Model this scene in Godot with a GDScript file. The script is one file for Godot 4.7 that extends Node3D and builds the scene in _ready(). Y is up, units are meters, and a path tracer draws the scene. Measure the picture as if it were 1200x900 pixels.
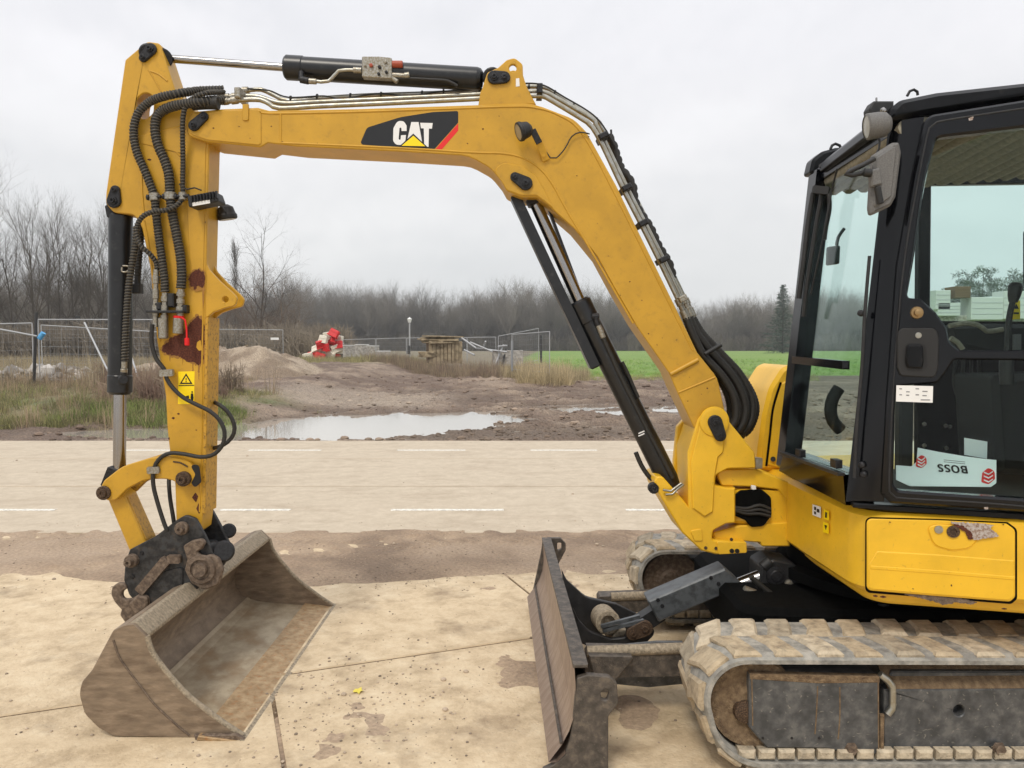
extends Node3D
# A yellow compact excavator on a concrete yard beside a road, mud, field and bare woods behind.

const FOCAL := 900.0
const EYE := 1.70
var tilt := atan(45.0 / 900.0)
var rng := RandomNumberGenerator.new()
var M := {}
var taken := {}
var root_of := {}
var noise_a := FastNoiseLite.new()
var noise_b := FastNoiseLite.new()

# ---------------------------------------------------------------- measuring
func at(px: float, py: float, d: float) -> Vector3:
	var y := -(py - 450.0) / FOCAL
	var x := (px - 600.0) / FOCAL
	var y2 := y * cos(tilt) - sin(tilt)
	var z2 := -y * sin(tilt) - cos(tilt)
	var k := -d / z2
	return Vector3(x * k, EYE + y2 * k, -d)

func on_ground(px: float, py: float, h := 0.0) -> Vector3:
	var a := at(px, py, 1.0)
	var k := (h - EYE) / (a.y - EYE)
	return Vector3(a.x * k, h, -k)

func px_xy(pts: Array, d: float) -> Array:
	var out := []
	for p in pts:
		var q := at(p[0], p[1], d)
		out.append([q.x, q.y] + ([p[2] * d / FOCAL] if p.size() > 2 else []))
	return out

# corners [x, y, radius] become arcs
func rounded(pts: Array, segs := 4, closed := true) -> PackedVector2Array:
	var out := PackedVector2Array()
	var n := pts.size()
	for i in n:
		var p := Vector2(pts[i][0], pts[i][1])
		var r: float = pts[i][2] if pts[i].size() > 2 else 0.0
		if r <= 0.0 or (not closed and (i == 0 or i == n - 1)):
			out.append(p)
			continue
		var a0 = pts[(i - 1 + n) % n]
		var b0 = pts[(i + 1) % n]
		var a := Vector2(a0[0], a0[1]) - p
		var b := Vector2(b0[0], b0[1]) - p
		var half := absf(a.angle_to(b)) / 2.0
		var t := minf(r / maxf(tan(half), 0.05), minf(a.length(), b.length()) * 0.49)
		var s := p + a.normalized() * t
		var e := p + b.normalized() * t
		var turn := PI - 2.0 * half
		var ns := maxi(2, int(ceil(turn / (PI / 2.0) * segs)))
		var rr := t * tan(half)
		var c := p + (a.normalized() + b.normalized()).normalized() * (rr / maxf(sin(half), 0.05))
		var u := s - c
		var w := e - c
		var ang := u.angle_to(w)
		for k in ns + 1:
			out.append(c + u.rotated(ang * k / ns))
	return out

func smooth_line(pts: Array, step := 0.02) -> PackedVector3Array:
	var out := PackedVector3Array()
	var n := pts.size()
	for i in n - 1:
		var p0: Vector3 = pts[maxi(i - 1, 0)]
		var p1: Vector3 = pts[i]
		var p2: Vector3 = pts[i + 1]
		var p3: Vector3 = pts[mini(i + 2, n - 1)]
		var k := maxi(1, int(p1.distance_to(p2) / step))
		for j in k:
			out.append(p1.cubic_interpolate(p2, p0, p3, float(j) / k))
	out.append(pts[n - 1])
	return out

# a torn outline: edges broken up and nudged in and out
func ragged(pts: Array, amount := 1.2, seed_ := 3) -> Array:
	var r := RandomNumberGenerator.new()
	r.seed = seed_
	var base := rounded(pts, 4)
	var out := []
	for i in base.size():
		var a := base[i]
		var b := base[(i + 1) % base.size()]
		var n := maxi(1, int(a.distance_to(b) / 1.6))
		for k in n:
			var q := a.lerp(b, float(k) / n) + (b - a).orthogonal().normalized() * r.randfn(0, amount * 0.4)
			out.append([q.x, q.y])
	return out

# ---------------------------------------------------------------- shapes
func new_shape() -> SurfaceTool:
	var st := SurfaceTool.new()
	st.begin(Mesh.PRIMITIVE_TRIANGLES)
	return st

func tri(st: SurfaceTool, a: Vector3, b: Vector3, c: Vector3, na: Vector3, nb: Vector3, nc: Vector3) -> void:
	if (b - a).cross(c - a).dot(na + nb + nc) > 0.0:
		var t := b; b = c; c = t
		t = nb; nb = nc; nc = t
	st.set_normal(na); st.add_vertex(a)
	st.set_normal(nb); st.add_vertex(b)
	st.set_normal(nc); st.add_vertex(c)

func quad(st: SurfaceTool, a: Vector3, b: Vector3, c: Vector3, d: Vector3, n: Vector3) -> void:
	tri(st, a, b, c, n, n, n)
	tri(st, a, c, d, n, n, n)

func quad4(st: SurfaceTool, a: Vector3, b: Vector3, c: Vector3, d: Vector3, na: Vector3, nb: Vector3, nc: Vector3, nd: Vector3) -> void:
	tri(st, a, b, c, na, nb, nc)
	tri(st, a, c, d, na, nc, nd)

func flat(st: SurfaceTool, a: Vector3, b: Vector3, c: Vector3, d: Vector3, away_from: Vector3) -> void:
	var n := (b - a).cross(c - a).normalized()
	if n.dot((a + c) / 2.0 - away_from) < 0.0:
		n = -n
	quad(st, a, b, c, d, n)

# polygon in local xy, front at z = 0 facing +z, back at z = -depth; chamfered edges; one optional hole
func prism(st: SurfaceTool, poly_in: PackedVector2Array, xf: Transform3D, depth: float, bevel := 0.0, hole := PackedVector2Array()) -> void:
	var poly := PackedVector2Array()
	for p in poly_in:
		if poly.is_empty() or poly[poly.size() - 1].distance_to(p) > 1e-5:
			poly.append(p)
	if poly.size() > 2 and poly[0].distance_to(poly[poly.size() - 1]) < 1e-5:
		poly.remove_at(poly.size() - 1)
	if Geometry2D.is_polygon_clockwise(poly):
		poly.reverse()
	var skip := {}
	if hole.size() > 2:
		var h := hole.duplicate()
		if not Geometry2D.is_polygon_clockwise(h):
			h.reverse()
		var best := INF
		var bi := 0
		var bj := 0
		for i in poly.size():
			for j in h.size():
				if poly[i].distance_to(h[j]) < best:
					best = poly[i].distance_to(h[j]); bi = i; bj = j
		var joined := PackedVector2Array()
		for i in bi + 1:
			joined.append(poly[i])
		var side := (h[bj] - poly[bi]).normalized().orthogonal() * 0.0003
		skip[joined.size() - 1] = true
		for k in h.size():
			joined.append(h[(bj + k) % h.size()])
		var prev := h[(bj - 1 + h.size()) % h.size()]
		joined.append(h[bj] + (prev - h[bj]).normalized() * 0.0003)
		skip[joined.size() - 1] = true
		var nxt := poly[(bi + 1) % poly.size()]
		joined.append(poly[bi] + (nxt - poly[bi]).normalized() * 0.0003)
		for i in range(bi + 1, poly.size()):
			joined.append(poly[i])
		poly = joined
	var n := poly.size()
	var en := []
	for i in n:
		var e := poly[(i + 1) % n] - poly[i]
		en.append(Vector2(e.y, -e.x).normalized())
	var inner := PackedVector2Array()
	for i in n:
		var n1: Vector2 = en[(i - 1 + n) % n]
		var n2: Vector2 = en[i]
		if skip.has((i - 1 + n) % n):
			n1 = n2
		elif skip.has(i):
			n2 = n1
		var m := (n1 + n2) / maxf(1.0 + n1.dot(n2), 0.35)
		inner.append(poly[i] - m * bevel)
	var idx := Geometry2D.triangulate_polygon(poly)
	if idx.is_empty() and hole.is_empty():
		return prism(st, Geometry2D.convex_hull(poly), xf, depth, bevel)
	var zf := xf.basis.z.normalized()
	for i in range(0, idx.size(), 3):
		var q := [inner[idx[i]], inner[idx[i + 1]], inner[idx[i + 2]]]
		tri(st, xf * Vector3(q[0].x, q[0].y, 0), xf * Vector3(q[1].x, q[1].y, 0), xf * Vector3(q[2].x, q[2].y, 0), zf, zf, zf)
		tri(st, xf * Vector3(q[0].x, q[0].y, -depth), xf * Vector3(q[1].x, q[1].y, -depth), xf * Vector3(q[2].x, q[2].y, -depth), -zf, -zf, -zf)
	for i in n:
		if skip.has(i):
			continue
		var j := (i + 1) % n
		var nn: Vector2 = en[i]
		var na := nn
		var nb := nn
		var pn: Vector2 = en[(i - 1 + n) % n]
		var fn: Vector2 = en[j]
		if nn.dot(pn) > 0.8:
			na = (nn + pn).normalized()
		if nn.dot(fn) > 0.8:
			nb = (nn + fn).normalized()
		var wa := (xf.basis * Vector3(na.x, na.y, 0)).normalized()
		var wb := (xf.basis * Vector3(nb.x, nb.y, 0)).normalized()
		var a := poly[i]
		var b := poly[j]
		quad4(st, xf * Vector3(a.x, a.y, -bevel), xf * Vector3(b.x, b.y, -bevel), xf * Vector3(b.x, b.y, -depth + bevel), xf * Vector3(a.x, a.y, -depth + bevel), wa, wb, wb, wa)
		if bevel > 0.0:
			var ia := inner[i]
			var ib := inner[j]
			var fa := (wa + zf).normalized()
			var fb := (wb + zf).normalized()
			quad4(st, xf * Vector3(a.x, a.y, -bevel), xf * Vector3(b.x, b.y, -bevel), xf * Vector3(ib.x, ib.y, 0), xf * Vector3(ia.x, ia.y, 0), fa, fb, fb, fa)
			fa = (wa - zf).normalized()
			fb = (wb - zf).normalized()
			quad4(st, xf * Vector3(a.x, a.y, -depth + bevel), xf * Vector3(b.x, b.y, -depth + bevel), xf * Vector3(ib.x, ib.y, -depth), xf * Vector3(ia.x, ia.y, -depth), fa, fb, fb, fa)

# an outline measured in the plane z = -d, extruded away from the viewer
func slab(st: SurfaceTool, pts: Array, d: float, thick: float, bevel := 0.004, hole := [], further := 0.0) -> void:
	var hp := PackedVector2Array()
	if hole.size():
		hp = rounded(px_xy(hole, d), 5)
	prism(st, rounded(px_xy(pts, d), 5), Transform3D(Basis(), Vector3(0, 0, -d - further)), thick, bevel, hp)

func box(st: SurfaceTool, c: Vector3, size: Vector3, bevel := 0.004, b := Basis()) -> void:
	var x := size.x / 2
	var y := size.y / 2
	prism(st, PackedVector2Array([Vector2(-x, -y), Vector2(x, -y), Vector2(x, y), Vector2(-x, y)]), Transform3D(b, c + b * Vector3(0, 0, size.z / 2)), size.z, minf(bevel, minf(size.z, minf(x, y)) * 0.45))

func frame_of(dir: Vector3, hint := Vector3.UP) -> Basis:
	var z := dir.normalized()
	if absf(z.dot(hint)) > 0.98:
		hint = Vector3.RIGHT
	var x := hint.cross(z).normalized()
	return Basis(x, z.cross(x), z)

# a beam of rectangular section from a to b
func beam(st: SurfaceTool, a: Vector3, b: Vector3, w: float, h: float, bevel := 0.002, hint := Vector3.UP) -> void:
	box(st, (a + b) / 2, Vector3(w, h, a.distance_to(b)), bevel, frame_of(b - a, hint))

# profile of [distance from a, radius], turned about the line from a towards b
func lathe(st: SurfaceTool, a: Vector3, dir: Vector3, prof: Array, sides := 20) -> void:
	var f := frame_of(dir)
	var n := prof.size()
	for k in n - 1:
		var t0: float = prof[k][0]
		var r0: float = prof[k][1]
		var t1: float = prof[k + 1][0]
		var r1: float = prof[k + 1][1]
		var slope := Vector2(t1 - t0, r1 - r0)
		if slope.length() < 1e-6:
			continue
		for i in sides:
			var u0 := TAU * i / sides
			var u1 := TAU * (i + 1) / sides
			var d0 := f.x * cos(u0) + f.y * sin(u0)
			var d1 := f.x * cos(u1) + f.y * sin(u1)
			var n0 := (d0 * slope.x - f.z * slope.y).normalized()
			var n1 := (d1 * slope.x - f.z * slope.y).normalized()
			var p := a + f.z * t0
			var q := a + f.z * t1
			if r0 > 0.0:
				tri(st, p + d0 * r0, p + d1 * r0, q + d1 * r1, n0, n1, n1)
			if r1 > 0.0:
				tri(st, p + d0 * r0, q + d1 * r1, q + d0 * r1, n0, n1, n0)

func rod(st: SurfaceTool, a: Vector3, b: Vector3, r: float, sides := 16, chamfer := 0.0) -> void:
	var l := a.distance_to(b)
	if chamfer > 0.0:
		lathe(st, a, b - a, [[0, 0], [0, r - chamfer], [chamfer, r], [l - chamfer, r], [l, r - chamfer], [l, 0]], sides)
	else:
		lathe(st, a, b - a, [[0, 0], [0, r], [l, r], [l, 0]], sides)

func tube(st: SurfaceTool, pts: PackedVector3Array, r: float, sides := 8, rib := 0.0, every := 2, r_end := -1.0) -> void:
	var n := pts.size()
	var f := frame_of(pts[1] - pts[0])
	var prev := []
	var pn := []
	for i in n:
		var t := (pts[mini(i + 1, n - 1)] - pts[maxi(i - 1, 0)]).normalized()
		if t.length() < 0.5:
			t = f.z
		var ax := f.z.cross(t)
		if ax.length() > 1e-5:
			f = f.rotated(ax.normalized(), f.z.angle_to(t))
		var rr := r if r_end < 0.0 else lerpf(r, r_end, float(i) / (n - 1))
		if rib > 0.0 and i % every == 0:
			rr -= rib
		var ring := []
		var nr := []
		for k in sides:
			var u := TAU * k / sides
			var d := f.x * cos(u) + f.y * sin(u)
			ring.append(pts[i] + d * rr)
			nr.append(d)
		if i:
			for k in sides:
				var m := (k + 1) % sides
				quad4(st, prev[k], prev[m], ring[m], ring[k], pn[k], pn[m], nr[m], nr[k])
		if i == 0 or i == n - 1:
			var e := -f.z if i == 0 else f.z
			for k in range(1, sides - 1):
				tri(st, ring[0], ring[k], ring[k + 1], e, e, e)
		prev = ring
		pn = nr

# ---------------------------------------------------------------- naming
func numbered(called: String) -> String:
	var k: int = taken.get(called, 0)
	taken[called] = k + 1
	return called if k == 0 else "%s_%03d" % [called, k]

func tag(o: Node3D, label := "", category := "", group := "", kind := "") -> Node3D:
	if label: o.set_meta("label", label)
	if category: o.set_meta("category", category)
	if group: o.set_meta("group", group)
	if kind: o.set_meta("kind", kind)
	return o

func put(called: String, mesh: Mesh, m: Material, parent: Node = self) -> MeshInstance3D:
	var o := MeshInstance3D.new()
	o.mesh = mesh
	o.material_override = m
	if parent == self:
		o.name = numbered(called)
		add_child(o)
		return o
	var key := str(parent.get_instance_id()) + called
	var k: int = taken.get(key, 0)
	taken[key] = k + 1
	o.name = called if k == 0 else "%s_%03d" % [called, k]
	parent.add_child(o, true)
	if root_of.has(parent):
		o.position = -root_of[parent]
	return o

func obj(called: String, st: SurfaceTool, m: Material, parent: Node = self) -> MeshInstance3D:
	return put(called, st.commit(), m, parent)

func structure(called: String, st: SurfaceTool, m: Material) -> MeshInstance3D:
	var o := obj(called, st, m)
	o.set_meta("kind", "structure")
	return o

# a thing whose parts are shaped in world places
func thing(called: String, label: String, category: String, where: Vector3, group := "") -> Node3D:
	var o := Node3D.new()
	o.name = numbered(called)
	add_child(o)
	o.position = where
	root_of[o] = where
	tag(o, label, category, group)
	return o

func scatter(called: String, mesh: Mesh, m: Material, spots: Array, tints := [], parent: Node = self) -> MultiMeshInstance3D:
	var mm := MultiMesh.new()
	mm.transform_format = MultiMesh.TRANSFORM_3D
	mm.use_colors = tints.size() > 0
	mm.mesh = mesh
	mm.instance_count = spots.size()
	for i in spots.size():
		mm.set_instance_transform(i, spots[i])
		if tints.size():
			mm.set_instance_color(i, tints[i])
	var o := MultiMeshInstance3D.new()
	o.name = numbered(called)
	o.multimesh = mm
	o.material_override = m
	o.set_meta("kind", "stuff")
	parent.add_child(o, true)
	return o

# ---------------------------------------------------------------- materials
func noise_tex(freq: float, stops: Array, octaves := 4, seed_ := 1, kind := FastNoiseLite.TYPE_SIMPLEX_SMOOTH, size := 512, warp := 0.0) -> NoiseTexture2D:
	var n := FastNoiseLite.new()
	n.noise_type = kind
	n.seed = seed_
	n.frequency = freq
	n.fractal_octaves = octaves
	n.fractal_gain = 0.62
	if warp > 0.0:
		n.domain_warp_enabled = true
		n.domain_warp_amplitude = warp
		n.domain_warp_frequency = freq
	var t := NoiseTexture2D.new()
	t.width = size
	t.height = size
	t.seamless = true
	t.noise = n
	var g := Gradient.new()
	var offs := PackedFloat32Array()
	var cols := PackedColorArray()
	for s in stops:
		offs.append(s[0])
		cols.append(s[1])
	g.offsets = offs
	g.colors = cols
	t.color_ramp = g
	return t

# thin wandering scratches, clear elsewhere
func scratch_tex(c: Color, seed_: int, freq := 0.007, width := 0.06, strong := 0.7) -> NoiseTexture2D:
	var t := noise_tex(freq, [[0.0, Color(c, 0.0)], [1.0 - width * 2.0, Color(c, 0.0)], [1.0 - width, Color(c, strong * 0.5)], [1.0, Color(c, strong)]], 3, seed_, FastNoiseLite.TYPE_SIMPLEX_SMOOTH, 1024, 35.0)
	t.noise.fractal_type = FastNoiseLite.FRACTAL_RIDGED
	return t

func stretched(m: StandardMaterial3D, a: Vector3, b := Vector3.ONE) -> void:
	m.uv1_scale = a
	m.uv2_scale = b

func lin(r: float, g: float, b: float) -> Color:
	return Color(r, g, b).linear_to_srgb()

func surface(called: String, c: Color, rough := 0.6, metal := 0.0) -> StandardMaterial3D:
	var m := StandardMaterial3D.new()
	m.resource_name = called
	m.albedo_color = c
	m.roughness = rough
	m.metallic = metal
	M[called] = m
	return m

# first layer: tones of the surface itself; second layer: patches of dirt or wear with an alpha
func layered(m: StandardMaterial3D, tex: Texture2D, scale: float, over: Texture2D = null, over_scale := 1.0) -> StandardMaterial3D:
	m.albedo_texture = tex
	m.uv1_triplanar = true
	m.uv1_world_triplanar = true
	m.uv1_scale = Vector3.ONE * scale
	if over:
		m.detail_enabled = true
		m.detail_albedo = over
		m.detail_uv_layer = BaseMaterial3D.DETAIL_UV_2
		m.uv2_triplanar = true
		m.uv2_world_triplanar = true
		m.uv2_scale = Vector3.ONE * over_scale
	return m

func relief(m: StandardMaterial3D, tex: Texture2D, cm: float) -> StandardMaterial3D:
	m.heightmap_enabled = true
	m.heightmap_texture = tex
	m.heightmap_scale = cm
	if not m.uv1_triplanar:
		m.uv1_triplanar = true
		m.uv1_world_triplanar = true
	return m

func g1(v: float, a := 1.0) -> Color:
	return Color(v, v, v, a)

func make_materials() -> void:
	var fine = noise_tex(0.02, [[0.0, g1(0.0)], [1.0, g1(1.0)]], 5, 11)
	var grain = noise_tex(0.09, [[0.0, g1(0.0)], [1.0, g1(1.0)]], 4, 12)
	var paint_tone = noise_tex(0.006, [[0.2, g1(0.93)], [0.5, g1(0.97)], [0.8, g1(1.0)]], 5, 21)
	var paint_wear = noise_tex(0.02, [[0.0, Color(0.5, 0.38, 0.18, 0.0)], [0.55, Color(0.5, 0.38, 0.18, 0.0)], [0.78, Color(0.47, 0.35, 0.17, 0.14)], [0.88, Color(0.38, 0.28, 0.15, 0.3)], [0.93, Color(0.27, 0.19, 0.11, 0.75)], [1.0, Color(0.22, 0.15, 0.1, 0.85)]], 6, 22)
	var m = surface("yellow", Color(0.785, 0.60, 0.155), 0.42)
	layered(m, paint_tone, 0.9, paint_wear, 1.7)
	m = surface("yellow_body", Color(0.925, 0.73, 0.16), 0.36)
	layered(m, paint_tone, 0.9, scratch_tex(Color(0.62, 0.47, 0.2), 122, 0.005, 0.05, 0.7), 1.3)
	var heavy_wear = noise_tex(0.016, [[0.0, Color(0.3, 0.2, 0.1, 0.0)], [0.55, Color(0.36, 0.25, 0.13, 0.0)], [0.72, Color(0.34, 0.24, 0.13, 0.4)], [0.88, Color(0.2, 0.15, 0.1, 0.8)]], 6, 23)
	m = surface("yellow_worn", Color(0.77, 0.585, 0.18), 0.5)
	layered(m, paint_tone, 1.2, heavy_wear, 4.0)
	m = surface("weld", Color(0.79, 0.60, 0.155), 0.45)
	layered(m, paint_tone, 2.0)
	m = surface("rust", Color(1, 1, 1), 0.9)
	layered(m, noise_tex(0.03, [[0.2, Color(0.27, 0.125, 0.085)], [0.5, Color(0.33, 0.165, 0.11)], [0.8, Color(0.40, 0.22, 0.14)]], 6, 31), 5.0)
	relief(m, grain, 0.2)
	var scuff = noise_tex(0.012, [[0.0, Color(0.35, 0.34, 0.33, 0.0)], [0.68, Color(0.35, 0.34, 0.33, 0.0)], [0.85, Color(0.36, 0.35, 0.33, 0.12)], [1.0, Color(0.45, 0.43, 0.40, 0.35)]], 6, 41, FastNoiseLite.TYPE_SIMPLEX_SMOOTH, 512, 30.0)
	m = surface("black_paint", Color(0.075, 0.08, 0.09), 0.3)
	layered(m, noise_tex(0.01, [[0.2, g1(0.75)], [0.8, g1(1.0)]], 5, 42), 1.2, scuff, 1.4)
	m = surface("black_gloss", Color(0.045, 0.052, 0.07), 0.14)
	layered(m, noise_tex(0.008, [[0.2, g1(0.7)], [0.8, g1(1.0)]], 5, 43), 0.8)
	m = surface("black_metal", Color(0.14, 0.14, 0.145), 0.5)
	layered(m, noise_tex(0.015, [[0.2, g1(0.7)], [0.8, g1(1.1)]], 5, 44), 1.5, scuff, 2.3)
	m = surface("cylinder_black", Color(0.1, 0.105, 0.115), 0.33)
	layered(m, noise_tex(0.012, [[0.2, g1(0.8)], [0.8, g1(1.0)]], 5, 45), 1.5, scuff, 1.9)
	m = surface("hose", Color(0.16, 0.155, 0.145), 0.62)
	layered(m, noise_tex(0.03, [[0.2, g1(0.85)], [0.8, Color(1.0, 0.97, 0.92)]], 5, 46), 3.0)
	surface("hose_dark", Color(0.13, 0.125, 0.115), 0.7)
	m = surface("hose_grey", Color(0.36, 0.345, 0.315), 0.55)
	layered(m, noise_tex(0.03, [[0.2, g1(0.8)], [0.8, Color(1.0, 0.97, 0.90)]], 5, 47), 3.0)
	m = surface("chrome", Color(0.62, 0.61, 0.60), 0.2, 1.0)
	m = surface("pipe", Color(0.68, 0.68, 0.66), 0.34, 0.8)
	layered(m, noise_tex(0.02, [[0.3, Color(0.9, 0.87, 0.8)], [0.7, g1(1.0)]], 5, 48), 2.0)
	m = surface("fitting", Color(0.66, 0.65, 0.62), 0.4, 0.7)
	layered(m, noise_tex(0.04, [[0.3, Color(0.82, 0.78, 0.70)], [0.65, g1(1.0)]], 5, 49), 4.0)
	m = surface("pin_dark", Color(0.15, 0.15, 0.16), 0.5, 0.2)
	layered(m, noise_tex(0.03, [[0.3, g1(0.6)], [0.7, g1(1.15)]], 5, 50), 4.0)
	m = surface("pin_rusty", Color(1, 1, 1), 0.7, 0.25)
	layered(m, noise_tex(0.03, [[0.25, Color(0.16, 0.12, 0.1)], [0.5, Color(0.3, 0.23, 0.17)], [0.75, Color(0.45, 0.36, 0.27)]], 5, 51), 9.0)
	# bucket steel: brown grey with streaks
	m = surface("bucket_steel", Color(1, 1, 1), 0.6, 0.25)
	layered(m, noise_tex(0.012, [[0.15, Color(0.47, 0.41, 0.345)], [0.5, Color(0.53, 0.465, 0.39)], [0.85, Color(0.60, 0.53, 0.45)]], 6, 61), 3.0,
		noise_tex(0.01, [[0.0, Color(0.26, 0.2, 0.15, 0.0)], [0.5, Color(0.30, 0.24, 0.19, 0.0)], [0.75, Color(0.32, 0.25, 0.19, 0.3)], [1.0, Color(0.27, 0.2, 0.15, 0.6)]], 6, 62, FastNoiseLite.TYPE_SIMPLEX_SMOOTH, 512, 40.0), 1.7)
	stretched(m, Vector3(0.9, 3.2, 0.9), Vector3(0.8, 2.4, 0.8))
	relief(m, fine, 0.08)
	m = surface("bucket_floor", Color(1, 1, 1), 0.5, 0.35)
	layered(m, noise_tex(0.01, [[0.2, Color(0.62, 0.56, 0.465)], [0.5, Color(0.67, 0.61, 0.515)], [0.8, Color(0.73, 0.675, 0.575)]], 6, 63), 1.0)
	m.uv1_scale = Vector3(1.5, 2.0, 1.1)
	m.detail_enabled = true
	m.detail_albedo = noise_tex(0.008, [[0.0, Color(0.5, 0.40, 0.28, 0.0)], [0.45, Color(0.5, 0.40, 0.28, 0.0)], [0.8, Color(0.55, 0.43, 0.29, 0.6)]], 6, 263, FastNoiseLite.TYPE_SIMPLEX_SMOOTH, 512, 40.0)
	m.detail_uv_layer = BaseMaterial3D.DETAIL_UV_2
	m.uv2_triplanar = true
	m.uv2_world_triplanar = true
	m.uv2_scale = Vector3(0.9, 1.0, 0.7)
	m = surface("cutting_edge", Color(1, 1, 1), 0.6, 0.3)
	layered(m, noise_tex(0.014, [[0.2, Color(0.56, 0.46, 0.33)], [0.5, Color(0.64, 0.54, 0.405)], [0.8, Color(0.70, 0.61, 0.475)]], 6, 64), 2.0,
		noise_tex(0.02, [[0.0, Color(0.6, 0.36, 0.15, 0.0)], [0.6, Color(0.66, 0.44, 0.23, 0.0)], [0.9, Color(0.62, 0.39, 0.18, 0.55)]], 5, 65), 2.5)
	m = surface("beam_dusty", Color(1, 1, 1), 0.8)
	layered(m, noise_tex(0.03, [[0.2, Color(0.46, 0.42, 0.355)], [0.5, Color(0.58, 0.53, 0.45)], [0.8, Color(0.67, 0.615, 0.53)]], 6, 66), 3.0)
	relief(m, grain, 0.3)
	m = surface("coupler", Color(0.22, 0.225, 0.235), 0.55, 0.2)
	layered(m, noise_tex(0.015, [[0.25, g1(0.6)], [0.7, Color(1.1, 1.05, 1.0)]], 6, 67), 2.2,
		noise_tex(0.014, [[0.0, Color(0.45, 0.38, 0.3, 0.0)], [0.62, Color(0.40, 0.35, 0.3, 0.0)], [0.9, Color(0.42, 0.35, 0.28, 0.35)]], 6, 68, FastNoiseLite.TYPE_SIMPLEX_SMOOTH, 512, 25.0), 1.6)
	m = surface("cast_brown", Color(1, 1, 1), 0.7, 0.2)
	layered(m, noise_tex(0.02, [[0.2, Color(0.34, 0.285, 0.24)], [0.5, Color(0.42, 0.36, 0.305)], [0.8, Color(0.52, 0.455, 0.39)]], 6, 69), 3.2)
	relief(m, grain, 0.25)
	m = surface("blade_front", Color(1, 1, 1), 0.45, 0.45)
	layered(m, noise_tex(0.01, [[0.2, Color(0.53, 0.455, 0.40)], [0.5, Color(0.60, 0.525, 0.47)], [0.8, Color(0.68, 0.61, 0.555)]], 6, 71, FastNoiseLite.TYPE_SIMPLEX_SMOOTH, 512, 30.0), 3.5, scratch_tex(Color(0.72, 0.68, 0.62), 171), 1.6)
	stretched(m, Vector3(2.0, 1.0, 4.0), Vector3(1.0, 0.8, 2.4))
	m = surface("blade_worn", Color(1, 1, 1), 0.6, 0.25)
	layered(m, noise_tex(0.018, [[0.2, Color(0.27, 0.25, 0.23)], [0.5, Color(0.33, 0.305, 0.28)], [0.8, Color(0.42, 0.385, 0.345)]], 6, 72, FastNoiseLite.TYPE_SIMPLEX_SMOOTH, 512, 20.0), 1.8, scratch_tex(Color(0.55, 0.51, 0.46), 172), 2.2)
	relief(m, grain, 0.15)
	m = surface("grey_cover", Color(0.36, 0.375, 0.385), 0.45, 0.3)
	layered(m, noise_tex(0.012, [[0.2, g1(0.75)], [0.8, g1(1.1)]], 6, 73), 2.0, scuff, 2.6)
	# rubber belt under dust
	m = surface("belt", Color(1, 1, 1), 0.85)
	layered(m, noise_tex(0.012, [[0.2, Color(0.46, 0.45, 0.43)], [0.5, Color(0.56, 0.55, 0.52)], [0.8, Color(0.66, 0.64, 0.60)]], 6, 81), 1.8)
	relief(m, grain, 0.2)
	m = surface("lug_dusty", Color(1, 1, 1), 0.9)
	layered(m, noise_tex(0.014, [[0.15, Color(0.58, 0.535, 0.46)], [0.4, Color(0.695, 0.64, 0.55)], [0.8, Color(0.80, 0.745, 0.645)]], 6, 82), 1.7,
		noise_tex(0.018, [[0.0, Color(0.35, 0.33, 0.3, 0.0)], [0.62, Color(0.42, 0.40, 0.36, 0.0)], [0.85, Color(0.42, 0.40, 0.36, 0.45)]], 6, 83), 1.9)
	relief(m, grain, 0.25)
	for v in 3:
		var lm = m.duplicate()
		lm.resource_name = "lug_dusty_%d" % v
		lm.albedo_color = [Color(0.86, 0.86, 0.86), Color(1, 1, 1), Color(0.94, 0.92, 0.89)][v]
		M["lug_%d" % v] = lm
	m = surface("frame_black", Color(1, 1, 1), 0.45, 0.15)
	layered(m, noise_tex(0.012, [[0.2, Color(0.25, 0.255, 0.26)], [0.55, Color(0.32, 0.325, 0.33)], [0.8, Color(0.40, 0.40, 0.395)]], 6, 84), 1.6, scratch_tex(Color(0.62, 0.60, 0.56), 184, 0.006, 0.07, 0.75), 1.5)
	stretched(m, Vector3.ONE * 1.6, Vector3(1.2, 1.9, 1.2))
	m = surface("soil_on_steel", Color(1, 1, 1), 0.95)
	layered(m, noise_tex(0.02, [[0.15, Color(0.36, 0.29, 0.22)], [0.5, Color(0.45, 0.375, 0.285)], [0.85, Color(0.55, 0.47, 0.365)]], 6, 86), 2.5)
	relief(m, grain, 0.4)
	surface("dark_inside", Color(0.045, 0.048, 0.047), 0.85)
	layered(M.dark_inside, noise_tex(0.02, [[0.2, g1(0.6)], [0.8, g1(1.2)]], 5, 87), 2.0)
	surface("console", Color(0.15, 0.155, 0.15), 0.7)
	layered(M.console, noise_tex(0.05, [[0.2, g1(0.8)], [0.8, g1(1.0)]], 3, 88), 5.0)
	surface("headliner", Color(0.60, 0.58, 0.51), 0.8)
	layered(M.headliner, noise_tex(0.03, [[0.2, g1(0.8)], [0.8, g1(1.0)]], 5, 89), 2.0)
	surface("plastic_grey", Color(0.45, 0.445, 0.435), 0.7)
	layered(M.plastic_grey, noise_tex(0.03, [[0.2, g1(0.8)], [0.8, g1(1.0)]], 5, 90), 8.0)
	surface("plastic_black", Color(0.12, 0.12, 0.12), 0.55)
	surface("lamp_glass", Color(0.62, 0.60, 0.54), 0.25, 0.3)
	surface("seat_cloth", Color(0.12, 0.12, 0.115), 0.9)
	surface("sticker_white", Color(0.9, 0.9, 0.89), 0.5)
	m = surface("flaked_edge", Color(0.62, 0.44, 0.17), 0.7)
	layered(m, paint_tone, 2.0, paint_wear, 6.0)
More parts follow.
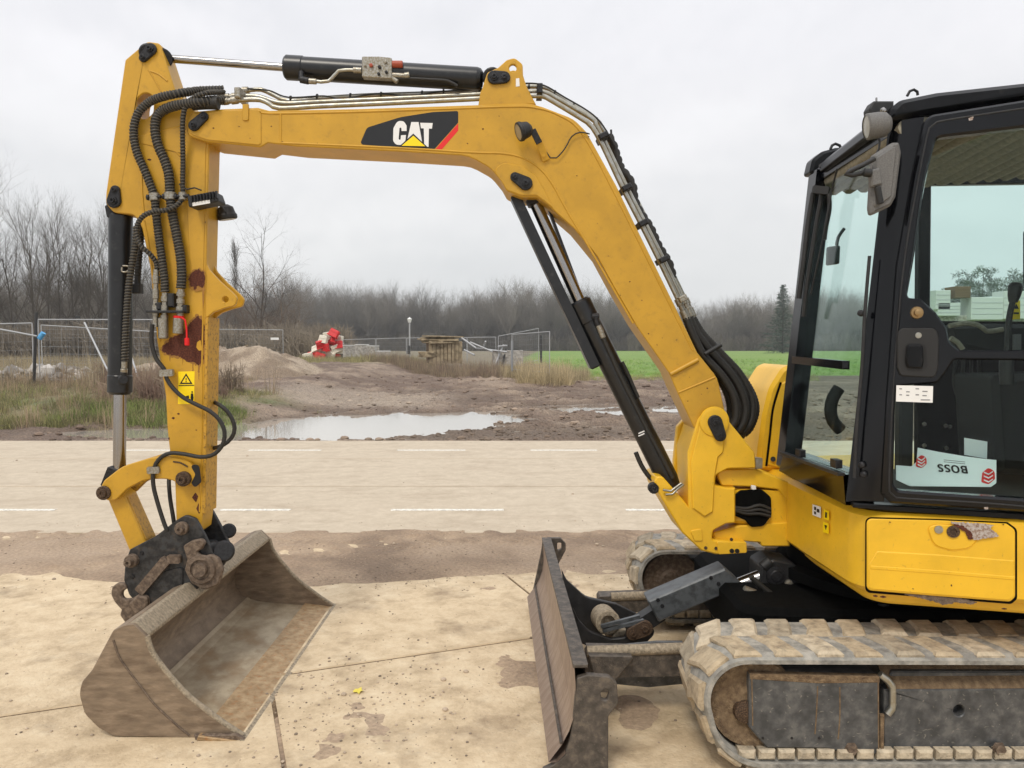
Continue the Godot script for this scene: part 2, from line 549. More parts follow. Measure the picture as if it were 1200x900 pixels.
	surface("sticker_yellow", Color(0.98, 0.85, 0.02), 0.4)
	surface("print_black", Color(0.04, 0.04, 0.045), 0.5)
	surface("print_grey", Color(0.5, 0.5, 0.5), 0.6)
	surface("print_red", Color(0.86, 0.13, 0.12), 0.45)
	surface("emblem_black", Color(0.085, 0.09, 0.1), 0.35)
	surface("red_plastic", Color(0.85, 0.06, 0.07), 0.4)
	surface("orange_cap", Color(0.62, 0.27, 0.17), 0.5)
	surface("brass", Color(0.6, 0.5, 0.35), 0.4, 0.7)
	surface("bare_metal", Color(0.72, 0.69, 0.67), 0.5, 0.2)
	layered(M.bare_metal, noise_tex(0.03, [[0.25, Color(0.7, 0.58, 0.5)], [0.6, g1(1.0)]], 5, 91), 4.0)
	surface("paper", Color(0.93, 0.95, 0.95), 0.8)
	var g = StandardMaterial3D.new()
	g.resource_name = "tinted_glass"
	g.albedo_color = Color(0.92, 0.973, 0.962, 0.0)
	g.roughness = 0.0
	g.refraction_enabled = true
	g.refraction_scale = 0.02
	g.metallic_specular = 0.22
	M["glass"] = g
	M.black_gloss.metallic_specular = 0.42
	M.black_paint.metallic_specular = 0.32
	M.dark_inside.metallic_specular = 0.2
	# ------- ground and country
	var slab_tone = noise_tex(0.007, [[0.15, Color(0.70, 0.62, 0.50)], [0.5, Color(0.79, 0.71, 0.585)], [0.85, Color(0.84, 0.77, 0.65)]], 8, 101, FastNoiseLite.TYPE_SIMPLEX_SMOOTH, 1024, 20.0)
	slab_tone.noise.fractal_gain = 0.78
	var slab_stain = noise_tex(0.006, [[0.0, Color(0.44, 0.36, 0.27, 0.0)], [0.56, Color(0.5, 0.42, 0.32, 0.0)], [0.78, Color(0.52, 0.44, 0.345, 0.35)], [1.0, Color(0.42, 0.34, 0.26, 0.65)]], 6, 102, FastNoiseLite.TYPE_SIMPLEX_SMOOTH, 1024, 25.0)
	m = surface("yard_concrete", Color(1, 1, 1), 0.8)
	layered(m, slab_tone, 0.45, slab_stain, 0.33)
	relief(m, noise_tex(0.06, [[0.0, g1(0.0)], [0.35, g1(0.6)], [1.0, g1(1.0)]], 5, 103, FastNoiseLite.TYPE_SIMPLEX_SMOOTH, 1024), 0.5)
	m = surface("road_concrete", Color(1, 1, 1), 0.75)
	var road_tone = noise_tex(0.012, [[0.15, Color(0.695, 0.64, 0.555)], [0.5, Color(0.735, 0.68, 0.595)], [0.85, Color(0.775, 0.72, 0.635)]], 7, 104, FastNoiseLite.TYPE_SIMPLEX_SMOOTH, 1024, 20.0)
	road_tone.noise.fractal_gain = 0.85
	layered(m, road_tone, 0.3,
		noise_tex(0.006, [[0.0, Color(0.5, 0.42, 0.33, 0.0)], [0.5, Color(0.5, 0.42, 0.33, 0.0)], [0.9, Color(0.56, 0.48, 0.39, 0.28)]], 6, 105, FastNoiseLite.TYPE_SIMPLEX_SMOOTH, 1024, 30.0), 0.11)
	relief(m, grain, 0.15)
	m.uv2_scale = Vector3(0.12, 0.1, 0.3)
	m = surface("road_paint", Color(0.93, 0.915, 0.87), 0.7)
	layered(m, noise_tex(0.03, [[0.3, g1(0.8)], [0.6, g1(1.0)]], 5, 106), 1.5)
	m = surface("soil", Color(1, 1, 1), 0.9)
	layered(m, noise_tex(0.02, [[0.2, g1(0.62)], [0.5, g1(0.86)], [0.8, g1(1.0)]], 6, 107, FastNoiseLite.TYPE_SIMPLEX_SMOOTH, 1024), 0.8,
		noise_tex(0.01, [[0.0, Color(0.3, 0.23, 0.17, 0.0)], [0.55, Color(0.3, 0.23, 0.17, 0.0)], [0.8, Color(0.28, 0.22, 0.17, 0.4)]], 6, 108, FastNoiseLite.TYPE_SIMPLEX_SMOOTH, 1024, 20.0), 0.3)
	m.vertex_color_use_as_albedo = true
	relief(m, noise_tex(0.04, [[0.0, g1(0.0)], [1.0, g1(1.0)]], 6, 109, FastNoiseLite.TYPE_SIMPLEX_SMOOTH, 1024), 1.2)
	m = surface("dirt", Color(1, 1, 1), 0.92)
	layered(m, noise_tex(0.03, [[0.2, g1(0.84)], [0.8, g1(1.0)]], 6, 110, FastNoiseLite.TYPE_SIMPLEX_SMOOTH, 1024), 0.9)
	m.vertex_color_use_as_albedo = true
	relief(m, grain, 0.4)
	m = surface("water", Color(0.80, 0.775, 0.73), 0.05, 0.5)
	m.metallic_specular = 0.75
	m = surface("blade_of_grass", Color(1, 1, 1), 0.8)
	m.vertex_color_use_as_albedo = true
	m = surface("bark", Color(1, 1, 1), 0.9)
	m.vertex_color_use_as_albedo = true
	m = surface("needles", Color(1, 1, 1), 0.8)
	m.vertex_color_use_as_albedo = true
	m = surface("galvanised", Color(0.62, 0.63, 0.64), 0.5, 0.5)
	m = surface("galvanised_pale", Color(0.68, 0.685, 0.69), 0.6, 0.1)
	m = surface("post_dark", Color(0.2, 0.2, 0.2), 0.6)
	m = surface("blue_tape", Color(0.35, 0.65, 0.85), 0.6)
	m = surface("barrier_red", Color(0.87, 0.14, 0.15), 0.45)
	layered(m, noise_tex(0.02, [[0.2, g1(0.85)], [0.8, g1(1.0)]], 4, 121), 0.5)
	m = surface("barrier_white", Color(0.92, 0.89, 0.82), 0.45)
	layered(m, noise_tex(0.02, [[0.2, g1(0.85)], [0.8, g1(1.0)]], 4, 122), 0.5)
	m = surface("block_concrete", Color(1, 1, 1), 0.85)
	layered(m, noise_tex(0.02, [[0.2, Color(0.52, 0.50, 0.47)], [0.5, Color(0.66, 0.64, 0.61)], [0.8, Color(0.78, 0.76, 0.73)]], 5, 123), 0.4)
	m = surface("old_wood", Color(1, 1, 1), 0.85)
	layered(m, noise_tex(0.02, [[0.2, Color(0.45, 0.40, 0.315)], [0.5, Color(0.58, 0.52, 0.42)], [0.8, Color(0.69, 0.63, 0.52)]], 5, 124), 0.25)
	m = surface("wrap_white", Color(0.85, 0.85, 0.84), 0.4)
	m = surface("pebble", Color(1, 1, 1), 0.9)
	m.vertex_color_use_as_albedo = true
	m = surface("leaf_yellow", Color(0.87, 0.80, 0.32), 0.7)
	m = surface("container_white", Color(0.80, 0.81, 0.79), 0.6)
	m = surface("container_brown", Color(0.42, 0.33, 0.22), 0.7)

# ---------------------------------------------------------------- camera, sky, light
func make_view() -> void:
	var cam := Camera3D.new()
	cam.name = "camera"
	add_child(cam)
	cam.position = Vector3(0, EYE, 0)
	cam.rotation.x = -tilt
	cam.fov = rad_to_deg(2.0 * atan(450.0 / FOCAL))
	cam.near = 0.05
	cam.far = 3000.0
	var env := Environment.new()
	env.background_mode = Environment.BG_SKY
	env.tonemap_mode = Environment.TONE_MAPPER_LINEAR
	env.tonemap_exposure = 1.05
	env.sdfgi_enabled = true
	env.ssao_enabled = true
	env.ssil_enabled = true
	env.fog_enabled = true
	env.fog_density = 0.0005
	env.fog_light_color = Color(0.93, 0.94, 0.95)
	var sm := PanoramaSkyMaterial.new()
	sm.panorama = overcast()
	sm.energy_multiplier = 1.0
	var sky := Sky.new()
	sky.sky_material = sm
	env.sky = sky
	var we := WorldEnvironment.new()
	we.name = "world_environment"
	we.environment = env
	add_child(we)
	var sun := DirectionalLight3D.new()
	sun.name = "sun"
	sun.light_energy = 0.5
	sun.light_color = Color(1.0, 0.965, 0.91)
	sun.light_angular_distance = 14.0
	sun.shadow_enabled = true
	add_child(sun)
	sun.look_at_from_position(Vector3.ZERO, Vector3(0.22, -0.8, -0.56))

# an even overcast: brighter towards the zenith, with faint soft banks
func overcast() -> ImageTexture:
	var w := 768
	var h := 384
	var im := Image.create_empty(w, h, false, Image.FORMAT_RGBF)
	var n := FastNoiseLite.new()
	n.seed = 5
	n.frequency = 1.3
	n.fractal_octaves = 5
	n.domain_warp_enabled = true
	n.domain_warp_amplitude = 0.5
	n.domain_warp_frequency = 1.0
	for y in h:
		var el := (0.5 - (y + 0.5) / h) * PI
		var s := maxf(sin(el), 0.0)
		for x in w:
			var az := TAU * (x + 0.5) / w
			var dir := Vector3(cos(az) * cos(el), s * 2.6, sin(az) * cos(el))
			var c := n.get_noise_3dv(dir * 1.1)
			var l := 0.80 + 0.54 * s * s + c * 0.15
			var warm := clampf(0.5 + c * 1.4, 0.0, 1.0)
			var t := clampf(s * 3.0, 0.0, 1.0)
			var col := Color(0.985, 1.0, 0.99).lerp(Color(0.985, 0.985, 1.02), t)
			im.set_pixel(x, y, Color(l * (col.r - 0.012 * (1.0 - warm)), l * col.g, l * (col.b + 0.012 * (1.0 - warm)), 1.0))
	return ImageTexture.create_from_image(im)

# ---------------------------------------------------------------- ground
func ss(a: float, b: float, x: float) -> float:
	return smoothstep(a, b, x) if a < b else 1.0 - smoothstep(b, a, x)

# how far the muddy country lies above the yard at a place
const GROW := 1.049

func land(x: float, z: float) -> float:
	x /= GROW
	z /= GROW
	var d := -z
	var far_flat := 1.0 - ss(42.0, 70.0, d)
	var rough := 0.10 * noise_a.get_noise_2d(x * 9.0, z * 9.0) + 0.075 * noise_a.get_noise_2d(x * 31.0, z * 31.0) + 0.035 * noise_b.get_noise_2d(x * 90.0, z * 90.0)
	var field := ss(38.0, 43.0, d) * ss(0.5, 4.0, x)
	var h := rough * (0.35 + 0.65 * ss(13.0, 14.2, d)) * far_flat * (1.0 - field * 0.8)
	h += 0.06 * noise_b.get_noise_2d(x * 2.0, z * 2.0) * far_flat
	# ruts along the track into the field
	var along := z + 0.35 * x + 0.8 * noise_b.get_noise_2d(x * 1.5, z * 1.5)
	h += 0.07 * sin(along * 5.2) * ss(-4.0, -1.0, x) * (1.0 - ss(8.0, 13.0, x)) * ss(14.0, 16.0, d) * (1.0 - ss(30.0, 38.0, d))
	# weedy bank
	h += 0.42 * ss(-4.6, -7.4, x + 0.5 * noise_b.get_noise_2d(x * 3.0, z * 3.0)) * ss(14.4, 19.0, d) * far_flat
	# rise beyond
	h += 0.25 * ss(26.0, 36.0, d) * (1.0 - ss(-2.0, 4.0, x)) * far_flat
	# heap of spoil
	var q := Vector2((x + 11.2) / 3.0, (z + 33.0) / 2.6)
	var lump := maxf(0.0, 1.0 - q.length())
	h += 1.15 * pow(lump, 0.8) * (1.0 + 0.7 * noise_a.get_noise_2d(x * 6.0, z * 6.0) - 0.45 * absf(noise_b.get_noise_2d(x * 16.0, z * 9.0)))
	q = Vector2((x + 10.0) / 2.0, (z + 31.0) / 2.2)
	h += 0.8 * pow(maxf(0.0, 1.0 - q.length()), 0.9) * (1.0 + 0.3 * noise_a.get_noise_2d(x * 7.0, z * 7.0))
	q = Vector2((x + 13.6) / 3.0, (z + 32.0) / 2.2)
	h += 0.7 * pow(maxf(0.0, 1.0 - q.length()), 0.9)
	# pool beside the road
	q = Vector2(x + 3.1, z + 16.2).rotated(0.55)
	var pool := 1.0 - Vector2(q.x / 4.1, q.y / 2.35).length() + 0.22 * noise_b.get_noise_2d(x * 6.0, z * 6.0) + 0.10 * noise_a.get_noise_2d(x * 16.0, z * 16.0)
	h -= 0.30 * ss(-0.1, 0.5, pool) * (1.0 if h < 0.3 else 0.5)
	# pool at the left below the bank
	q = Vector2(x + 6.8, z + 14.5)
	pool = 1.0 - Vector2(q.x / 2.6, q.y / 0.95).length() + 0.15 * noise_b.get_noise_2d(x * 5.0, z * 5.0)
	h -= 0.16 * ss(0.0, 0.4, pool)
	# wet ruts on the right
	q = Vector2(x - 3.4, z + 19.4).rotated(-0.12)
	pool = 1.0 - Vector2(q.x / 3.6, q.y / 2.3).length()
	h -= 0.12 * ss(0.0, 0.5, pool) * (0.75 + 0.6 * noise_a.get_noise_2d(x * 3.0 + z * 9.0, z * 14.0))
	# mud thrown up along the road edge
	h += 0.05 * ss(12.9, 13.3, d) * (1.0 - ss(14.0, 15.0, d)) * ss(-3.0, 0.0, x) * (1.0 + noise_a.get_noise_2d(x * 8.0, z * 8.0))
	return h - 0.02 - 0.03 * (1.0 - ss(12.9, 13.2, d))

func land_colour(x: float, z: float, h: float) -> Color:
	x /= GROW
	z /= GROW
	var d := -z
	var heap := maxf(maxf(1.0 - Vector2((x + 11.2) / 3.4, (z + 33.0) / 3.0).length(), 1.0 - Vector2((x + 10.0) / 2.4, (z + 31.0) / 2.6).length()), 1.0 - Vector2((x + 13.6) / 3.4, (z + 32.0) / 2.6).length())
	var k := noise_b.get_noise_2d(x * 4.0, z * 4.0)
	var f := noise_a.get_noise_2d(x * 14.0, z * 14.0)
	var mud := Color(0.225, 0.16, 0.12)
	var dry := Color(0.46, 0.355, 0.265)
	var c := mud.lerp(dry, clampf(0.30 + k * 0.9 + f * 0.8, 0.0, 1.0))
	c = c.lerp(Color(0.19, 0.14, 0.105), clampf((0.035 - h) * 11.0, 0.0, 0.75) * ss(13.0, 14.0, d))
	c = c.lerp(Color(0.20, 0.15, 0.11), ss(12.9, 13.4, d) * (1.0 - ss(14.2, 16.5, d)) * ss(-3.5, -1.0, x) * 0.8)
	c = c.lerp(Color(0.50, 0.41, 0.32), ss(18.5, 21.0, d + 1.5 * k) * (1.0 - ss(24.0, 27.0, d + 2.0 * k)) * ss(-8.0, -6.5, x) * (1.0 - ss(-3.0, -1.0, x)) * 0.7)
	# grass of the bank and the field
	var green := Color(0.20, 0.24, 0.085)
	c = c.lerp(green.lerp(Color(0.33, 0.28, 0.15), clampf(0.5 + f * 1.4, 0.0, 1.0)), ss(-5.2, -7.0, x + k) * ss(15.0, 16.5, d) * (1.0 - ss(20.0, 23.0, d) * ss(-16.0, -12.0, x)) * (1.0 - ss(30.0, 60.0, d) * 0.4) * 0.85)
	c = c.lerp(green.lerp(Color(0.36, 0.32, 0.19), clampf(0.6 + f * 1.4, 0.0, 1.0)), ss(0.0, 0.5, k + 0.2) * ss(40.0, 46.0, d) * 0.8)
	var field := ss(39.0, 42.0, d + 1.5 * k + 1.2 * f - 0.12 * maxf(x - 8.0, 0.0)) * ss(0.5, 2.5, x - 0.05 * (d - 40.0) + 3.0 * (1.0 if d > 70.0 else 0.0))
	c = c.lerp(Color(0.215, 0.385, 0.06).lerp(Color(0.27, 0.40, 0.08), clampf(0.5 + k * 2.0, 0.0, 1.0)), field)
	c = c.lerp(Color(0.30, 0.255, 0.165), ss(60.0, 75.0, d) * (1.0 - ss(-2.0, 3.0, x)) * 0.8)
	c = c.lerp(Color(0.33, 0.25, 0.175).lerp(Color(0.56, 0.45, 0.33), clampf(0.4 + f * 2.2 + k * 1.5, 0.0, 1.0)), ss(0.0, 0.12, heap))
	return c

func grid_lines(inner_from: float, inner_to: float, step: float, to_low: float, to_high: float, grow: float) -> PackedFloat32Array:
	var out := PackedFloat32Array()
	var x := inner_from
	while x < inner_to:
		out.append(x)
		x += step
	out.append(inner_to)
	var s := step
	x = inner_to
	while x < to_high:
		s *= grow
		x = minf(x + s, to_high)
		out.append(x)
	s = step
	x = inner_from
	while x > to_low:
		s *= grow
		x = maxf(x - s, to_low)
		out.insert(0, x)
	return out

func sheet(xs: PackedFloat32Array, zs: PackedFloat32Array, height: Callable, colour: Callable, above := -INF) -> ArrayMesh:
	var nx := xs.size()
	var nz := zs.size()
	var v := PackedVector3Array()
	var c := PackedColorArray()
	var nrm := PackedVector3Array()
	for z in zs:
		for x in xs:
			var h: float = height.call(x, z)
			v.append(Vector3(x, h, z))
			c.append(colour.call(x, z, h))
	for j in nz:
		for i in nx:
			var a := v[j * nx + maxi(i - 1, 0)]
			var b := v[j * nx + mini(i + 1, nx - 1)]
			var e := v[maxi(j - 1, 0) * nx + i]
			var f := v[mini(j + 1, nz - 1) * nx + i]
			var n := (f - e).cross(b - a).normalized()
			nrm.append(n if n.y > 0 else -n)
	var idx := PackedInt32Array()
	for j in nz - 1:
		for i in nx - 1:
			var p := j * nx + i
			if maxf(maxf(v[p].y, v[p + 1].y), maxf(v[p + nx].y, v[p + nx + 1].y)) < above:
				continue
			if zs[j + 1] > zs[j]:
				idx.append_array([p, p + 1, p + nx, p + 1, p + nx + 1, p + nx])
			else:
				idx.append_array([p, p + nx, p + 1, p + 1, p + nx, p + nx + 1])
	var arr := []
	arr.resize(Mesh.ARRAY_MAX)
	arr[Mesh.ARRAY_VERTEX] = v
	arr[Mesh.ARRAY_NORMAL] = nrm
	arr[Mesh.ARRAY_COLOR] = c
	arr[Mesh.ARRAY_INDEX] = idx
	var mesh := ArrayMesh.new()
	mesh.add_surface_from_arrays(Mesh.PRIMITIVE_TRIANGLES, arr)
	return mesh

# loose dirt lying over the edge of the yard and the road
# tyre prints pressed into the loose dirt
func tread(x: float, z: float) -> float:
	var out := 0.0
	for l in [[-2.35, -6.1, 1.0, 0.30], [-1.1, -6.0, 1.0, 0.36], [-5.2, -5.9, 1.0, 0.30], [0.6, -6.3, 1.0, 0.2], [-3.9, -6.4, 1.0, 0.12]]:
		var dir := Vector2(l[2], -l[3]).normalized()
		var q := Vector2(x - l[0], z - l[1])
		var s := q.dot(dir)
		var w := q.dot(dir.orthogonal())
		if absf(s) > 1.1 or absf(w) > 0.16:
			continue
		var bars := 0.5 + 0.5 * sin((s + absf(w) * 0.7) * 52.0)
		out = maxf(out, ss(0.35, 0.75, bars) * (1.0 - ss(0.10, 0.16, absf(w))) * (1.0 - ss(0.6, 1.1, absf(s))))
	return out

func dirt(x: float, z: float) -> float:
	x /= GROW
	z /= GROW
	var d := -z
	var k := noise_b.get_noise_2d(x * 5.0 + 40.0, z * 5.0)
	var f := noise_a.get_noise_2d(x * 22.0, z * 22.0)
	var g := noise_a.get_noise_2d(x * 70.0, z * 70.0)
	var inner := 5.12 + 0.13 * sin(x * 1.3 + 0.5) + 0.10 * x * ss(-0.5, 1.5, x) + k * 0.22
	var outer := 6.80 + 0.04 * f
	var band := ss(inner - 0.08, inner + 0.35, d) * (1.0 - ss(outer - 0.25, outer + 0.05, d))
	var h := -0.012 + band * (0.030 + 0.016 * k + 0.012 * f + 0.006 * g)
	# tyre marks crossing the strip
	var t := z * 0.9 + x * 0.34
	h -= band * 0.016 * ss(0.80, 0.95, sin(t * 5.1 + 0.6)) * (0.5 + 0.5 * sin(x * 22.0 - z * 9.0))
	h -= band * 0.009 * tread(x, z) * (0.6 + 0.8 * absf(k + f))
	# trodden patches nearer the machine
	var p := Vector2((x + 0.72) / 0.42, (z + 3.25) / 0.55).rotated(0.3).length()
	h = maxf(h, -0.0025 + 0.010 * (1.0 - p) + 0.009 * k + 0.006 * f + 0.004 * g - 0.02 * ss(0.9, 1.2, p))
	p = Vector2((x - 0.02) / 0.38, (z + 3.6) / 0.30).rotated(-0.3).length()
	h = maxf(h, -0.0030 + 0.009 * (1.0 - p) + 0.010 * k + 0.006 * f + 0.003 * g - 0.02 * ss(0.9, 1.2, p))
	p = Vector2((x - 0.55) / 0.3, (z + 3.35) / 0.4).length()
	h = maxf(h, -0.0030 + 0.009 * (1.0 - p) + 0.010 * k + 0.005 * f + 0.003 * g - 0.02 * ss(0.9, 1.2, p))
	# crumbs everywhere
	h = maxf(h, -0.020 + 0.028 * maxf(0.0, f) * maxf(0.0, g) * 2.4 + 0.012 * k)
	return h

func dirt_colour(x: float, z: float, h: float) -> Color:
	var k := noise_b.get_noise_2d(x * 9.0, z * 9.0)
	var t := ss(0.0, 0.03, h)
	var f := noise_a.get_noise_2d(x * 40.0, z * 40.0)
	f -= 0.55 * tread(x / GROW, z / GROW) * ss(4.9, 5.4, -z / GROW) * -1.0
	return Color(0.44, 0.325, 0.22).lerp(Color(0.34, 0.245, 0.165), t).lerp(Color(0.22, 0.155, 0.105), clampf(k * 1.2 + f * 0.9, 0.0, 0.75)).lerp(Color(0.46, 0.35, 0.25), clampf(-k - f * 0.5, 0.0, 0.6))

func make_ground() -> void:
	# open country
	var xs := grid_lines(-15.5, 11.5, 0.11, -420.0, 420.0, 1.22)
	var zs := PackedFloat32Array()
	var z := 13.3
	while z < 46.0:
		zs.append(-z)
		z += 0.088 + (z - 13.3) * 0.0042
	while z < 460.0:
		zs.append(-z)
		z *= 1.045
	zs.append(-460.0)
	var o := put("ground", sheet(xs, zs, land, land_colour), M.soil)
	o.set_meta("kind", "structure")
	# soil under the paving
	var st := new_shape()
	quad(st, Vector3(-420, -0.06, -13.4), Vector3(420, -0.06, -13.4), Vector3(420, -0.06, 300), Vector3(-420, -0.06, 300), Vector3.UP)
	structure("subsoil", st, M.soil)
	# water standing in the hollows
	for w in [["puddle", -3.1, -16.6, 5.6, 4.4, -0.045], ["puddle", -6.8, -14.5, 3.0, 1.25, -0.05], ["puddle", 3.4, -19.4, 4.4, 3.0, -0.068]]:
		st = new_shape()
		var ring := PackedVector2Array()
		for k in 40:
			ring.append(Vector2(cos(TAU * k / 40) * w[3], sin(TAU * k / 40) * w[4]))
		prism(st, ring, Transform3D(Basis(Vector3.RIGHT, -PI / 2), Vector3(w[1] * GROW, w[5], w[2] * GROW)), 0.004)
		structure("puddle", st, M.water)
	# yard of concrete slabs, laid askew to the road
	var yard := Node3D.new()
	yard.name = "yard"
	add_child(yard)
	yard.set_meta("kind", "structure")
	var u := Vector3(0.933, 0, -0.36)
	var v := Vector3(0.36, 0, 0.933)
	var o0 := Vector3(-1.19, 0, -3.69) * GROW
	for j in range(-2, 3):
		for i in range(-4, 5):
			var lu := 3.5
			var lv := 3.6
			var c := o0 + u * ((i + 0.5) * lu + (1.75 if j % 2 else 0.0)) + v * ((j + 0.5) * lv)
			if c.z < -9.5 or c.z > 6.0 or absf(c.x) > 16.0:
				continue
			st = new_shape()
			var tip := rng.randf_range(-0.0006, 0.0006)
			box(st, c + Vector3(0, -0.075 + tip, 0), Vector3(lu - 0.02, 0.15, lv - 0.02), 0.006, Basis(u, Vector3.UP, v))
			obj("concrete_slab", st, M.yard_concrete, yard)
	st = new_shape()
	quad(st, Vector3(-18, -0.007, -9.5), Vector3(18, -0.007, -9.5), Vector3(18, -0.007, 7), Vector3(-18, -0.007, 7), Vector3.UP)
	structure("ground", st, M.soil_on_steel)
	# road in two strips of concrete
	var road := Node3D.new()
	road.name = "road"
	add_child(road)
	road.set_meta("kind", "structure")
	for strip in [[-6.87, -9.14], [-9.175, -11.4], [-11.43, -13.58]]:
		for i in range(-5, 6):
			st = new_shape()
			box(st, Vector3(i * 24.0 + 3.0, -0.07, (strip[0] + strip[1]) / 2), Vector3(24.0 - 0.012, 0.164, absf(strip[1] - strip[0]) - 0.0), 0.004)
			obj("road_slab", st, M.road_concrete, road)
	# broken white lines
	for row in [[7.82, 0.075, [[-40, 60], [255, 338], [457, 590], [735, 860], [1000, 1135]]], [12.33, 0.10, [[130, 205], [290, 375], [465, 545], [622, 700], [780, 862]]]]:
		var n := 0
		for seg in row[2]:
			var x0: float = (seg[0] - 600.0) / FOCAL * row[0]
			var x1: float = (seg[1] - 600.0) / FOCAL * row[0]
			st = new_shape()
			var worn := ragged([[x0 * 100, row[0] * 100 - row[1] * 50], [x1 * 100, row[0] * 100 - row[1] * 50], [x1 * 100, row[0] * 100 + row[1] * 50], [x0 * 100, row[0] * 100 + row[1] * 50]], 1.1, int(x0 * 31))
			var edge := PackedVector2Array()
			for q in worn:
				edge.append(Vector2(q[0], q[1]) / 100.0)
			prism(st, edge, Transform3D(Basis(Vector3.RIGHT, Vector3(0, 0, -1), Vector3.UP), Vector3(0, 0.0155, 0)), 0.003)
			obj("road_marking", st, M.road_paint, road)
	# dirt
	xs = grid_lines(-4.4, 3.6, 0.022, -15.0, 15.0, 1.25)
	zs = PackedFloat32Array()
	z = 2.2
	while z < 7.45:
		zs.append(-z)
		z += 0.017 + (z - 2.2) * 0.002
	o = put("dirt", sheet(xs, zs, dirt, dirt_colour, -0.012), M.dirt)
	o.set_meta("kind", "structure")
	# pebbles and crumbs
	var spots := []
	var tints := []
	for i in 3600:
		var p := Vector3(rng.randf_range(-4.5, 3.5), 0, -rng.randf_range(2.5, 7.0))
		if i % 4 == 0:
			p = Vector3(rng.randfn(-0.75, 0.35), 0, rng.randfn(-3.3, 0.4))
		if i % 3 == 1:
			p.z = -rng.randf_range(5.0, 6.8)
		if i % 9 == 0:
			p = Vector3(rng.randf_range(-9, 7), 0.0, -rng.randf_range(6.5, 12.8))
		var s := 0.003 + 0.006 * pow(rng.randf(), 3.0) + (0.012 if rng.randf() < 0.01 else 0.0)
		p *= GROW
		p.y = maxf(0.0, dirt(p.x, p.z)) + (0.012 if p.z < -7.1 else 0.0) + s * 0.2
		spots.append(Transform3D(Basis.from_euler(Vector3(rng.randf() * 6, rng.randf() * 6, rng.randf() * 6)).scaled(Vector3(s, s * 0.7, s)), p))
		tints.append(Color(0.34, 0.27, 0.2) * rng.randf_range(0.5, 1.5))
	st = new_shape()
	lathe(st, Vector3(0, -1, 0), Vector3.UP, [[0, 0], [0.35, 0.75], [1.0, 1.0], [1.7, 0.6], [2.0, 0]], 6)
	scatter("gravel", st.commit(), M.pebble, spots, tints)
	# clods of mud by the pool
	spots = []
	tints = []
	for i in 6000:
		var p := Vector3(rng.randf_range(-9, 12), 0, -(13.8 + 22.0 * pow(rng.randf(), 1.5)))
		if p.x < -5.5 and p.z < -17.0 and rng.randf() < 0.7:
			continue
		if i % 5 == 0:
			p = Vector3(rng.randfn(-1.5, 2.6), 0, rng.randfn(-16.6, 1.7))
		var h := land(p.x, p.z)
		if p.z > -13.7 or h < -0.16:
			continue
		var s := (0.014 + 0.06 * pow(rng.randf(), 5.0)) * (1.0 + 0.02 * (-p.z - 14.0))
		p.y = h + s * 0.2
		spots.append(Transform3D(Basis.from_euler(Vector3(rng.randf() * 0.6, rng.randf() * 6, rng.randf() * 0.6)).scaled(Vector3(s * 1.3, s * 0.6, s)), p))
		tints.append(land_colour(p.x, p.z, h) * rng.randf_range(0.5, 1.0))
	scatter("mud_clods", st.commit(), M.pebble, spots, tints)

# ---------------------------------------------------------------- bare trees
func limb(st: SurfaceTool, a: Vector3, b: Vector3, ra: float, rb: float, sides: int) -> void:
	lathe(st, a, b - a, [[0.0, ra], [a.distance_to(b), rb]], sides)

func grow(st: SurfaceTool, r: RandomNumberGenerator, p: Vector3, dir: Vector3, length: float, radius: float, level: int, spec: Dictionary) -> void:
	var steps := 3 if level < 2 else (1 if level == spec.levels else 2)
	var d := dir
	var q := p
	for k in steps:
		var nd: Vector3 = (d + Vector3(r.randfn(0, 1), r.randfn(0, 1), r.randfn(0, 1)) * spec.wander + Vector3.UP * spec.up).normalized()
		var e: Vector3 = q + nd * length / steps
		var r0 := lerpf(radius, radius * 0.55, float(k) / steps)
		var r1 := lerpf(radius, radius * 0.55, float(k + 1) / steps)
		limb(st, q, e, r0, r1, 6 if level == 0 else (4 if level == 1 else 3))
		if level < spec.levels:
			var kids: int = spec.kids if k == steps - 1 else spec.side
			if level == 0 and k == 0:
				kids = spec.low
			for i in kids:
				var ang := r.randf() * TAU
				var f := frame_of(nd)
				var tilt_ := r.randf_range(spec.spread * 0.6, spec.spread * 1.25)
				var kd: Vector3 = (nd * cos(tilt_) + (f.x * cos(ang) + f.y * sin(ang)) * sin(tilt_)).normalized()
				grow(st, r, q.lerp(e, r.randf_range(0.35, 1.0)), kd, length * r.randf_range(0.48, 0.72), r1 * r.randf_range(0.55, 0.78), level + 1, spec)
		d = nd
		q = e

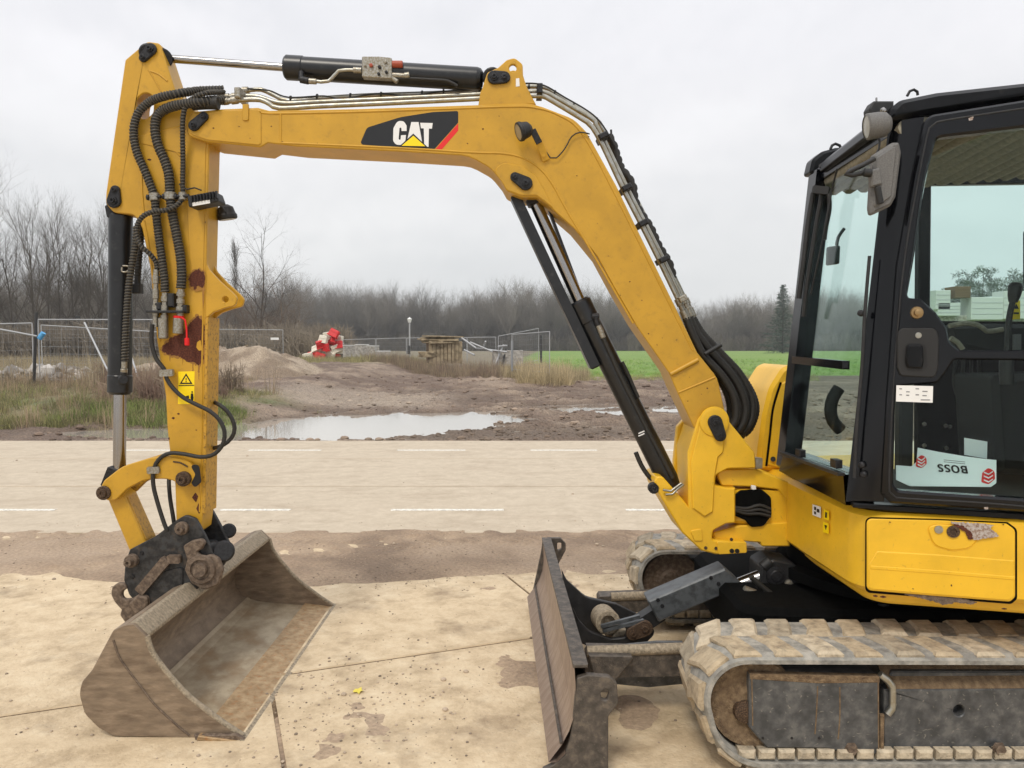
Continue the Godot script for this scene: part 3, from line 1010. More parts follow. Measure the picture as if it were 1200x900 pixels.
func tree_meshes(seed_: int, height: float, spec: Dictionary) -> Array:
	var r := RandomNumberGenerator.new()
	r.seed = seed_
	var trunk := new_shape()
	var crown := new_shape()
	var lean := Vector3(r.randfn(0, 0.03), 1, r.randfn(0, 0.03)).normalized()
	var radius: float = height * spec.girth
	var top: float = height * spec.bole
	var p := Vector3.ZERO
	var k := 0
	var n := 5
	while k < n:
		var q := p + (lean + Vector3(r.randfn(0, 0.035), 0, r.randfn(0, 0.035))) * top / n
		limb(trunk, p, q, radius * lerpf(1.0, 0.68, float(k) / n), radius * lerpf(1.0, 0.68, float(k + 1) / n), 7)
		if k >= n - 3 and spec.get("feather", false) == false:
			var ang := r.randf() * TAU
			grow(crown, r, q, Vector3(cos(ang), 0.9, sin(ang)).normalized(), height * 0.26, radius * 0.3, 1, spec)
		p = q
		k += 1
	if spec.get("feather", false):
		# upright poplar: many short steep branches round one stem
		var q2 := Vector3(0, height, 0)
		limb(crown, p, q2, radius * 0.68, radius * 0.08, 5)
		for i in 75:
			var t := pow(r.randf(), 0.8)
			var b := Vector3.ZERO.lerp(q2, 0.14 + 0.84 * t)
			var ang := r.randf() * TAU
			grow(crown, r, b, Vector3(cos(ang) * 0.42, 1.0, sin(ang) * 0.42).normalized(), height * 0.16 * (1.15 - 0.7 * t), radius * 0.16, 2, spec)
	else:
		grow(crown, r, p, lean, height - top, radius * 0.66, 0, spec)
		for i in int(spec.forks):
			var ang: float = TAU * (i + r.randf() * 0.6) / spec.forks
			grow(crown, r, p, Vector3(cos(ang) * 0.7, 1.0, sin(ang) * 0.7).normalized(), (height - top) * 0.62, radius * 0.5, 0, spec)
	return [trunk.commit(), crown.commit()]

func tinted(base: StandardMaterial3D, called: String, c: Color) -> StandardMaterial3D:
	var m := base.duplicate()
	m.resource_name = called
	m.vertex_color_use_as_albedo = false
	m.albedo_color = c
	M[called] = m
	return m

func wood_tree(called: String, label: String, group: String, meshes: Array, where: Vector3, turn: float, size: float, trunk_m: Material, crown_m: Material) -> Node3D:
	var o := thing(called, label, "tree", where, group)
	root_of.erase(o)
	var t := put("trunk", meshes[0], trunk_m, o)
	var c := put("crown", meshes[1], crown_m, o)
	o.rotation.y = turn
	o.scale = Vector3.ONE * size
	return o

func make_woods() -> void:
	var grey := tinted(M.bark, "bark_grey", Color(0.27, 0.26, 0.23))
	var twig := tinted(M.bark, "twig_grey", Color(0.33, 0.30, 0.26))
	var twig_brown := tinted(M.bark, "twig_brown", Color(0.44, 0.37, 0.30))
	var spec := {"wander": 0.075, "up": 0.14, "levels": 4, "kids": 3, "side": 2, "low": 1, "spread": 0.52, "girth": 0.0125, "bole": 0.32, "forks": 2}
	var tall := []
	for s in 4:
		tall.append(tree_meshes(300 + s, 12.2, spec))
	# the tall bare trees behind the fence
	var looks := [
		[-14, 92, 1.14, "tall bare tree at the end of the fence, crown cut by the picture edge"],
		[16, 96, 1.02, "bare tree with a forked crown, second from the picture edge behind the black fence post"],
		[38, 90, 1.05, "broad bare tree standing straight behind the black fence post"],
		[57, 104, 0.98, "slender bare tree just beyond the fence clamp post"],
		[72, 95, 0.98, "bare tree behind the middle of the slack fence rail"],
		[88, 108, 1.08, "bare tree with dense top twigs behind the dark fence clamp"],
		[103, 94, 0.97, "many-branched bare tree a little beside the dark cylinder"],
		[119, 101, 1.0, "bare tree whose crown touches the dark bucket cylinder"],
		[136, 97, 0.95, "bare tree hidden halfway behind the dark bucket cylinder"],
		[160, 104, 0.93, "bare tree seen in the gap between cylinder and yellow stick"],
		[180, 108, 0.9, "bare tree mostly hidden behind the yellow stick"]]
	var i := 0
	for a in looks:
		var p := at(a[0], 405, a[1])
		p.y = 0.0
		wood_tree("bare_tree", a[3], "tall bare trees behind the fence", tall[i % 4], p, i * 1.7, a[2], grey, twig)
		i += 1
	spec = {"wander": 0.10, "up": 0.3, "levels": 4, "kids": 2, "side": 2, "low": 1, "spread": 0.35, "girth": 0.010, "bole": 0.12, "forks": 1, "feather": true}
	var p := at(277, 405, 135)
	p.y = 0
	wood_tree("poplar_tree", "slim upright poplar beside the yellow stick lug", "", tree_meshes(71, 18.0, spec), p, 0.4, 1.05, grey, twig)
	spec = {"wander": 0.18, "up": 0.03, "levels": 4, "kids": 3, "side": 1, "low": 1, "spread": 0.75, "girth": 0.016, "bole": 0.3, "forks": 3}
	var oak := tree_meshes(72, 15.0, spec)
	p = at(306, 405, 130)
	p.y = 0
	wood_tree("bare_tree", "dark spreading bare tree next to the slim poplar", "", oak, p, 0.0, 0.98, grey, tinted(M.bark, "twig_dark", Color(0.27, 0.25, 0.22)))
	# lower brown trees around them
	spec = {"wander": 0.2, "up": 0.02, "levels": 4, "kids": 3, "side": 2, "low": 2, "spread": 0.8, "girth": 0.016, "bole": 0.14, "forks": 3}
	var bushy := []
	for s in 2:
		bushy.append(tree_meshes(80 + s, 9.0, spec))
	var bush := [
		[211, 120, 0.95, "low russet tree glimpsed past the hoses of the stick"],
		[262, 118, 0.85, "low russet tree directly beside the yellow stick below the poplar"],
		[283, 125, 1.0, "bushy russet tree under the slim poplar"],
		[305, 117, 0.92, "bushy russet tree below the dark spreading tree"],
		[327, 122, 1.0, "bushy russet tree above the end of the mesh panel"],
		[350, 140, 0.9, "russet tree at the edge of the grey wood near the red barriers"]]
	i = 0
	for a in bush:
		p = at(a[0], 405, a[1])
		p.y = 0.0
		wood_tree("russet_tree", a[3], "low russet trees in front of the wood", bushy[i % 2], p, i * 2.1, a[2], grey, twig_brown)
		i += 1
	# the wood across the field: one mass
	spec = {"wander": 0.11, "up": 0.16, "levels": 3, "kids": 4, "side": 2, "low": 2, "spread": 0.55, "girth": 0.012, "bole": 0.34, "forks": 4}
	var kinds := []
	for s in 5:
		var mm := tree_meshes(500 + s, 13.2, spec)
		var joined := SurfaceTool.new()
		joined.append_from(mm[0], 0, Transform3D())
		joined.append_from(mm[1], 0, Transform3D())
		kinds.append(joined.commit())
	var places := [[], [], [], [], []]
	var tints := [[], [], [], [], []]
	var r := RandomNumberGenerator.new()
	r.seed = 44
	for k in 2300:
		var px := r.randf_range(120.0, 1500.0)
		var d := 255.0 + 95.0 * pow(r.randf(), 1.3)
		var q := at(px, 405, d)
		q.y = 0.0
		var s := 1.0 + r.randfn(0, 0.10) - (0.16 if px > 690 else 0.0) + 0.08 * sin(px * 0.021) - 0.05 * sin(px * 0.05)
		if k % 3 == 0:
			s *= 0.72
		places[k % 5].append(Transform3D(Basis(Vector3.UP, r.randf() * TAU).scaled(Vector3(s * 1.1, s, s * 1.1)), q))
		tints[k % 5].append(Color(0.235, 0.212, 0.18).lerp(Color(0.155, 0.148, 0.132), r.randf()) * r.randf_range(0.8, 1.25))
	var wood := Node3D.new()
	wood.name = "far_wood"
	add_child(wood)
	wood.set_meta("kind", "stuff")
	wood.set_meta("label", "grey leafless wood closing off the field")
	for k in 5:
		scatter("wood_trees", kinds[k], M.bark, places[k], tints[k], wood)
	# thicket at the foot of the woods
	var st := new_shape()
	r.seed = 9
	for k in 70:
		var a := r.randf() * TAU
		var b := Vector3(r.randfn(0, 0.5), 0, r.randfn(0, 0.5))
		var e := b + Vector3(cos(a) * r.randf() * 0.9, r.randf_range(0.8, 2.4), sin(a) * r.randf() * 0.9)
		limb(st, b, e, 0.035, 0.012, 3)
		for j in 3:
			var m := b.lerp(e, r.randf_range(0.3, 0.9))
			limb(st, m, m + Vector3(r.randfn(0, 0.4), r.randf_range(0.1, 0.7), r.randfn(0, 0.4)), 0.018, 0.006, 3)
	var thicket := st.commit()
	var spots := []
	var cols := []
	for k in 1500:
		var px := r.randf_range(120.0, 1500.0)
		var d := r.randf_range(246.0, 300.0)
		var q := at(px, 405, d)
		q.y = 0.0
		spots.append(Transform3D(Basis(Vector3.UP, r.randf() * TAU).scaled(Vector3(2.4, r.randf_range(0.9, 2.6), 2.4)), q))
		cols.append(Color(0.12, 0.105, 0.08) * r.randf_range(0.7, 1.4))
	for k in 700:
		var px := r.randf_range(-260.0, 400.0)
		var d := r.randf_range(80.0, 150.0)
		var q := at(px, 405, d)
		q.y = 0.0
		spots.append(Transform3D(Basis(Vector3.UP, r.randf() * TAU).scaled(Vector3(1.8, r.randf_range(0.7, 2.0), 1.8)), q))
		cols.append(Color(0.235, 0.195, 0.145) * r.randf_range(0.7, 1.3))
	for k in 130:
		var x := r.randf_range(-15.5, -6.9)
		var d := r.randf_range(17.0, 24.0)
		if x > -9.6 and d > 20.0 or x < -0.53 * d:
			continue
		var q := Vector3(x * GROW, 0, -d * GROW)
		q.y = land(q.x, q.z) - 0.05
		var s := r.randf_range(0.16, 0.34)
		spots.append(Transform3D(Basis(Vector3.UP, r.randf() * TAU).scaled(Vector3(s, s * r.randf_range(0.7, 1.3), s)), q))
		cols.append(Color(0.30, 0.20, 0.15).lerp(Color(0.36, 0.29, 0.2), r.randf()) * r.randf_range(0.6, 1.3))
	scatter("undergrowth", thicket, M.bark, spots, cols)
	# trees behind the first row at the left
	spots = []
	cols = []
	for k in 190:
		var px := r.randf_range(-260.0, 250.0)
		var d := r.randf_range(118.0, 190.0)
		var q := at(px, 405, d)
		q.y = 0.0
		var s := r.randf_range(0.65, 1.0) * (d / 190.0 + 0.12)
		spots.append(Transform3D(Basis(Vector3.UP, r.randf() * TAU).scaled(Vector3(s, s, s)), q))
		cols.append(Color(0.20, 0.18, 0.15) * r.randf_range(0.8, 1.25))
	scatter("back_row_woods", kinds[1], M.bark, spots, cols)
	# conifers
	spruce("spruce_tree", "dark blue-green conifer at the edge of the field beside the cab", at(917, 405, 170), 15.0, 21)
	var more := [[1128, 205, 21.0, "round-topped evergreen seen through the cab door glass beside the side pillar"], [1150, 196, 21.5, "evergreen seen through the cab door glass above the brown crate"], [1172, 210, 20.0, "evergreen seen through the cab door glass over the white containers"], [1196, 200, 21.0, "evergreen seen through the cab door glass beside the seat edge"]]
	var s2 := 60
	for a in more:
		evergreen("evergreen_tree", a[3], at(a[0], 405, a[1]), a[2], s2)
		s2 += 1

func spray(st: SurfaceTool, r: RandomNumberGenerator, p: Vector3, d: Vector3, l: float, w: float, c: Color) -> void:
	var side := d.cross(Vector3(r.randfn(0, 1), r.randfn(0, 1), r.randfn(0, 1))).normalized() * w
	var n := side.cross(d).normalized()
	if n.y < 0:
		n = -n
	st.set_color(c)
	tri(st, p - side * 0.4, p + side * 0.4, p + d * l * 0.6 + side, n, n, n)
	st.set_color(c)
	tri(st, p - side * 0.4, p + d * l * 0.6 - side, p + d * l, n, n, n)

func spruce(called: String, label: String, where: Vector3, h: float, seed_: int) -> void:
	where.y = 0.0
	var r := RandomNumberGenerator.new()
	r.seed = seed_
	var o := thing(called, label, "tree", where)
	root_of.erase(o)
	var st := new_shape()
	limb(st, Vector3.ZERO, Vector3(0, h, 0), 0.22, 0.03, 7)
	obj("trunk", st, M.bark_grey, o)
	st = new_shape()
	var y := 0.5
	while y < h:
		var t := y / h
		var reach := lerpf(6.0, 0.3, pow(t, 0.85)) * r.randf_range(0.75, 1.15)
		for k in 9:
			var a := r.randf() * TAU
			var b := Vector3(cos(a), r.randf_range(-0.15, 0.2), sin(a)).normalized()
			var len_ := reach * r.randf_range(0.6, 1.1)
			var n := int(6 + len_ * 9)
			for j in n:
				var q := Vector3(0, y, 0) + b * len_ * (float(j) + 0.5) / n + Vector3(r.randfn(0, 0.16), r.randfn(-0.05, 0.12), r.randfn(0, 0.16))
				spray(st, r, q, (b + Vector3(r.randfn(0, 0.5), r.randf_range(-0.3, 0.25), r.randfn(0, 0.5))).normalized(), 0.45, 0.10, Color(0.055, 0.085, 0.068) * r.randf_range(0.6, 1.5))
		y += lerpf(0.62, 0.36, t)
	obj("crown", st, M.needles, o)

func evergreen(called: String, label: String, where: Vector3, h: float, seed_: int) -> void:
	where.y = 0.0
	var r := RandomNumberGenerator.new()
	r.seed = seed_
	var o := thing(called, label, "tree", where, "evergreens seen through the cab")
	root_of.erase(o)
	var st := new_shape()
	limb(st, Vector3.ZERO, Vector3(0, h * 0.9, 0), 0.25, 0.05, 7)
	obj("trunk", st, M.bark_grey, o)
	st = new_shape()
	for k in 60:
		var c := Vector3(r.randfn(0, 2.3), h * r.randf_range(0.25, 0.98), r.randfn(0, 2.3))
		var tint := Color(0.06, 0.085, 0.045) * r.randf_range(0.6, 1.6)
		for j in 70:
			var d := Vector3(r.randfn(0, 1), r.randfn(0, 0.7), r.randfn(0, 1)).normalized()
			spray(st, r, c + d * r.randf_range(0.2, 1.1), (d + Vector3(0, 0.4, 0)).normalized(), 0.55, 0.16, tint * r.randf_range(0.7, 1.3))
	obj("crown", st, M.needles, o)

# ---------------------------------------------------------------- grass and weeds
func tuft_mesh(seed_: int, n: int, spread: float, h: float, w: float, bend: float) -> Mesh:
	var r := RandomNumberGenerator.new()
	r.seed = seed_
	var st := new_shape()
	for k in n:
		var a := r.randf() * TAU
		var b := Vector3(cos(a), 0, sin(a)) * spread * sqrt(r.randf())
		var out := Vector3(cos(a), 0, sin(a)).rotated(Vector3.UP, r.randfn(0, 0.6)) * bend * r.randf_range(0.2, 1.2)
		var l := h * r.randf_range(0.5, 1.1)
		var side := Vector3(-sin(a), 0, cos(a)).rotated(Vector3.UP, r.randf() * PI) * w
		var m := b + Vector3(0, l * 0.6, 0) + out * l * 0.35
		var e := b + Vector3(0, l * (1.0 - 0.25 * bend), 0) + out * l
		var nn := side.cross(Vector3.UP).normalized()
		st.set_color(Color(1, 1, 1) * r.randf_range(0.75, 1.2))
		quad(st, b - side, b + side, m + side * 0.7, m - side * 0.7, nn)
		tri(st, m - side * 0.7, m + side * 0.7, e, nn, nn, nn)
	return st.commit()

func make_weeds() -> void:
	var r := RandomNumberGenerator.new()
	r.seed = 77
	var grass := tuft_mesh(1, 16, 0.16, 0.32, 0.006, 0.7)
	var dead := tuft_mesh(2, 16, 0.18, 0.62, 0.005, 0.9)
	var stalks := tuft_mesh(3, 12, 0.14, 0.95, 0.005, 0.22)
	var lists := {"short_grass": [grass, [], []], "dead_grass": [dead, [], []], "dry_stalks": [stalks, [], []]}
	var drop := func(_n: int, kind: String, x: float, z: float, s: float, c: Color):
		x *= GROW
		z *= GROW
		var p := Vector3(x, land(x, z) - 0.02, z)
		lists[kind][1].append(Transform3D(Basis(Vector3.UP, r.randf() * TAU).scaled(Vector3(s * 1.15, s, s * 1.15)), p))
		lists[kind][2].append(c * r.randf_range(0.5, 1.45))
	# bank at the left
	for k in 4200:
		var d := 15.0 + 12.0 * pow(r.randf(), 1.4)
		var x := r.randf_range(-15.0, -4.4)
		var edge := -6.6 + 0.7 * noise_b.get_noise_2d(x * 6.0, d * 6.0) + maxf(0.0, 17.0 - d) * 0.2 - (0.0 if d < 18.0 else 0.6)
		if x > edge and r.randf() > 0.05:
			continue
		if d > 20.0 and x > -8.8:
			continue
		var n := noise_b.get_noise_2d(x * 9.0, d * 9.0) + 0.25 * noise_a.get_noise_2d(x * 25.0, d * 25.0)
		if n > 0.03 and d < 19.0:
			drop.call(0, "short_grass", x, -d, r.randf_range(0.45, 0.95), Color(0.30, 0.285, 0.12))
		elif n < -0.22 and r.randf() < 0.8:
			continue
		elif r.randf() < 0.6:
			drop.call(0, "dead_grass", x, -d, r.randf_range(0.3, 0.7), Color(0.40, 0.33, 0.20))
		elif r.randf() < 0.7:
			drop.call(0, "dry_stalks", x, -d, r.randf_range(0.3, 0.8), Color(0.36, 0.265, 0.175))
		else:
			drop.call(0, "short_grass", x, -d, r.randf_range(0.5, 1.2), Color(0.26, 0.27, 0.10))
	# tall reeds and brambles along the fence
	for k in 650:
		var x := r.randf_range(-18.0, -6.5)
		var d := r.randf_range(20.5, 26.5)
		if x > -9.5 and d > 21.5:
			continue
		drop.call(0, "dry_stalks" if k % 3 else "dead_grass", x, -d, r.randf_range(0.4, 1.15), Color(0.33, 0.24, 0.165).lerp(Color(0.45, 0.37, 0.24), r.randf()))
	for k in 2600:
		var d := r.randf_range(33.0, 80.0)
		var x := r.randf_range(-0.75 * d - 4.0, -0.40 * d)
		if Vector2(x + 10.8, d - 33.0).length() < 4.5:
			continue
		drop.call(0, "dead_grass", x, -d, r.randf_range(0.7, 1.5), Color(0.36, 0.29, 0.19).lerp(Color(0.43, 0.36, 0.23), r.randf()))
	# bright young grass near the road
	for k in 500:
		var x := r.randf_range(-9.5, -5.8)
		drop.call(0, "short_grass", x, -r.randf_range(15.4, 17.2), r.randf_range(0.5, 1.0), Color(0.25, 0.30, 0.09))
	for k in 220:
		drop.call(0, "short_grass", r.randfn(-7.6, 0.5), r.randfn(-19.8, 0.6), r.randf_range(0.35, 0.8), Color(0.30, 0.285, 0.12))
	# brambles and rough grass in front of the timber pile and along the pipe fence
	for k in 2300:
		var px := r.randf_range(425.0, 690.0)
		var d := r.randf_range(34.0, 43.0) + (maxf(0.0, 520.0 - px) * 0.12)
		var q := at(px, 405, d)
		var brown := Color(0.27, 0.19, 0.15) if px < 590 else Color(0.48, 0.385, 0.24)
		drop.call(0, "dry_stalks" if r.randf() < 0.45 else "dead_grass", q.x, -d, r.randf_range(0.5, 1.0), brown.lerp(Color(0.36, 0.31, 0.18), r.randf() * 0.7))
	for k in 700:
		var px := r.randf_range(610.0, 668.0)
		var d := r.randf_range(30.0, 36.0)
		drop.call(0, "dead_grass" if k % 3 else "dry_stalks", at(px, 405, d).x, -d, r.randf_range(0.7, 1.35), Color(0.52, 0.42, 0.25))
	for k in 700:
		var px := r.randf_range(350.0, 520.0)
		var d := r.randf_range(44.0, 62.0)
		drop.call(0, "dead_grass", at(px, 405, d).x, -d, r.randf_range(0.8, 1.5), Color(0.38, 0.34, 0.17))
	for k in 900:
		var px := r.randf_range(655.0, 960.0)
		var d := r.randf_range(35.0, 42.0)
		drop.call(0, "dead_grass" if k % 2 else "short_grass", at(px, 405, d).x, -d, r.randf_range(0.25, 0.75), Color(0.36, 0.37, 0.13))
	for k in 2600:
		var px := r.randf_range(640.0, 1400.0)
		var d := r.randf_range(41.0, 90.0)
		drop.call(0, "short_grass", at(px, 405, d).x, -d, r.randf_range(0.5, 0.9), Color(0.22, 0.36, 0.07))
	for called in lists:
		scatter(called, lists[called][0], M.blade_of_grass, lists[called][1], lists[called][2])

# ---------------------------------------------------------------- fences and things beyond the road
func bar(st: SurfaceTool, a: Vector3, b: Vector3, r := 0.018, sides := 7) -> void:
	rod(st, a, b, r, sides)

# a site fence panel: round frame of two posts and two rails, and thin wires
func mesh_panel(called: String, label: String, a: Vector3, b: Vector3, h0: float, h1: float, group: String, wires := true) -> void:
	var o := thing(called, label, "fence", a, group)
	var up := Vector3.UP
	for e in [[a, h0], [b, h1]]:
		var st := new_shape()
		bar(st, e[0], e[0] + up * e[1])
		obj("post", st, M.galvanised_pale, o)
	for k in 2:
		var st := new_shape()
		var f := 1.0 if k == 0 else 0.08
		bar(st, a + up * h0 * f, b + up * h1 * f)
		obj("rail", st, M.galvanised_pale, o)
	if wires:
		var st := new_shape()
		var l := a.distance_to(b)
		var n := int(l / 0.16)
		for i in range(1, n):
			var t := float(i) / n
			var q := a.lerp(b, t)
			bar(st, q + up * lerpf(h0, h1, t) * 0.08, q + up * lerpf(h0, h1, t), 0.0032, 3)
		for j in 7:
			var f := 0.2 + 0.13 * j
			bar(st, a + up * h0 * f, b + up * h1 * f, 0.0032, 3)
		var w := obj("wire_grid", st, M.galvanised, o)
		w.set_meta("kind", "stuff")

func ground_at(px: float, d: float, up := 0.0) -> Vector3:
	var p := at(px, 405, d)
	p.y = land(p.x, p.z) + up
	return p

func one(called: String, label: String, category: String, st: SurfaceTool, m: Material, group := "") -> MeshInstance3D:
	var o := obj(called, st, m)
	tag(o, label, category, group)
	return o

func make_site() -> void:
	var site := "wire mesh fence panels of the site"
	# left fence
	mesh_panel("mesh_fence", "mesh fence panel running out of the picture beyond the black post", at(-120, 462, 23.0), at(40, 455, 24.2), 2.05, 2.05, site)
	mesh_panel("mesh_fence", "mesh fence panel between the clamped post and the dark cylinder", at(47, 452, 24.4), at(196, 448, 25.2), 2.1, 2.05, site)
	mesh_panel("mesh_fence", "far mesh fence panel behind the clamped one, its rail sagging to the yellow stick", at(50, 442, 31.0), at(192, 440, 31.0), 2.1, 1.75, site)
	mesh_panel("mesh_fence", "mesh fence panel behind the spoil heap with a pale label", at(245, 425, 46.0), at(332, 425, 47.0), 2.0, 2.0, site)
	var st := new_shape()
	rod(st, at(39.5, 455, 23.6), at(42.5, 366, 23.6), 0.045, 10)
	one("fence_post", "black leaning post tied to the mesh fence with blue tape", "post", st, M.post_dark)
	st = new_shape()
	rod(st, at(46, 397, 23.5), at(51, 390, 23.5), 0.075, 10)
	one("tape_wrap", "bright blue tape wrapped round the fence post", "tape", st, M.blue_tape)
	var st2 := new_shape()
	bar(st2, at(99, 378, 24.0), at(129, 440, 22.6), 0.028)
	one("fence_stay", "slanting pale stay leaning on the fence before the dark cylinder", "stay", st2, M.galvanised_pale, "fence stays")
	st2 = new_shape()
	bar(st2, at(152, 412, 24.0), at(168, 462, 22.6), 0.028)
	one("fence_stay", "slanting pale stay between the dark cylinder and the yellow stick", "stay", st2, M.galvanised_pale, "fence stays")
	st2 = new_shape()
	bar(st2, at(0, 386, 23.0), at(43, 394, 23.4), 0.03)
	one("loose_pipe", "grey pipe slung from the black post towards the picture edge", "pipe", st2, M.galvanised_pale)
	st2 = new_shape()
	box(st2, at(91, 371.5, 30.8), Vector3(0.2, 0.1, 0.07), 0.01)
	one("fence_clamp", "small dark clamp on the sagging fence rail", "clamp", st2, M.post_dark)
	st2 = new_shape()
	box(st2, at(322, 397, 46.6), Vector3(0.5, 0.14, 0.02), 0.005)
	one("fence_label", "small pale label hanging on the mesh panel behind the heap", "label", st2, M.sticker_white)
	# leaning panel by the heap
	st2 = new_shape()
	bar(st2, at(254, 393, 36.0), at(259, 430, 35.0), 0.035)
	one("fence_stay", "leaning pale pole in front of the mesh panel beside the yellow stick", "stay", st2, M.galvanised_pale, "fence stays")
	# fence row across the middle
	var row := "mesh panels in a row before the wood"
	var xs := [[402, 62, 398], [441, 58, 397], [477, 54, 396], [513, 51, 396], [548, 49, 395.5], [582, 47, 395]]
	var names := ["mesh panel standing next to the red barrier heap", "mesh panel crossing behind the grey blocks", "mesh panel between lamp post and timber pile", "mesh panel rising behind the timber pile", "mesh panel behind the tangle of pipes"]
	for i in xs.size() - 1:
		var a: Vector3 = at(xs[i][0], 405, xs[i][1])
		var b: Vector3 = at(xs[i + 1][0] - 1.0, 405, xs[i + 1][1])
		a.y = 0.1
		b.y = 0.1
		mesh_panel("mesh_fence", names[i], a, b, at(0, xs[i][2], xs[i][1]).y - 0.1, at(0, xs[i + 1][2], xs[i + 1][1]).y - 0.1, row)
	mesh_panel("mesh_fence", "mesh panel at the edge of the green field with a doubled post", at(584, 437, 43.0), at(631, 425, 45.0), 2.05, 2.0, row)
	mesh_panel("mesh_fence", "tall slanted mesh panel standing nearest the boom cylinder", at(600, 436, 38.0), at(644, 441, 33.5), 1.85, 1.95, row)
	st2 = new_shape()
	rod(st2, at(634, 425, 36.0), at(634, 393, 36.0), 0.05, 8)
	one("fence_post", "dark square post inside the slanted mesh panel", "post", st2, M.post_dark)
	st2 = new_shape()
	rod(st2, at(600, 436, 37.9), at(600, 399, 37.9), 0.06, 8)
	one("fence_post", "grey steel post in front of the pile of pipes", "post", st2, M.galvanised)
	# camera pole
	var o := thing("lamp_post", "thin pale pole with a small lamp head in front of the wood", "lamp post", ground_at(480, 64))
	st2 = new_shape()
	rod(st2, ground_at(480, 64), at(480, 377, 64), 0.06, 8)
	obj("pole", st2, M.galvanised_pale, o)
	st2 = new_shape()
	lathe(st2, at(480, 378, 64), Vector3.UP, [[0, 0], [0, 0.12], [0.3, 0.2], [0.42, 0.03], [0.46, 0]], 10)
	obj("lamp_head", st2, M.sticker_white, o)
	st2 = new_shape()
	box(st2, at(478.5, 410, 63.6), Vector3(0.3, 0.7, 0.3), 0.03)
	obj("switch_box", st2, M.post_dark, o)
	# heap of red and white road barriers
	var heap := [
		[375, 418, 372, 1, 0, "red barrier lying lowest at the front corner of the heap"], [387, 415, 395, 0, 1, "white barrier on the ground in the middle of the heap"],
		[392, 413, 401, 1, 2, "red barrier on the ground beside the grey blocks"], [381, 406.5, 378, 1, 3, "red barrier standing on the lower white one"],
		[396, 404, 402, 1, 4, "red barrier tilted on the grey block side of the heap"], [388, 408, 388, 0, 5, "white barrier squeezed between two red ones"],
		[379, 397.5, 372, 0, 6, "white barrier high on the fence side of the heap"], [389, 398.5, 388, 1, 7, "red barrier under the topmost one"],
		[397, 397.5, 399, 0, 8, "white barrier high above the grey blocks"], [391.5, 390.5, 391, 1, 9, "red barrier on the very top of the heap"],
		[367, 416, 366, 1, 10, "dark red barrier lying flat apart from the heap"], [384, 402, 384, 1, 11, "red barrier in the core of the heap"],
		[361, 418, 361, 0, 12, "white barrier lying in the grass beyond the flat dark red one"], [371, 408.5, 371, 0, 13, "white barrier leaning on the fence side halfway up the heap"],
		[400, 410, 400, 0, 14, "white barrier wedged upright against the pale grey blocks"], [376.5, 403, 376, 1, 15, "red barrier just under the high white one on the fence side"],
		[394, 408, 394, 0, 16, "white barrier showing between two red ones beside the blocks"], [383.5, 393.5, 383, 0, 17, "white barrier peeping out behind the topmost red one"]]
	var hd := 66.0
	var proto: Array = barrier_mesh()
	for b in heap:
		var q := at(b[0], b[1], hd + (b[4] % 3) * 0.35)
		var t := thing("road_barrier", b[5], "road barrier", q, "red and white barriers in a heap")
		root_of.erase(t)
		put("body", proto[0], M.barrier_red if b[3] else M.barrier_white, t)
		put("rim", proto[1], M.barrier_red if b[3] else M.barrier_white, t)
		t.rotation = Vector3(rng.randfn(0, 0.2), rng.randfn(0.2, 0.7), rng.randfn(0, 0.25))
		t.scale = Vector3.ONE * 0.84
	# grey blocks in wrapping
	var blocks := [
		[410, 412, 62.0, 1.45, 0.95, "pale grey concrete block nearest the red barriers"], [424, 411.5, 60.0, 1.4, 0.95, "pale grey concrete block in the middle of the row"],
		[437, 412, 58.5, 1.2, 0.8, "grey concrete block at the weedy end of the row"], [449, 417, 55.0, 1.3, 0.6, "low grey block half sunk in the brambles"]]
	for b in blocks:
		var q := at(b[0], b[1], b[2])
		var t := thing("concrete_block", b[5], "concrete block", q, "concrete blocks in a row")
		st2 = new_shape()
		box(st2, q, Vector3(b[3] * 0.72, b[4], 0.8), 0.03, Basis(Vector3.UP, 0.3))
		obj("block", st2, M.block_concrete, t)
		st2 = new_shape()
		box(st2, q + Vector3(0, b[4] * 0.5 + 0.03, 0), Vector3(b[3] * 0.74, 0.06, 0.82), 0.015, Basis(Vector3.UP, 0.3))
		obj("wrapping_sheet", st2, M.wrap_white, t)
	# old timber hut base and slabs
	var hp := at(518, 412, 45.0)
	var hut := thing("timber_pile", "tan pile of old boards and slabs stacked like a table in the brambles", "timber pile", Vector3(hp.x, 0, hp.z))
	st2 = new_shape()
	box(st2, at(520, 413, 45.3), Vector3(1.9, 1.25, 1.3), 0.03, Basis(Vector3.UP, 0.25))
	obj("crate", st2, M.container_brown, hut)
	for k in 9:
		st2 = new_shape()
		var across := Basis(Vector3.UP, 0.25)
		box(st2, at(520, 413 + rng.randf_range(-0.6, 0.6), 45.3) + across * Vector3(-0.88 + k * 0.22, 0, 0.69), Vector3(rng.randf_range(0.17, 0.205), 1.3, 0.05), 0.008, across)
		obj("board", st2, M.old_wood, hut)
	var yy := 0.0
	for k in 7:
		st2 = new_shape()
		box(st2, at(516 + rng.randfn(0, 2.5), 401.5 - k * 1.2, 45.0 + rng.randfn(0, 0.2)), Vector3(rng.randf_range(1.8, 2.6), 0.075, rng.randf_range(0.5, 1.5)), 0.01, Basis.from_euler(Vector3(0.02, 0.25 + rng.randfn(0, 0.12), rng.randfn(0.02, 0.03))))
		obj("board", st2, M.old_wood, hut)
	for k in 4:
		st2 = new_shape()
		box(st2, at(500 + k * 0.5, 413 + k * 1.6, 44.6), Vector3(0.9, 0.1, 0.7), 0.01, Basis(Vector3.UP, 0.2 * k))
		obj("board", st2, M.old_wood, hut)
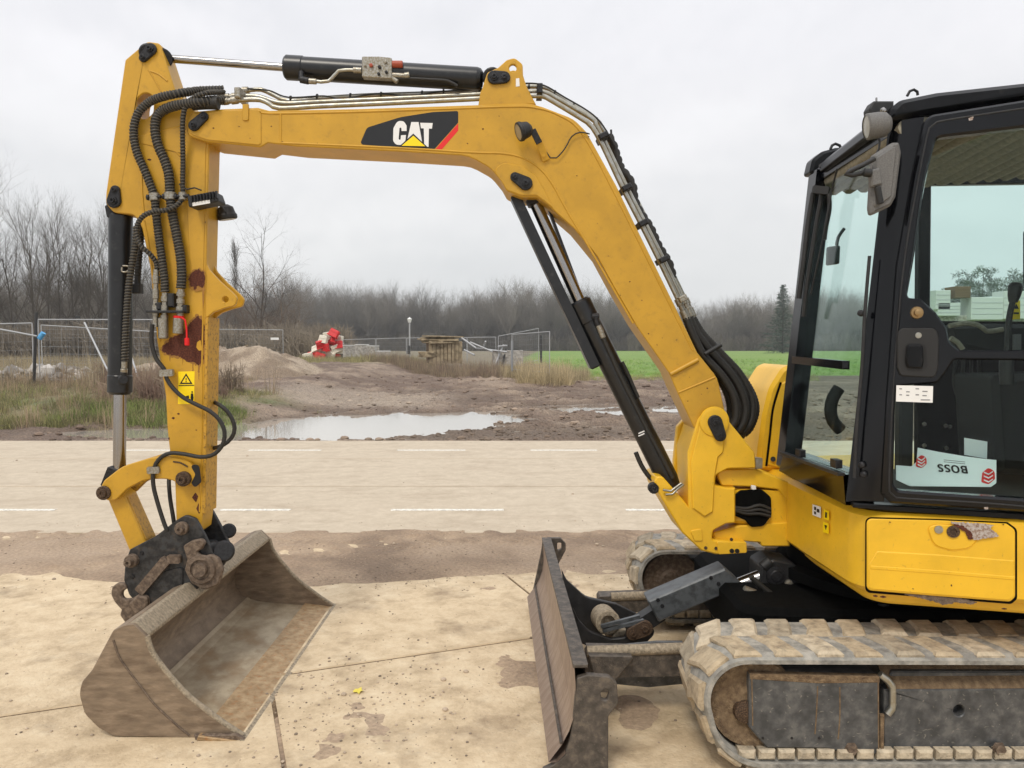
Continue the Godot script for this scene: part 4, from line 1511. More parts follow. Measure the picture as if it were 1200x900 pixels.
	# pipes thrown on the pile
	var junk := [
		[541, 396, 558, 408, "pale pole leaning from the boards down over the pile"], [557, 408, 594, 412.5, "pale pipe lying level along the top of the tangle"],
		[544, 410, 556, 416, "short bent pipe low in the tangle"], [590, 404, 580, 428, "pale leg of a frame standing askew at the end of the tangle"],
		[593, 409, 588, 430, "dark leg of a frame next to the grey post"], [566, 409, 569, 400, "stub of pipe standing up behind the tangle"], [584, 406, 594, 405, "short crossbar joining the two askew legs"],
		[551, 401, 577, 412, "pipe slanting across the middle of the tangle"]]
	for j in junk:
		st2 = new_shape()
		bar(st2, at(j[0], j[1], 43.5), at(j[2], j[3], 43.0), 0.05)
		one("scrap_pipe", j[4], "pipe", st2, M.galvanised_pale if not "dark" in j[4] else M.post_dark, "pipes thrown on the pile")
	st2 = new_shape()
	box(st2, at(595, 420, 43.6), Vector3(1.7, 0.9, 0.5), 0.03, Basis(Vector3.UP, 0.2))
	one("concrete_block", "grey concrete slab on edge behind the grey post", "concrete block", st2, M.block_concrete)
	# rubble and scrap at the foot of the left fence
	var spots := []
	var cols := []
	var r := RandomNumberGenerator.new()
	r.seed = 31
	st2 = new_shape()
	box(st2, Vector3.ZERO, Vector3(1, 0.55, 0.75), 0.08)
	for k in 420:
		var q := ground_at(r.randf_range(-60, 105), r.randf_range(24.6, 30.0), 0.0)
		var hump := maxf(0.0, 1.0 - absf((q.x + 16.0) / 4.5)) * 0.5
		q.y += 0.05 + hump * r.randf()
		var s := 0.1 + 0.4 * pow(r.randf(), 2.5)
		spots.append(Transform3D(Basis.from_euler(Vector3(r.randfn(0, 0.5), r.randf() * 6, r.randfn(0, 0.5))).scaled(Vector3(s, s, s)), q))
		cols.append(Color(0.52, 0.49, 0.45) * r.randf_range(0.45, 1.3))
	scatter("rubble", st2.commit(), M.pebble, spots, cols)
	# sheets and timber by the heap
	for k in 5:
		st2 = new_shape()
		var a := at(258 + k * 3, 417 - k * 0.5, 38.0 - k * 0.2)
		beam(st2, a, a + Vector3(0.9, 0.22 + 0.05 * k, 0.2), 0.14, 0.05)
		one("scrap_plank", ["lowest loose plank beside the yellow stick", "second loose plank up beside the yellow stick", "middle loose plank of the small stack by the heap", "fourth loose plank leaning on the heap side", "uppermost loose plank nearest the grey sheet"][k], "plank", st2, M.old_wood, "loose planks by the heap")
	st2 = new_shape()
	box(st2, at(287, 416, 39.0), Vector3(0.85, 0.35, 0.6), 0.08, Basis(Vector3.UP, 0.3))
	one("wrapped_bundle", "grey wrapped bundle lying between planks and spoil heap", "bundle", st2, M.block_concrete)
	# things seen through the cab: stacked containers beyond the yard
	var seen := [
		[1099, 352, 17, 22, 0, "white stack of crates by the far pillar seen through the door glass"], [1122, 343, 18, 13, 1, "brown crate on top of the white stack seen through the glass"],
		[1106, 363, 26, 15, 0, "lower white container under the brown crate"], [1150, 362, 37, 26, 0, "wide white container in the middle of the door glass"],
		[1184, 358, 30, 32, 0, "tall pale container behind the joystick"]]
	for c in seen:
		var q := at(c[0], c[1], 60.0)
		st2 = new_shape()
		var size := Vector3(c[2] * 60.0 / FOCAL, c[3] * 60.0 / FOCAL, 1.5)
		box(st2, q, size, 0.03)
		var t := thing("container", c[5], "container", q, "")
		obj("shell", st2, M.container_brown if c[4] else M.container_white, t)
		for k in 3:
			st2 = new_shape()
			box(st2, q + Vector3(0, size.y * (-0.25 + 0.25 * k), 0.76), Vector3(size.x * 0.96, 0.05, 0.02), 0.004)
			obj("ridge", st2, M.container_brown if c[4] else M.galvanised_pale, t)
	# lower base so that the containers stand on something
	st2 = new_shape()
	box(st2, at(1146, 388, 60.6), Vector3(9.0, 2.4, 1.6), 0.03)
	one("loading_bank", "grey concrete bank carrying the white containers", "bank", st2, M.block_concrete)
	# fallen leaf
	var lp := on_ground(420, 810, 0.004)
	st2 = new_shape()
	var lf := []
	for k in 14:
		var a := TAU * k / 14
		var rr := 0.026 * (1.0 + 0.35 * cos(a * 5.0)) * (1.0 if k % 2 else 0.72)
		lf.append(Vector3(cos(a) * rr * 1.2, 0.004 * sin(a * 3.0) + 0.004, sin(a) * rr))
	for k in 14:
		tri(st2, lp + Vector3(0, 0.008, 0), lp + lf[k], lp + lf[(k + 1) % 14], Vector3.UP, Vector3.UP, Vector3.UP)
	one("fallen_leaf", "small yellow leaf lying flat on the concrete yard", "leaf", st2, M.leaf_yellow)

func barrier_mesh() -> Array:
	var st := new_shape()
	prism(st, rounded([[-0.55, -0.38], [0.55, -0.38], [0.5, 0.38, 0.08], [-0.5, 0.38, 0.08]]), Transform3D(Basis(), Vector3(0, 0, 0.2)), 0.4, 0.05)
	var s2 := new_shape()
	box(s2, Vector3(0, 0.1, 0.215), Vector3(0.85, 0.09, 0.05), 0.01)
	box(s2, Vector3(0, -0.36, 0), Vector3(1.15, 0.1, 0.5), 0.02)
	return [st.commit(), s2.commit()]

# ---------------------------------------------------------------- the excavator
var X: Node3D
const DB := 3.83      # near face of the boom
const DS := 3.875     # near face of the stick

func part(called: String, st: SurfaceTool, m: Material, parent: Node = null, label := "") -> MeshInstance3D:
	var o := obj(called, st, m, parent if parent else X)
	if label:
		o.set_meta("label", label)
	return o

func path3(pts: Array, d: float, step := 0.02) -> PackedVector3Array:
	var v := []
	for p in pts:
		v.append(at(p[0], p[1], p[2] if p.size() > 2 else d))
	return smooth_line(v, step)

func line_part(called: String, pts: Array, d: float, r: float, m: Material, parent: Node, sides := 8) -> MeshInstance3D:
	var st := new_shape()
	tube(st, path3(pts, d), r, sides)
	return part(called, st, m, parent)

# corrugated guard hose
func hose(called: String, pts: Array, d: float, r: float, m: Material, parent: Node, rib := 0.0045) -> MeshInstance3D:
	var st := new_shape()
	var line := path3(pts, d, 0.012)
	tube(st, line, r - rib * 0.5, 10)
	var o := part(called, st, M.hose_dark, parent)
	# spiral wound round it
	st = new_shape()
	var coil := PackedVector3Array()
	var f := frame_of(line[1] - line[0])
	var turn := 0.0
	for i in line.size() - 1:
		var dir := (line[i + 1] - line[i])
		var l := dir.length()
		if l < 1e-5:
			continue
		var ax := f.z.cross(dir.normalized())
		if ax.length() > 1e-5:
			f = f.rotated(ax.normalized(), f.z.angle_to(dir))
		var n := 7
		for k in n:
			var a := turn + TAU * (l / 0.0150) * k / n
			coil.append(line[i] + dir * k / n + (f.x * cos(a) + f.y * sin(a)) * (r - 0.002))
		turn += TAU * l / 0.0150
	tube(st, coil, 0.0042, 4)
	part("spiral_guard", st, m, parent)
	return o

# cover plate over a pin end: tapered plate with two bolt heads
func pin_cover(a: Array, b: Array, ra: float, rb: float, d: float, parent: Node, m: Material = null) -> void:
	var A := Vector2(a[0], a[1])
	var B := Vector2(b[0], b[1])
	var dir := (B - A).angle()
	var hull := []
	for k in 9:
		var t := dir + PI / 2 + PI * k / 8
		hull.append([A.x + cos(t) * ra, A.y + sin(t) * ra])
	for k in 9:
		var t := dir - PI / 2 + PI * k / 8
		hull.append([B.x + cos(t) * rb, B.y + sin(t) * rb])
	var mm: Material = m if m else M.pin_dark
	var st := new_shape()
	slab(st, hull, d - 0.016, 0.018, 0.004)
	var o := part("pin_cover", st, mm, parent)
	# thing > part > sub-part is the deepest level, so the bolts belong to the cover's own mesh
	st = new_shape()
	slab(st, hull, d - 0.016, 0.018, 0.004)
	var s := d / FOCAL
	lathe(st, at(a[0], a[1], d - 0.016), Vector3(0, 0, 1), [[0, ra * s * 0.62], [0.006, ra * s * 0.60], [0.007, ra * s * 0.4], [0.016, ra * s * 0.36], [0.016, ra * s * 0.2], [0.010, ra * s * 0.18], [0.010, 0]], 6)
	lathe(st, at(b[0], b[1], d - 0.016), Vector3(0, 0, 1), [[0, rb * s * 0.62], [0.004, rb * s * 0.6], [0.005, rb * s * 0.45], [0.012, rb * s * 0.4], [0.012, rb * s * 0.22], [0.008, rb * s * 0.2], [0.008, 0]], 6)
	o.mesh = st.commit()

func pin_end(px: float, py: float, d: float, r: float, out: float, m: Material, parent: Node, called := "pin") -> void:
	var st := new_shape()
	lathe(st, at(px, py, d + 0.02), Vector3(0, 0, 1), [[0, r], [0.02 + out * 0.4, r], [0.02 + out * 0.5, r * 0.9], [0.02 + out * 0.5, r * 0.62], [0.02 + out, r * 0.55], [0.02 + out, r * 0.25], [0.02 + out * 0.8, r * 0.2], [0.02 + out * 0.8, 0]], 14)
	part(called, st, m, parent)

func make_boom() -> void:
	var st := new_shape()
	var outline := [[217, 141, 9], [226, 131, 5], [255, 128], [302, 126], [315, 129.5], [420, 127.5], [525, 124], [600, 121.5], [625, 121, 60], [672, 139, 30], [687, 154, 30], [722, 217], [745, 265], [795, 367], [817, 413], [841, 443, 30], [849, 480], [850, 505, 12], [833, 519, 12], [815, 505, 6], [792, 456], [784, 437], [745, 381], [720, 338], [700, 301], [673, 268], [657, 254], [641, 239], [629, 231], [611, 231, 8], [594, 224, 8], [588, 213, 12], [575, 197, 30], [549, 182.5, 40], [469, 177.5], [347, 171.5], [314, 167.5], [305, 172.5], [242, 166], [220, 159, 8]]
	slab(st, outline, DB, 0.24, 0.005)
	var boom := part("boom", st, M.yellow)
	# welded seams along the side plate
	for seam in [[[330, 167.5], [469, 173.5], [549, 178.5], [590, 180], [615, 186], [634, 199], [648, 217], [664, 246], [695, 298], [742, 379]], [[252, 131], [302, 129.5], [316, 133], [420, 131], [525, 127.5], [600, 125], [628, 126.5], [655, 135], [681, 155], [716, 218], [790, 367], [812, 411]], [[329, 133.5], [329, 168]], [[795, 460], [838, 442]]]:
		line_part("weld_seam", seam, DB + 0.001, 0.0055, M.weld, boom, 6)
	st = new_shape()
	tube(st, path3([[786, 438.5], [818, 421.5]], DB - 0.003), 0.012, 8)
	part("weld_seam", st, M.weld, boom)
	# thicker doubler plates
	st = new_shape()
	slab(st, [[594, 223, 6], [588, 213, 10], [578, 200, 10], [588, 190, 20], [612, 194, 20], [628, 205, 10], [638, 222, 10], [648, 243], [640, 237.5], [629, 229, 4], [611, 229, 8]], DB - 0.007, 0.01, 0.004)
	part("doubler_plate", st, M.yellow, boom)
	st = new_shape()
	slab(st, [[222, 157, 8], [219.5, 141, 9], [228, 133, 5], [256, 130], [302, 128], [306, 134], [306, 168], [303, 170], [243, 164]], DB - 0.005, 0.008, 0.003)
	part("doubler_plate", st, M.yellow, boom)
	# chips and scuffs in the paint
	var cr := RandomNumberGenerator.new()
	cr.seed = 12
	for c in [[331, 166], [372, 168], [402, 152], [455, 172], [548, 168], [566, 151], [585, 136], [663, 190], [676, 206], [700, 262], [713, 300], [738, 330], [752, 352], [760, 391], [776, 396], [770, 404], [741, 306], [808, 442], [822, 462], [806, 470], [829, 455], [690, 160], [652, 221], [250, 150], [280, 148], [293, 162], [318, 148], [747, 384], [727, 346]]:
		st = new_shape()
		var w := cr.randf_range(0.4, 1.5)
		var hh := cr.randf_range(0.3, 1.0)
		slab(st, ragged([[c[0] - w, c[1], 0.3], [c[0], c[1] - hh, 0.3], [c[0] + w, c[1] + hh * 0.3, 0.3], [c[0], c[1] + hh, 0.3]], 0.4, int(c[0])), DB - (0.0062 if c[0] < 307 else 0.0008), 0.0012, 0.0)
		part("paint_chip", st, M.rust if cr.randf() < 0.6 else M.flaked_edge, boom)
	# small lifting bracket on top with pipe clip
	st = new_shape()
	slab(st, [[284, 129], [284, 141, 2], [291, 141, 2], [291, 122], [284, 122]], DB - 0.012, 0.014, 0.002)
	part("pipe_bracket", st, M.yellow, boom)
	pin_cover([226.5, 146.5], [238, 136], 6.5, 5.5, DB - 0.005, boom)
	pin_cover([616, 214.5], [603.5, 207], 8.2, 5.6, DB - 0.007, boom)
	# stop plate with eye carrying the arm cylinder
	st = new_shape()
	slab(st, [[563, 108], [565, 104], [571, 85, 5], [584, 79, 8], [594, 70, 6], [603, 67.5, 6], [612.5, 75, 6], [613, 88], [617, 101], [628, 122], [560, 126]], DB + 0.02, 0.022, 0.004, [[601, 73.5, 4], [607, 80, 4], [601, 86, 4], [595, 80, 4]])
	part("cylinder_ear", st, M.yellow, boom)
	st = new_shape()
	slab(st, [[563, 108], [565, 104], [571, 85, 5], [584, 79, 8], [594, 70, 6], [603, 67.5, 6], [612.5, 75, 6], [613, 88], [617, 101], [628, 122], [560, 126]], DB + 0.02, 0.022, 0.004, [[601, 73.5, 4], [607, 80, 4], [601, 86, 4], [595, 80, 4]], 0.165)
	part("cylinder_ear", st, M.yellow, boom)
	pin_cover([579, 90], [591, 90], 8.0, 7.0, DB + 0.02, boom)
	st = new_shape()
	slab(st, [[604.5, 92], [608.5, 91.5], [609, 101], [604.5, 101.5]], DB + 0.018, 0.002, 0.0)
	part("tag_label", st, M.sticker_white, boom)
	# painted emblem: dark shield, red stripe, letters and triangle
	st = new_shape()
	slab(st, [[421.5, 169.3, 3], [430, 149.5, 6], [469, 137.3, 60], [507, 131.3], [537, 130, 2], [537, 143.5], [508.5, 175.5]], DB - 0.0008, 0.002, 0.0)
	part("emblem_shield", st, M.emblem_black, boom)
	st = new_shape()
	slab(st, [[537, 144.5], [537, 153], [517, 176], [509.5, 175.7]], DB - 0.0008, 0.002, 0.0)
	part("emblem_stripe", st, M.print_red, boom)
	var d_print := DB - 0.0022
	st = new_shape()
	slab(st, [[461, 150, 5], [466, 141.5, 6], [473, 142, 4], [476.5, 147, 3], [476.5, 153.5], [470.6, 153.5], [470.4, 149.5, 1.5], [468.2, 149.5, 1.5], [467, 163.5, 1.5], [469.4, 164, 1.5], [469.9, 158.5], [475.8, 158.2], [475, 165, 4], [471, 170, 5], [464, 169.6, 5], [460.6, 165, 4]], d_print, 0.0015, 0.0)
	part("emblem_letter", st, M.sticker_white, boom)
	st = new_shape()
	slab(st, [[482, 143], [490.5, 143], [495.5, 171.5], [488.2, 171.2], [487.6, 165], [483.3, 165], [481.8, 170.8], [475.8, 170.4]], d_print, 0.0015, 0.0)
	part("emblem_letter", st, M.sticker_white, boom)
	st = new_shape()
	slab(st, [[492.4, 143.8], [507, 144.2], [506.2, 150.8], [502.6, 150.6], [502.2, 172], [497.2, 171.8], [496.6, 150.4], [493.2, 150.2]], d_print, 0.0015, 0.0)
	part("emblem_letter", st, M.sticker_white, boom)
	st = new_shape()
	slab(st, [[484.3, 156.5], [467.5, 171.8], [501.3, 172.6]], DB - 0.0038, 0.0014, 0.0)
	part("emblem_outline", st, M.emblem_black, boom)
	st = new_shape()
	slab(st, [[484.4, 159], [470.6, 170.8], [498.3, 171.3]], DB - 0.005, 0.0012, 0.0)
	part("emblem_triangle", st, M.sticker_yellow, boom)
	# pipes running along the boom
	var low := [[262, 119], [282, 117], [305, 117], [316, 122], [328, 127], [373, 124.5], [450, 121], [533, 117], [600, 113.5], [634, 112], [640, 114], [688, 143], [694, 149], [706, 170], [730, 221], [751, 262], [773, 306], [800, 362]]
	var mid := [[264, 114], [300, 113], [330, 121], [373, 119.5], [450, 116], [533, 112], [634, 107], [642, 109.5], [692, 138], [698, 146], [711, 171], [735, 221], [778, 306], [804, 361]]
	var top := [[290, 106], [306, 105], [322, 112], [338, 118], [380, 115], [427, 112], [500, 109.5], [560, 107], [586, 106], [601, 102], [634, 101.5], [642, 104], [670, 122.5], [699, 140.5], [705, 149], [718, 173], [740, 222], [760, 262], [806, 357]]
	line_part("pipe", low, DB + 0.05, 0.0125, M.pipe, boom, 10)
	line_part("pipe", mid, DB + 0.10, 0.0125, M.pipe, boom, 10)
	line_part("pipe", top, DB + 0.16, 0.0115, M.pipe, boom, 10)
	var wire := [[290, 104], [315, 106], [338, 114], [380, 112.5], [400, 116], [440, 110], [480, 112], [520, 107], [560, 104.5], [590, 103], [604, 98.5], [634, 99], [660, 113], [699, 138], [722, 173]]
	line_part("wire", wire, DB + 0.12, 0.004, M.hose, boom, 6)
	for c in [[341, 116], [372, 114], [411, 113], [447, 111.5], [495, 110], [520, 108.5], [562, 106.5], [584, 105.5], [620, 102], [650, 109], [672, 124], [699, 141]]:
		st = new_shape()
		lathe(st, at(c[0] - 1.1, c[1], DB + 0.16), at(c[0] + 1.1, c[1] + (0.0 if c[0] < 640 else 0.7), DB + 0.16) - at(c[0] - 1.1, c[1], DB + 0.16), [[0, 0.0], [0, 0.0165], [0.0085, 0.0165], [0.0085, 0]], 10)
		part("cable_tie", st, M.plastic_black, boom)
	for c in [[283, 113], [632, 108], [706, 162], [733, 222], [752, 263], [776, 305]]:
		st = new_shape()
		box(st, at(c[0], c[1], DB + 0.075), Vector3(0.028, 0.05, 0.13), 0.005, Basis(Vector3(0, 0, 1), 0.0 if c[0] < 650 else -1.1))
		part("pipe_clamp", st, M.fitting if c[0] < 300 else M.pin_dark, boom)
	# unions at both pipe ends
	for c in [[[262, 119], [280, 117], 0.05], [[264, 114], [280, 113], 0.10], [[276, 106.5], [292, 106], 0.16], [[794, 350], [806, 376], 0.05], [[799, 348], [811, 373], 0.10], [[803, 350], [813, 372], 0.16]]:
		st = new_shape()
		var a := at(c[0][0], c[0][1], DB + c[2])
		var b := at(c[1][0], c[1][1], DB + c[2])
		var l := a.distance_to(b)
		lathe(st, a, b - a, [[0, 0], [0, 0.019], [l * 0.3, 0.019], [l * 0.32, 0.015], [l * 0.5, 0.015], [l * 0.52, 0.02], [l * 0.9, 0.02], [l, 0.015], [l, 0]], 8)
		part("pipe_union", st, M.fitting, boom)
	st = new_shape()
	box(st, at(800, 350, DB + 0.02), Vector3(0.03, 0.04, 0.05), 0.004, Basis(Vector3(0, 0, 1), -1.1))
	part("pipe_clamp", st, M.fitting, boom)
	# black wrap and return hoses along the back of the boom
	st = new_shape()
	tube(st, path3([[713, 158], [719, 170], [724, 186], [729, 199], [736, 207], [742, 219], [744, 234], [750, 248], [762, 266], [772, 288], [784, 308], [789, 326]], DB + 0.15, 0.012), 0.022, 9, 0.006, 3)
	part("wrapped_hose", st, M.hose, boom)
	st = new_shape()
	tube(st, path3([[716, 152], [716.5, 160], [715, 165]], DB + 0.15), 0.006, 6)
	part("cable_tie", st, M.plastic_black, boom)
	# hoses from the pipes down into the machine
	var n := 0
	for h in [[[804, 372], [812, 392], [826, 418], [846, 440], [860, 464], [862, 490], [853, 506]], [[808, 372], [818, 392], [836, 415], [858, 440], [872, 468], [872, 492], [862, 508]], [[812, 373], [824, 392], [844, 413], [867, 438], [881, 466], [880, 492], [868, 509]], [[806, 374], [815, 398], [832, 428], [850, 456], [856, 480], [852, 500]], [[810, 376], [822, 396], [842, 420], [864, 446], [877, 474], [873, 498], [863, 512]], [[812, 380], [826, 398], [850, 420], [871, 444], [885, 472], [882, 490], [868, 512]]]:
		st = new_shape()
		tube(st, path3(h, DB + 0.05 + 0.034 * n, 0.0075), 0.021, 9, 0.0022, 2)
		part("hydraulic_hose", st, M.hose, boom)
		n += 1
	st = new_shape()
	tube(st, path3([[812, 392], [832, 416], [853, 440], [866, 462], [869, 486], [862, 504]], DB + 0.13, 0.02), 0.052, 12, 0.006, 2)
	part("hose_sleeve", st, M.hose_dark, boom)
	st = new_shape()
	tube(st, path3([[840, 412], [862, 432], [880, 458], [886, 480], [880, 500], [872, 509]], DB + 0.16, 0.0075), 0.02, 9, 0.003, 2)
	part("hydraulic_hose", st, M.hose_dark, boom)
	st = new_shape()
	tube(st, path3([[826, 415], [845, 404]], DB + 0.02), 0.012, 6)
	part("hose_strap", st, M.plastic_black, boom)
	# working lamp on the boom
	st = new_shape()
	lathe(st, at(607, 155, DB - 0.09), at(622, 150.5, DB - 0.07) - at(607, 155, DB - 0.09), [[0, 0.038], [0.004, 0.046], [0.018, 0.047], [0.022, 0.043], [0.055, 0.036], [0.07, 0.02], [0.072, 0]], 18)
	part("lamp_housing", st, M.plastic_black, boom)
	st = new_shape()
	lathe(st, at(607, 155, DB - 0.09), at(622, 150.5, DB - 0.07) - at(607, 155, DB - 0.09), [[-0.001, 0], [0.002, 0.039]], 18)
	part("lamp_lens", st, M.lamp_glass, boom)
	st = new_shape()
	beam(st, at(624, 152, DB - 0.06), at(632, 168, DB - 0.05), 0.03, 0.014, 0.002, Vector3(0, 0, 1))
	part("lamp_bracket", st, M.pin_dark, boom)
	st = new_shape()
	beam(st, at(631, 164, DB - 0.05), at(640, 188, DB - 0.012), 0.032, 0.008, 0.002, Vector3(0, 0, 1))
	rod(st, at(637, 182, DB - 0.03), at(637, 182, DB + 0.01), 0.009, 6)
	part("lamp_bracket", st, M.yellow, boom)
	line_part("wire", [[640, 178], [645, 185], [652, 185], [662, 174], [670, 160], [680, 155], [691, 157]], DB - 0.015, 0.0035, M.hose, boom, 6)

	# arm cylinder above the boom
	var dc := 3.95
	st = new_shape()
	var a := at(334, 79, dc)
	var b := at(566, 93, dc)
	var l := a.distance_to(b)
	lathe(st, a, b - a, [[0, 0], [0, 0.052], [0.01, 0.061], [0.09, 0.061], [0.095, 0.0575], [l - 0.03, 0.0575], [l - 0.012, 0.052], [l, 0.035], [l, 0]], 28)
	var cyl := part("arm_cylinder", st, M.cylinder_black)
	st = new_shape()
	rod(st, at(189, 68, dc), a, 0.02, 18)
	part("rod", st, M.chrome, cyl)
	st = new_shape()
	rod(st, at(190, 68.5, dc - 0.05), at(190, 68.5, dc + 0.05), 0.05, 18, 0.006)
	rod(st, at(174, 62, dc - 0.07), at(174, 62, dc + 0.07), 0.045, 18, 0.006)
	beam(st, at(174, 62, dc), at(197, 69, dc), 0.09, 0.07, 0.01)
	part("rod_eye", st, M.pin_dark, cyl)
	st = new_shape()
	rod(st, at(577, 91, dc - 0.055), at(577, 91, dc + 0.055), 0.05, 18, 0.006)
	part("base_eye", st, M.cylinder_black, cyl)
	# load valve and its plumbing
	var dv := dc - 0.075
	st = new_shape()
	slab(st, [[424, 66, 1.5], [444, 66, 1.5], [459, 67.5, 1.5], [459, 92, 1.5], [424, 90, 1.5]], dv, 0.05, 0.003)
	var valve := part("valve_block", st, M.fitting, cyl)
	for c in [[435, 77, 0.010, M.orange_cap], [445, 79, 0.009, M.pin_dark], [444, 87, 0.008, M.pin_dark], [428, 77, 0.006, M.fitting], [452, 73, 0.008, M.fitting], [453, 85, 0.008, M.pin_dark]]:
		st = new_shape()
		lathe(st, at(c[0], c[1], dv), Vector3(0, 0, 1), [[0, c[2]], [0.01, c[2]], [0.012, c[2] * 0.6], [0.012, 0]], 6)
		part("valve_cap", st, c[3], cyl)
	st = new_shape()
	rod(st, at(459, 75.5, dv + 0.02), at(472, 75.5, dv + 0.02), 0.018, 12, 0.003)
	part("valve_cap", st, M.orange_cap, cyl)
	st = new_shape()
	rod(st, at(459, 88, dv + 0.02), at(475, 89, dv + 0.02), 0.014, 8, 0.002)
	rod(st, at(474, 89, dv + 0.02), at(480, 88, dv + 0.02), 0.017, 8, 0.002)
	rod(st, at(455, 88, dv + 0.02), at(466, 96, dv + 0.02), 0.013, 8, 0.002)
	part("pipe_union", st, M.fitting, cyl)
	line_part("pipe", [[366, 94], [376, 96], [385, 95], [392, 88], [397, 83], [405, 82], [424, 82.5]], dv + 0.01, 0.009, M.pipe, cyl, 10)
	for c in [[[352, 93], [362, 95], M.pin_dark, 0.018], [[362, 95], [371, 95.5], M.fitting, 0.015], [[414, 82], [424, 82.5], M.fitting, 0.015]]:
		st = new_shape()
		rod(st, at(c[0][0], c[0][1], dv + 0.01), at(c[1][0], c[1][1], dv + 0.01), c[3], 8, 0.002)
		part("pipe_union", st, c[2], cyl)
	st = new_shape()
	rod(st, at(353, 84, dv + 0.02), at(353, 94, dv + 0.01), 0.014, 8, 0.002)
	part("pipe_union", st, M.pin_dark, cyl)
	line_part("pipe", [[459, 92], [480, 92], [500, 93], [525, 95], [536, 101]], dv + 0.02, 0.008, M.hose, cyl, 8)

	# boom cylinder below
	st = new_shape()
	a = at(678, 352, dc)
	b = at(788, 573, dc)
	l = a.distance_to(b)
	lathe(st, a, b - a, [[0, 0], [0, 0.05], [0.012, 0.06], [0.12, 0.06], [0.125, 0.0565], [l - 0.06, 0.0565], [l, 0.045], [l, 0]], 28)
	var bc := part("boom_cylinder", st, M.cylinder_black)
	st = new_shape()
	rod(st, at(622, 226, dc), at(680, 355, dc), 0.031, 22)
	part("rod", st, M.chrome, bc)
	st = new_shape()
	rod(st, at(616, 214, dc - 0.05), at(616, 214, dc + 0.05), 0.055, 18, 0.006)
	beam(st, at(616, 214, dc), at(628, 240, dc), 0.1, 0.075, 0.01)
	part("rod_eye", st, M.pin_dark, bc)
	st = new_shape()
	beam(st, at(603, 230, dc), at(697, 431, dc), 0.050, 0.10, 0.008, Vector3(0, 0, 1))
	part("rod_guard", st, M.cylinder_black, bc)
	st = new_shape()
	beam(st, at(639, 235, dc + 0.03), at(683, 352, dc + 0.03), 0.014, 0.05, 0.003, Vector3(0, 0, 1))
	part("rod_guard", st, M.cylinder_black, bc)
	st = new_shape()
	rod(st, at(693, 371, dc - 0.05), at(702, 371, dc - 0.05), 0.018, 8, 0.003)
	rod(st, at(698, 372, dc - 0.06), at(701, 382, dc - 0.06), 0.015, 8, 0.003)
	part("hose_end", st, M.pin_dark, bc)
	st = new_shape()
	rod(st, at(701, 381, dc - 0.06), at(707, 396, dc - 0.06), 0.014, 8, 0.002)
	rod(st, at(703, 385, dc - 0.06), at(705, 390, dc - 0.06), 0.0165, 6, 0.002)
	part("hose_end", st, M.fitting, bc)
	line_part("hose", [[707, 396], [716, 416], [727, 440], [742, 470], [760, 506], [778, 540], [788, 560]], dc - 0.058, 0.012, M.hose, bc, 9)
	line_part("hose", [[729, 424], [735, 436], [741, 450], [748, 466]], dc - 0.04, 0.009, M.hose, bc, 8)
	for k in 2:
		st = new_shape()
		slab(st, [[748, 507.5 + k * 3], [755, 504.5 + k * 3], [755.4, 505.7 + k * 3], [748.4, 508.7 + k * 3]], dc - 0.0585, 0.003, 0.0)
		part("paint_mark", st, M.sticker_white, bc)
	line_part("hose", [[745, 530], [752, 546], [762, 560], [772, 566]], dc - 0.02, 0.012, M.hose, bc, 8)

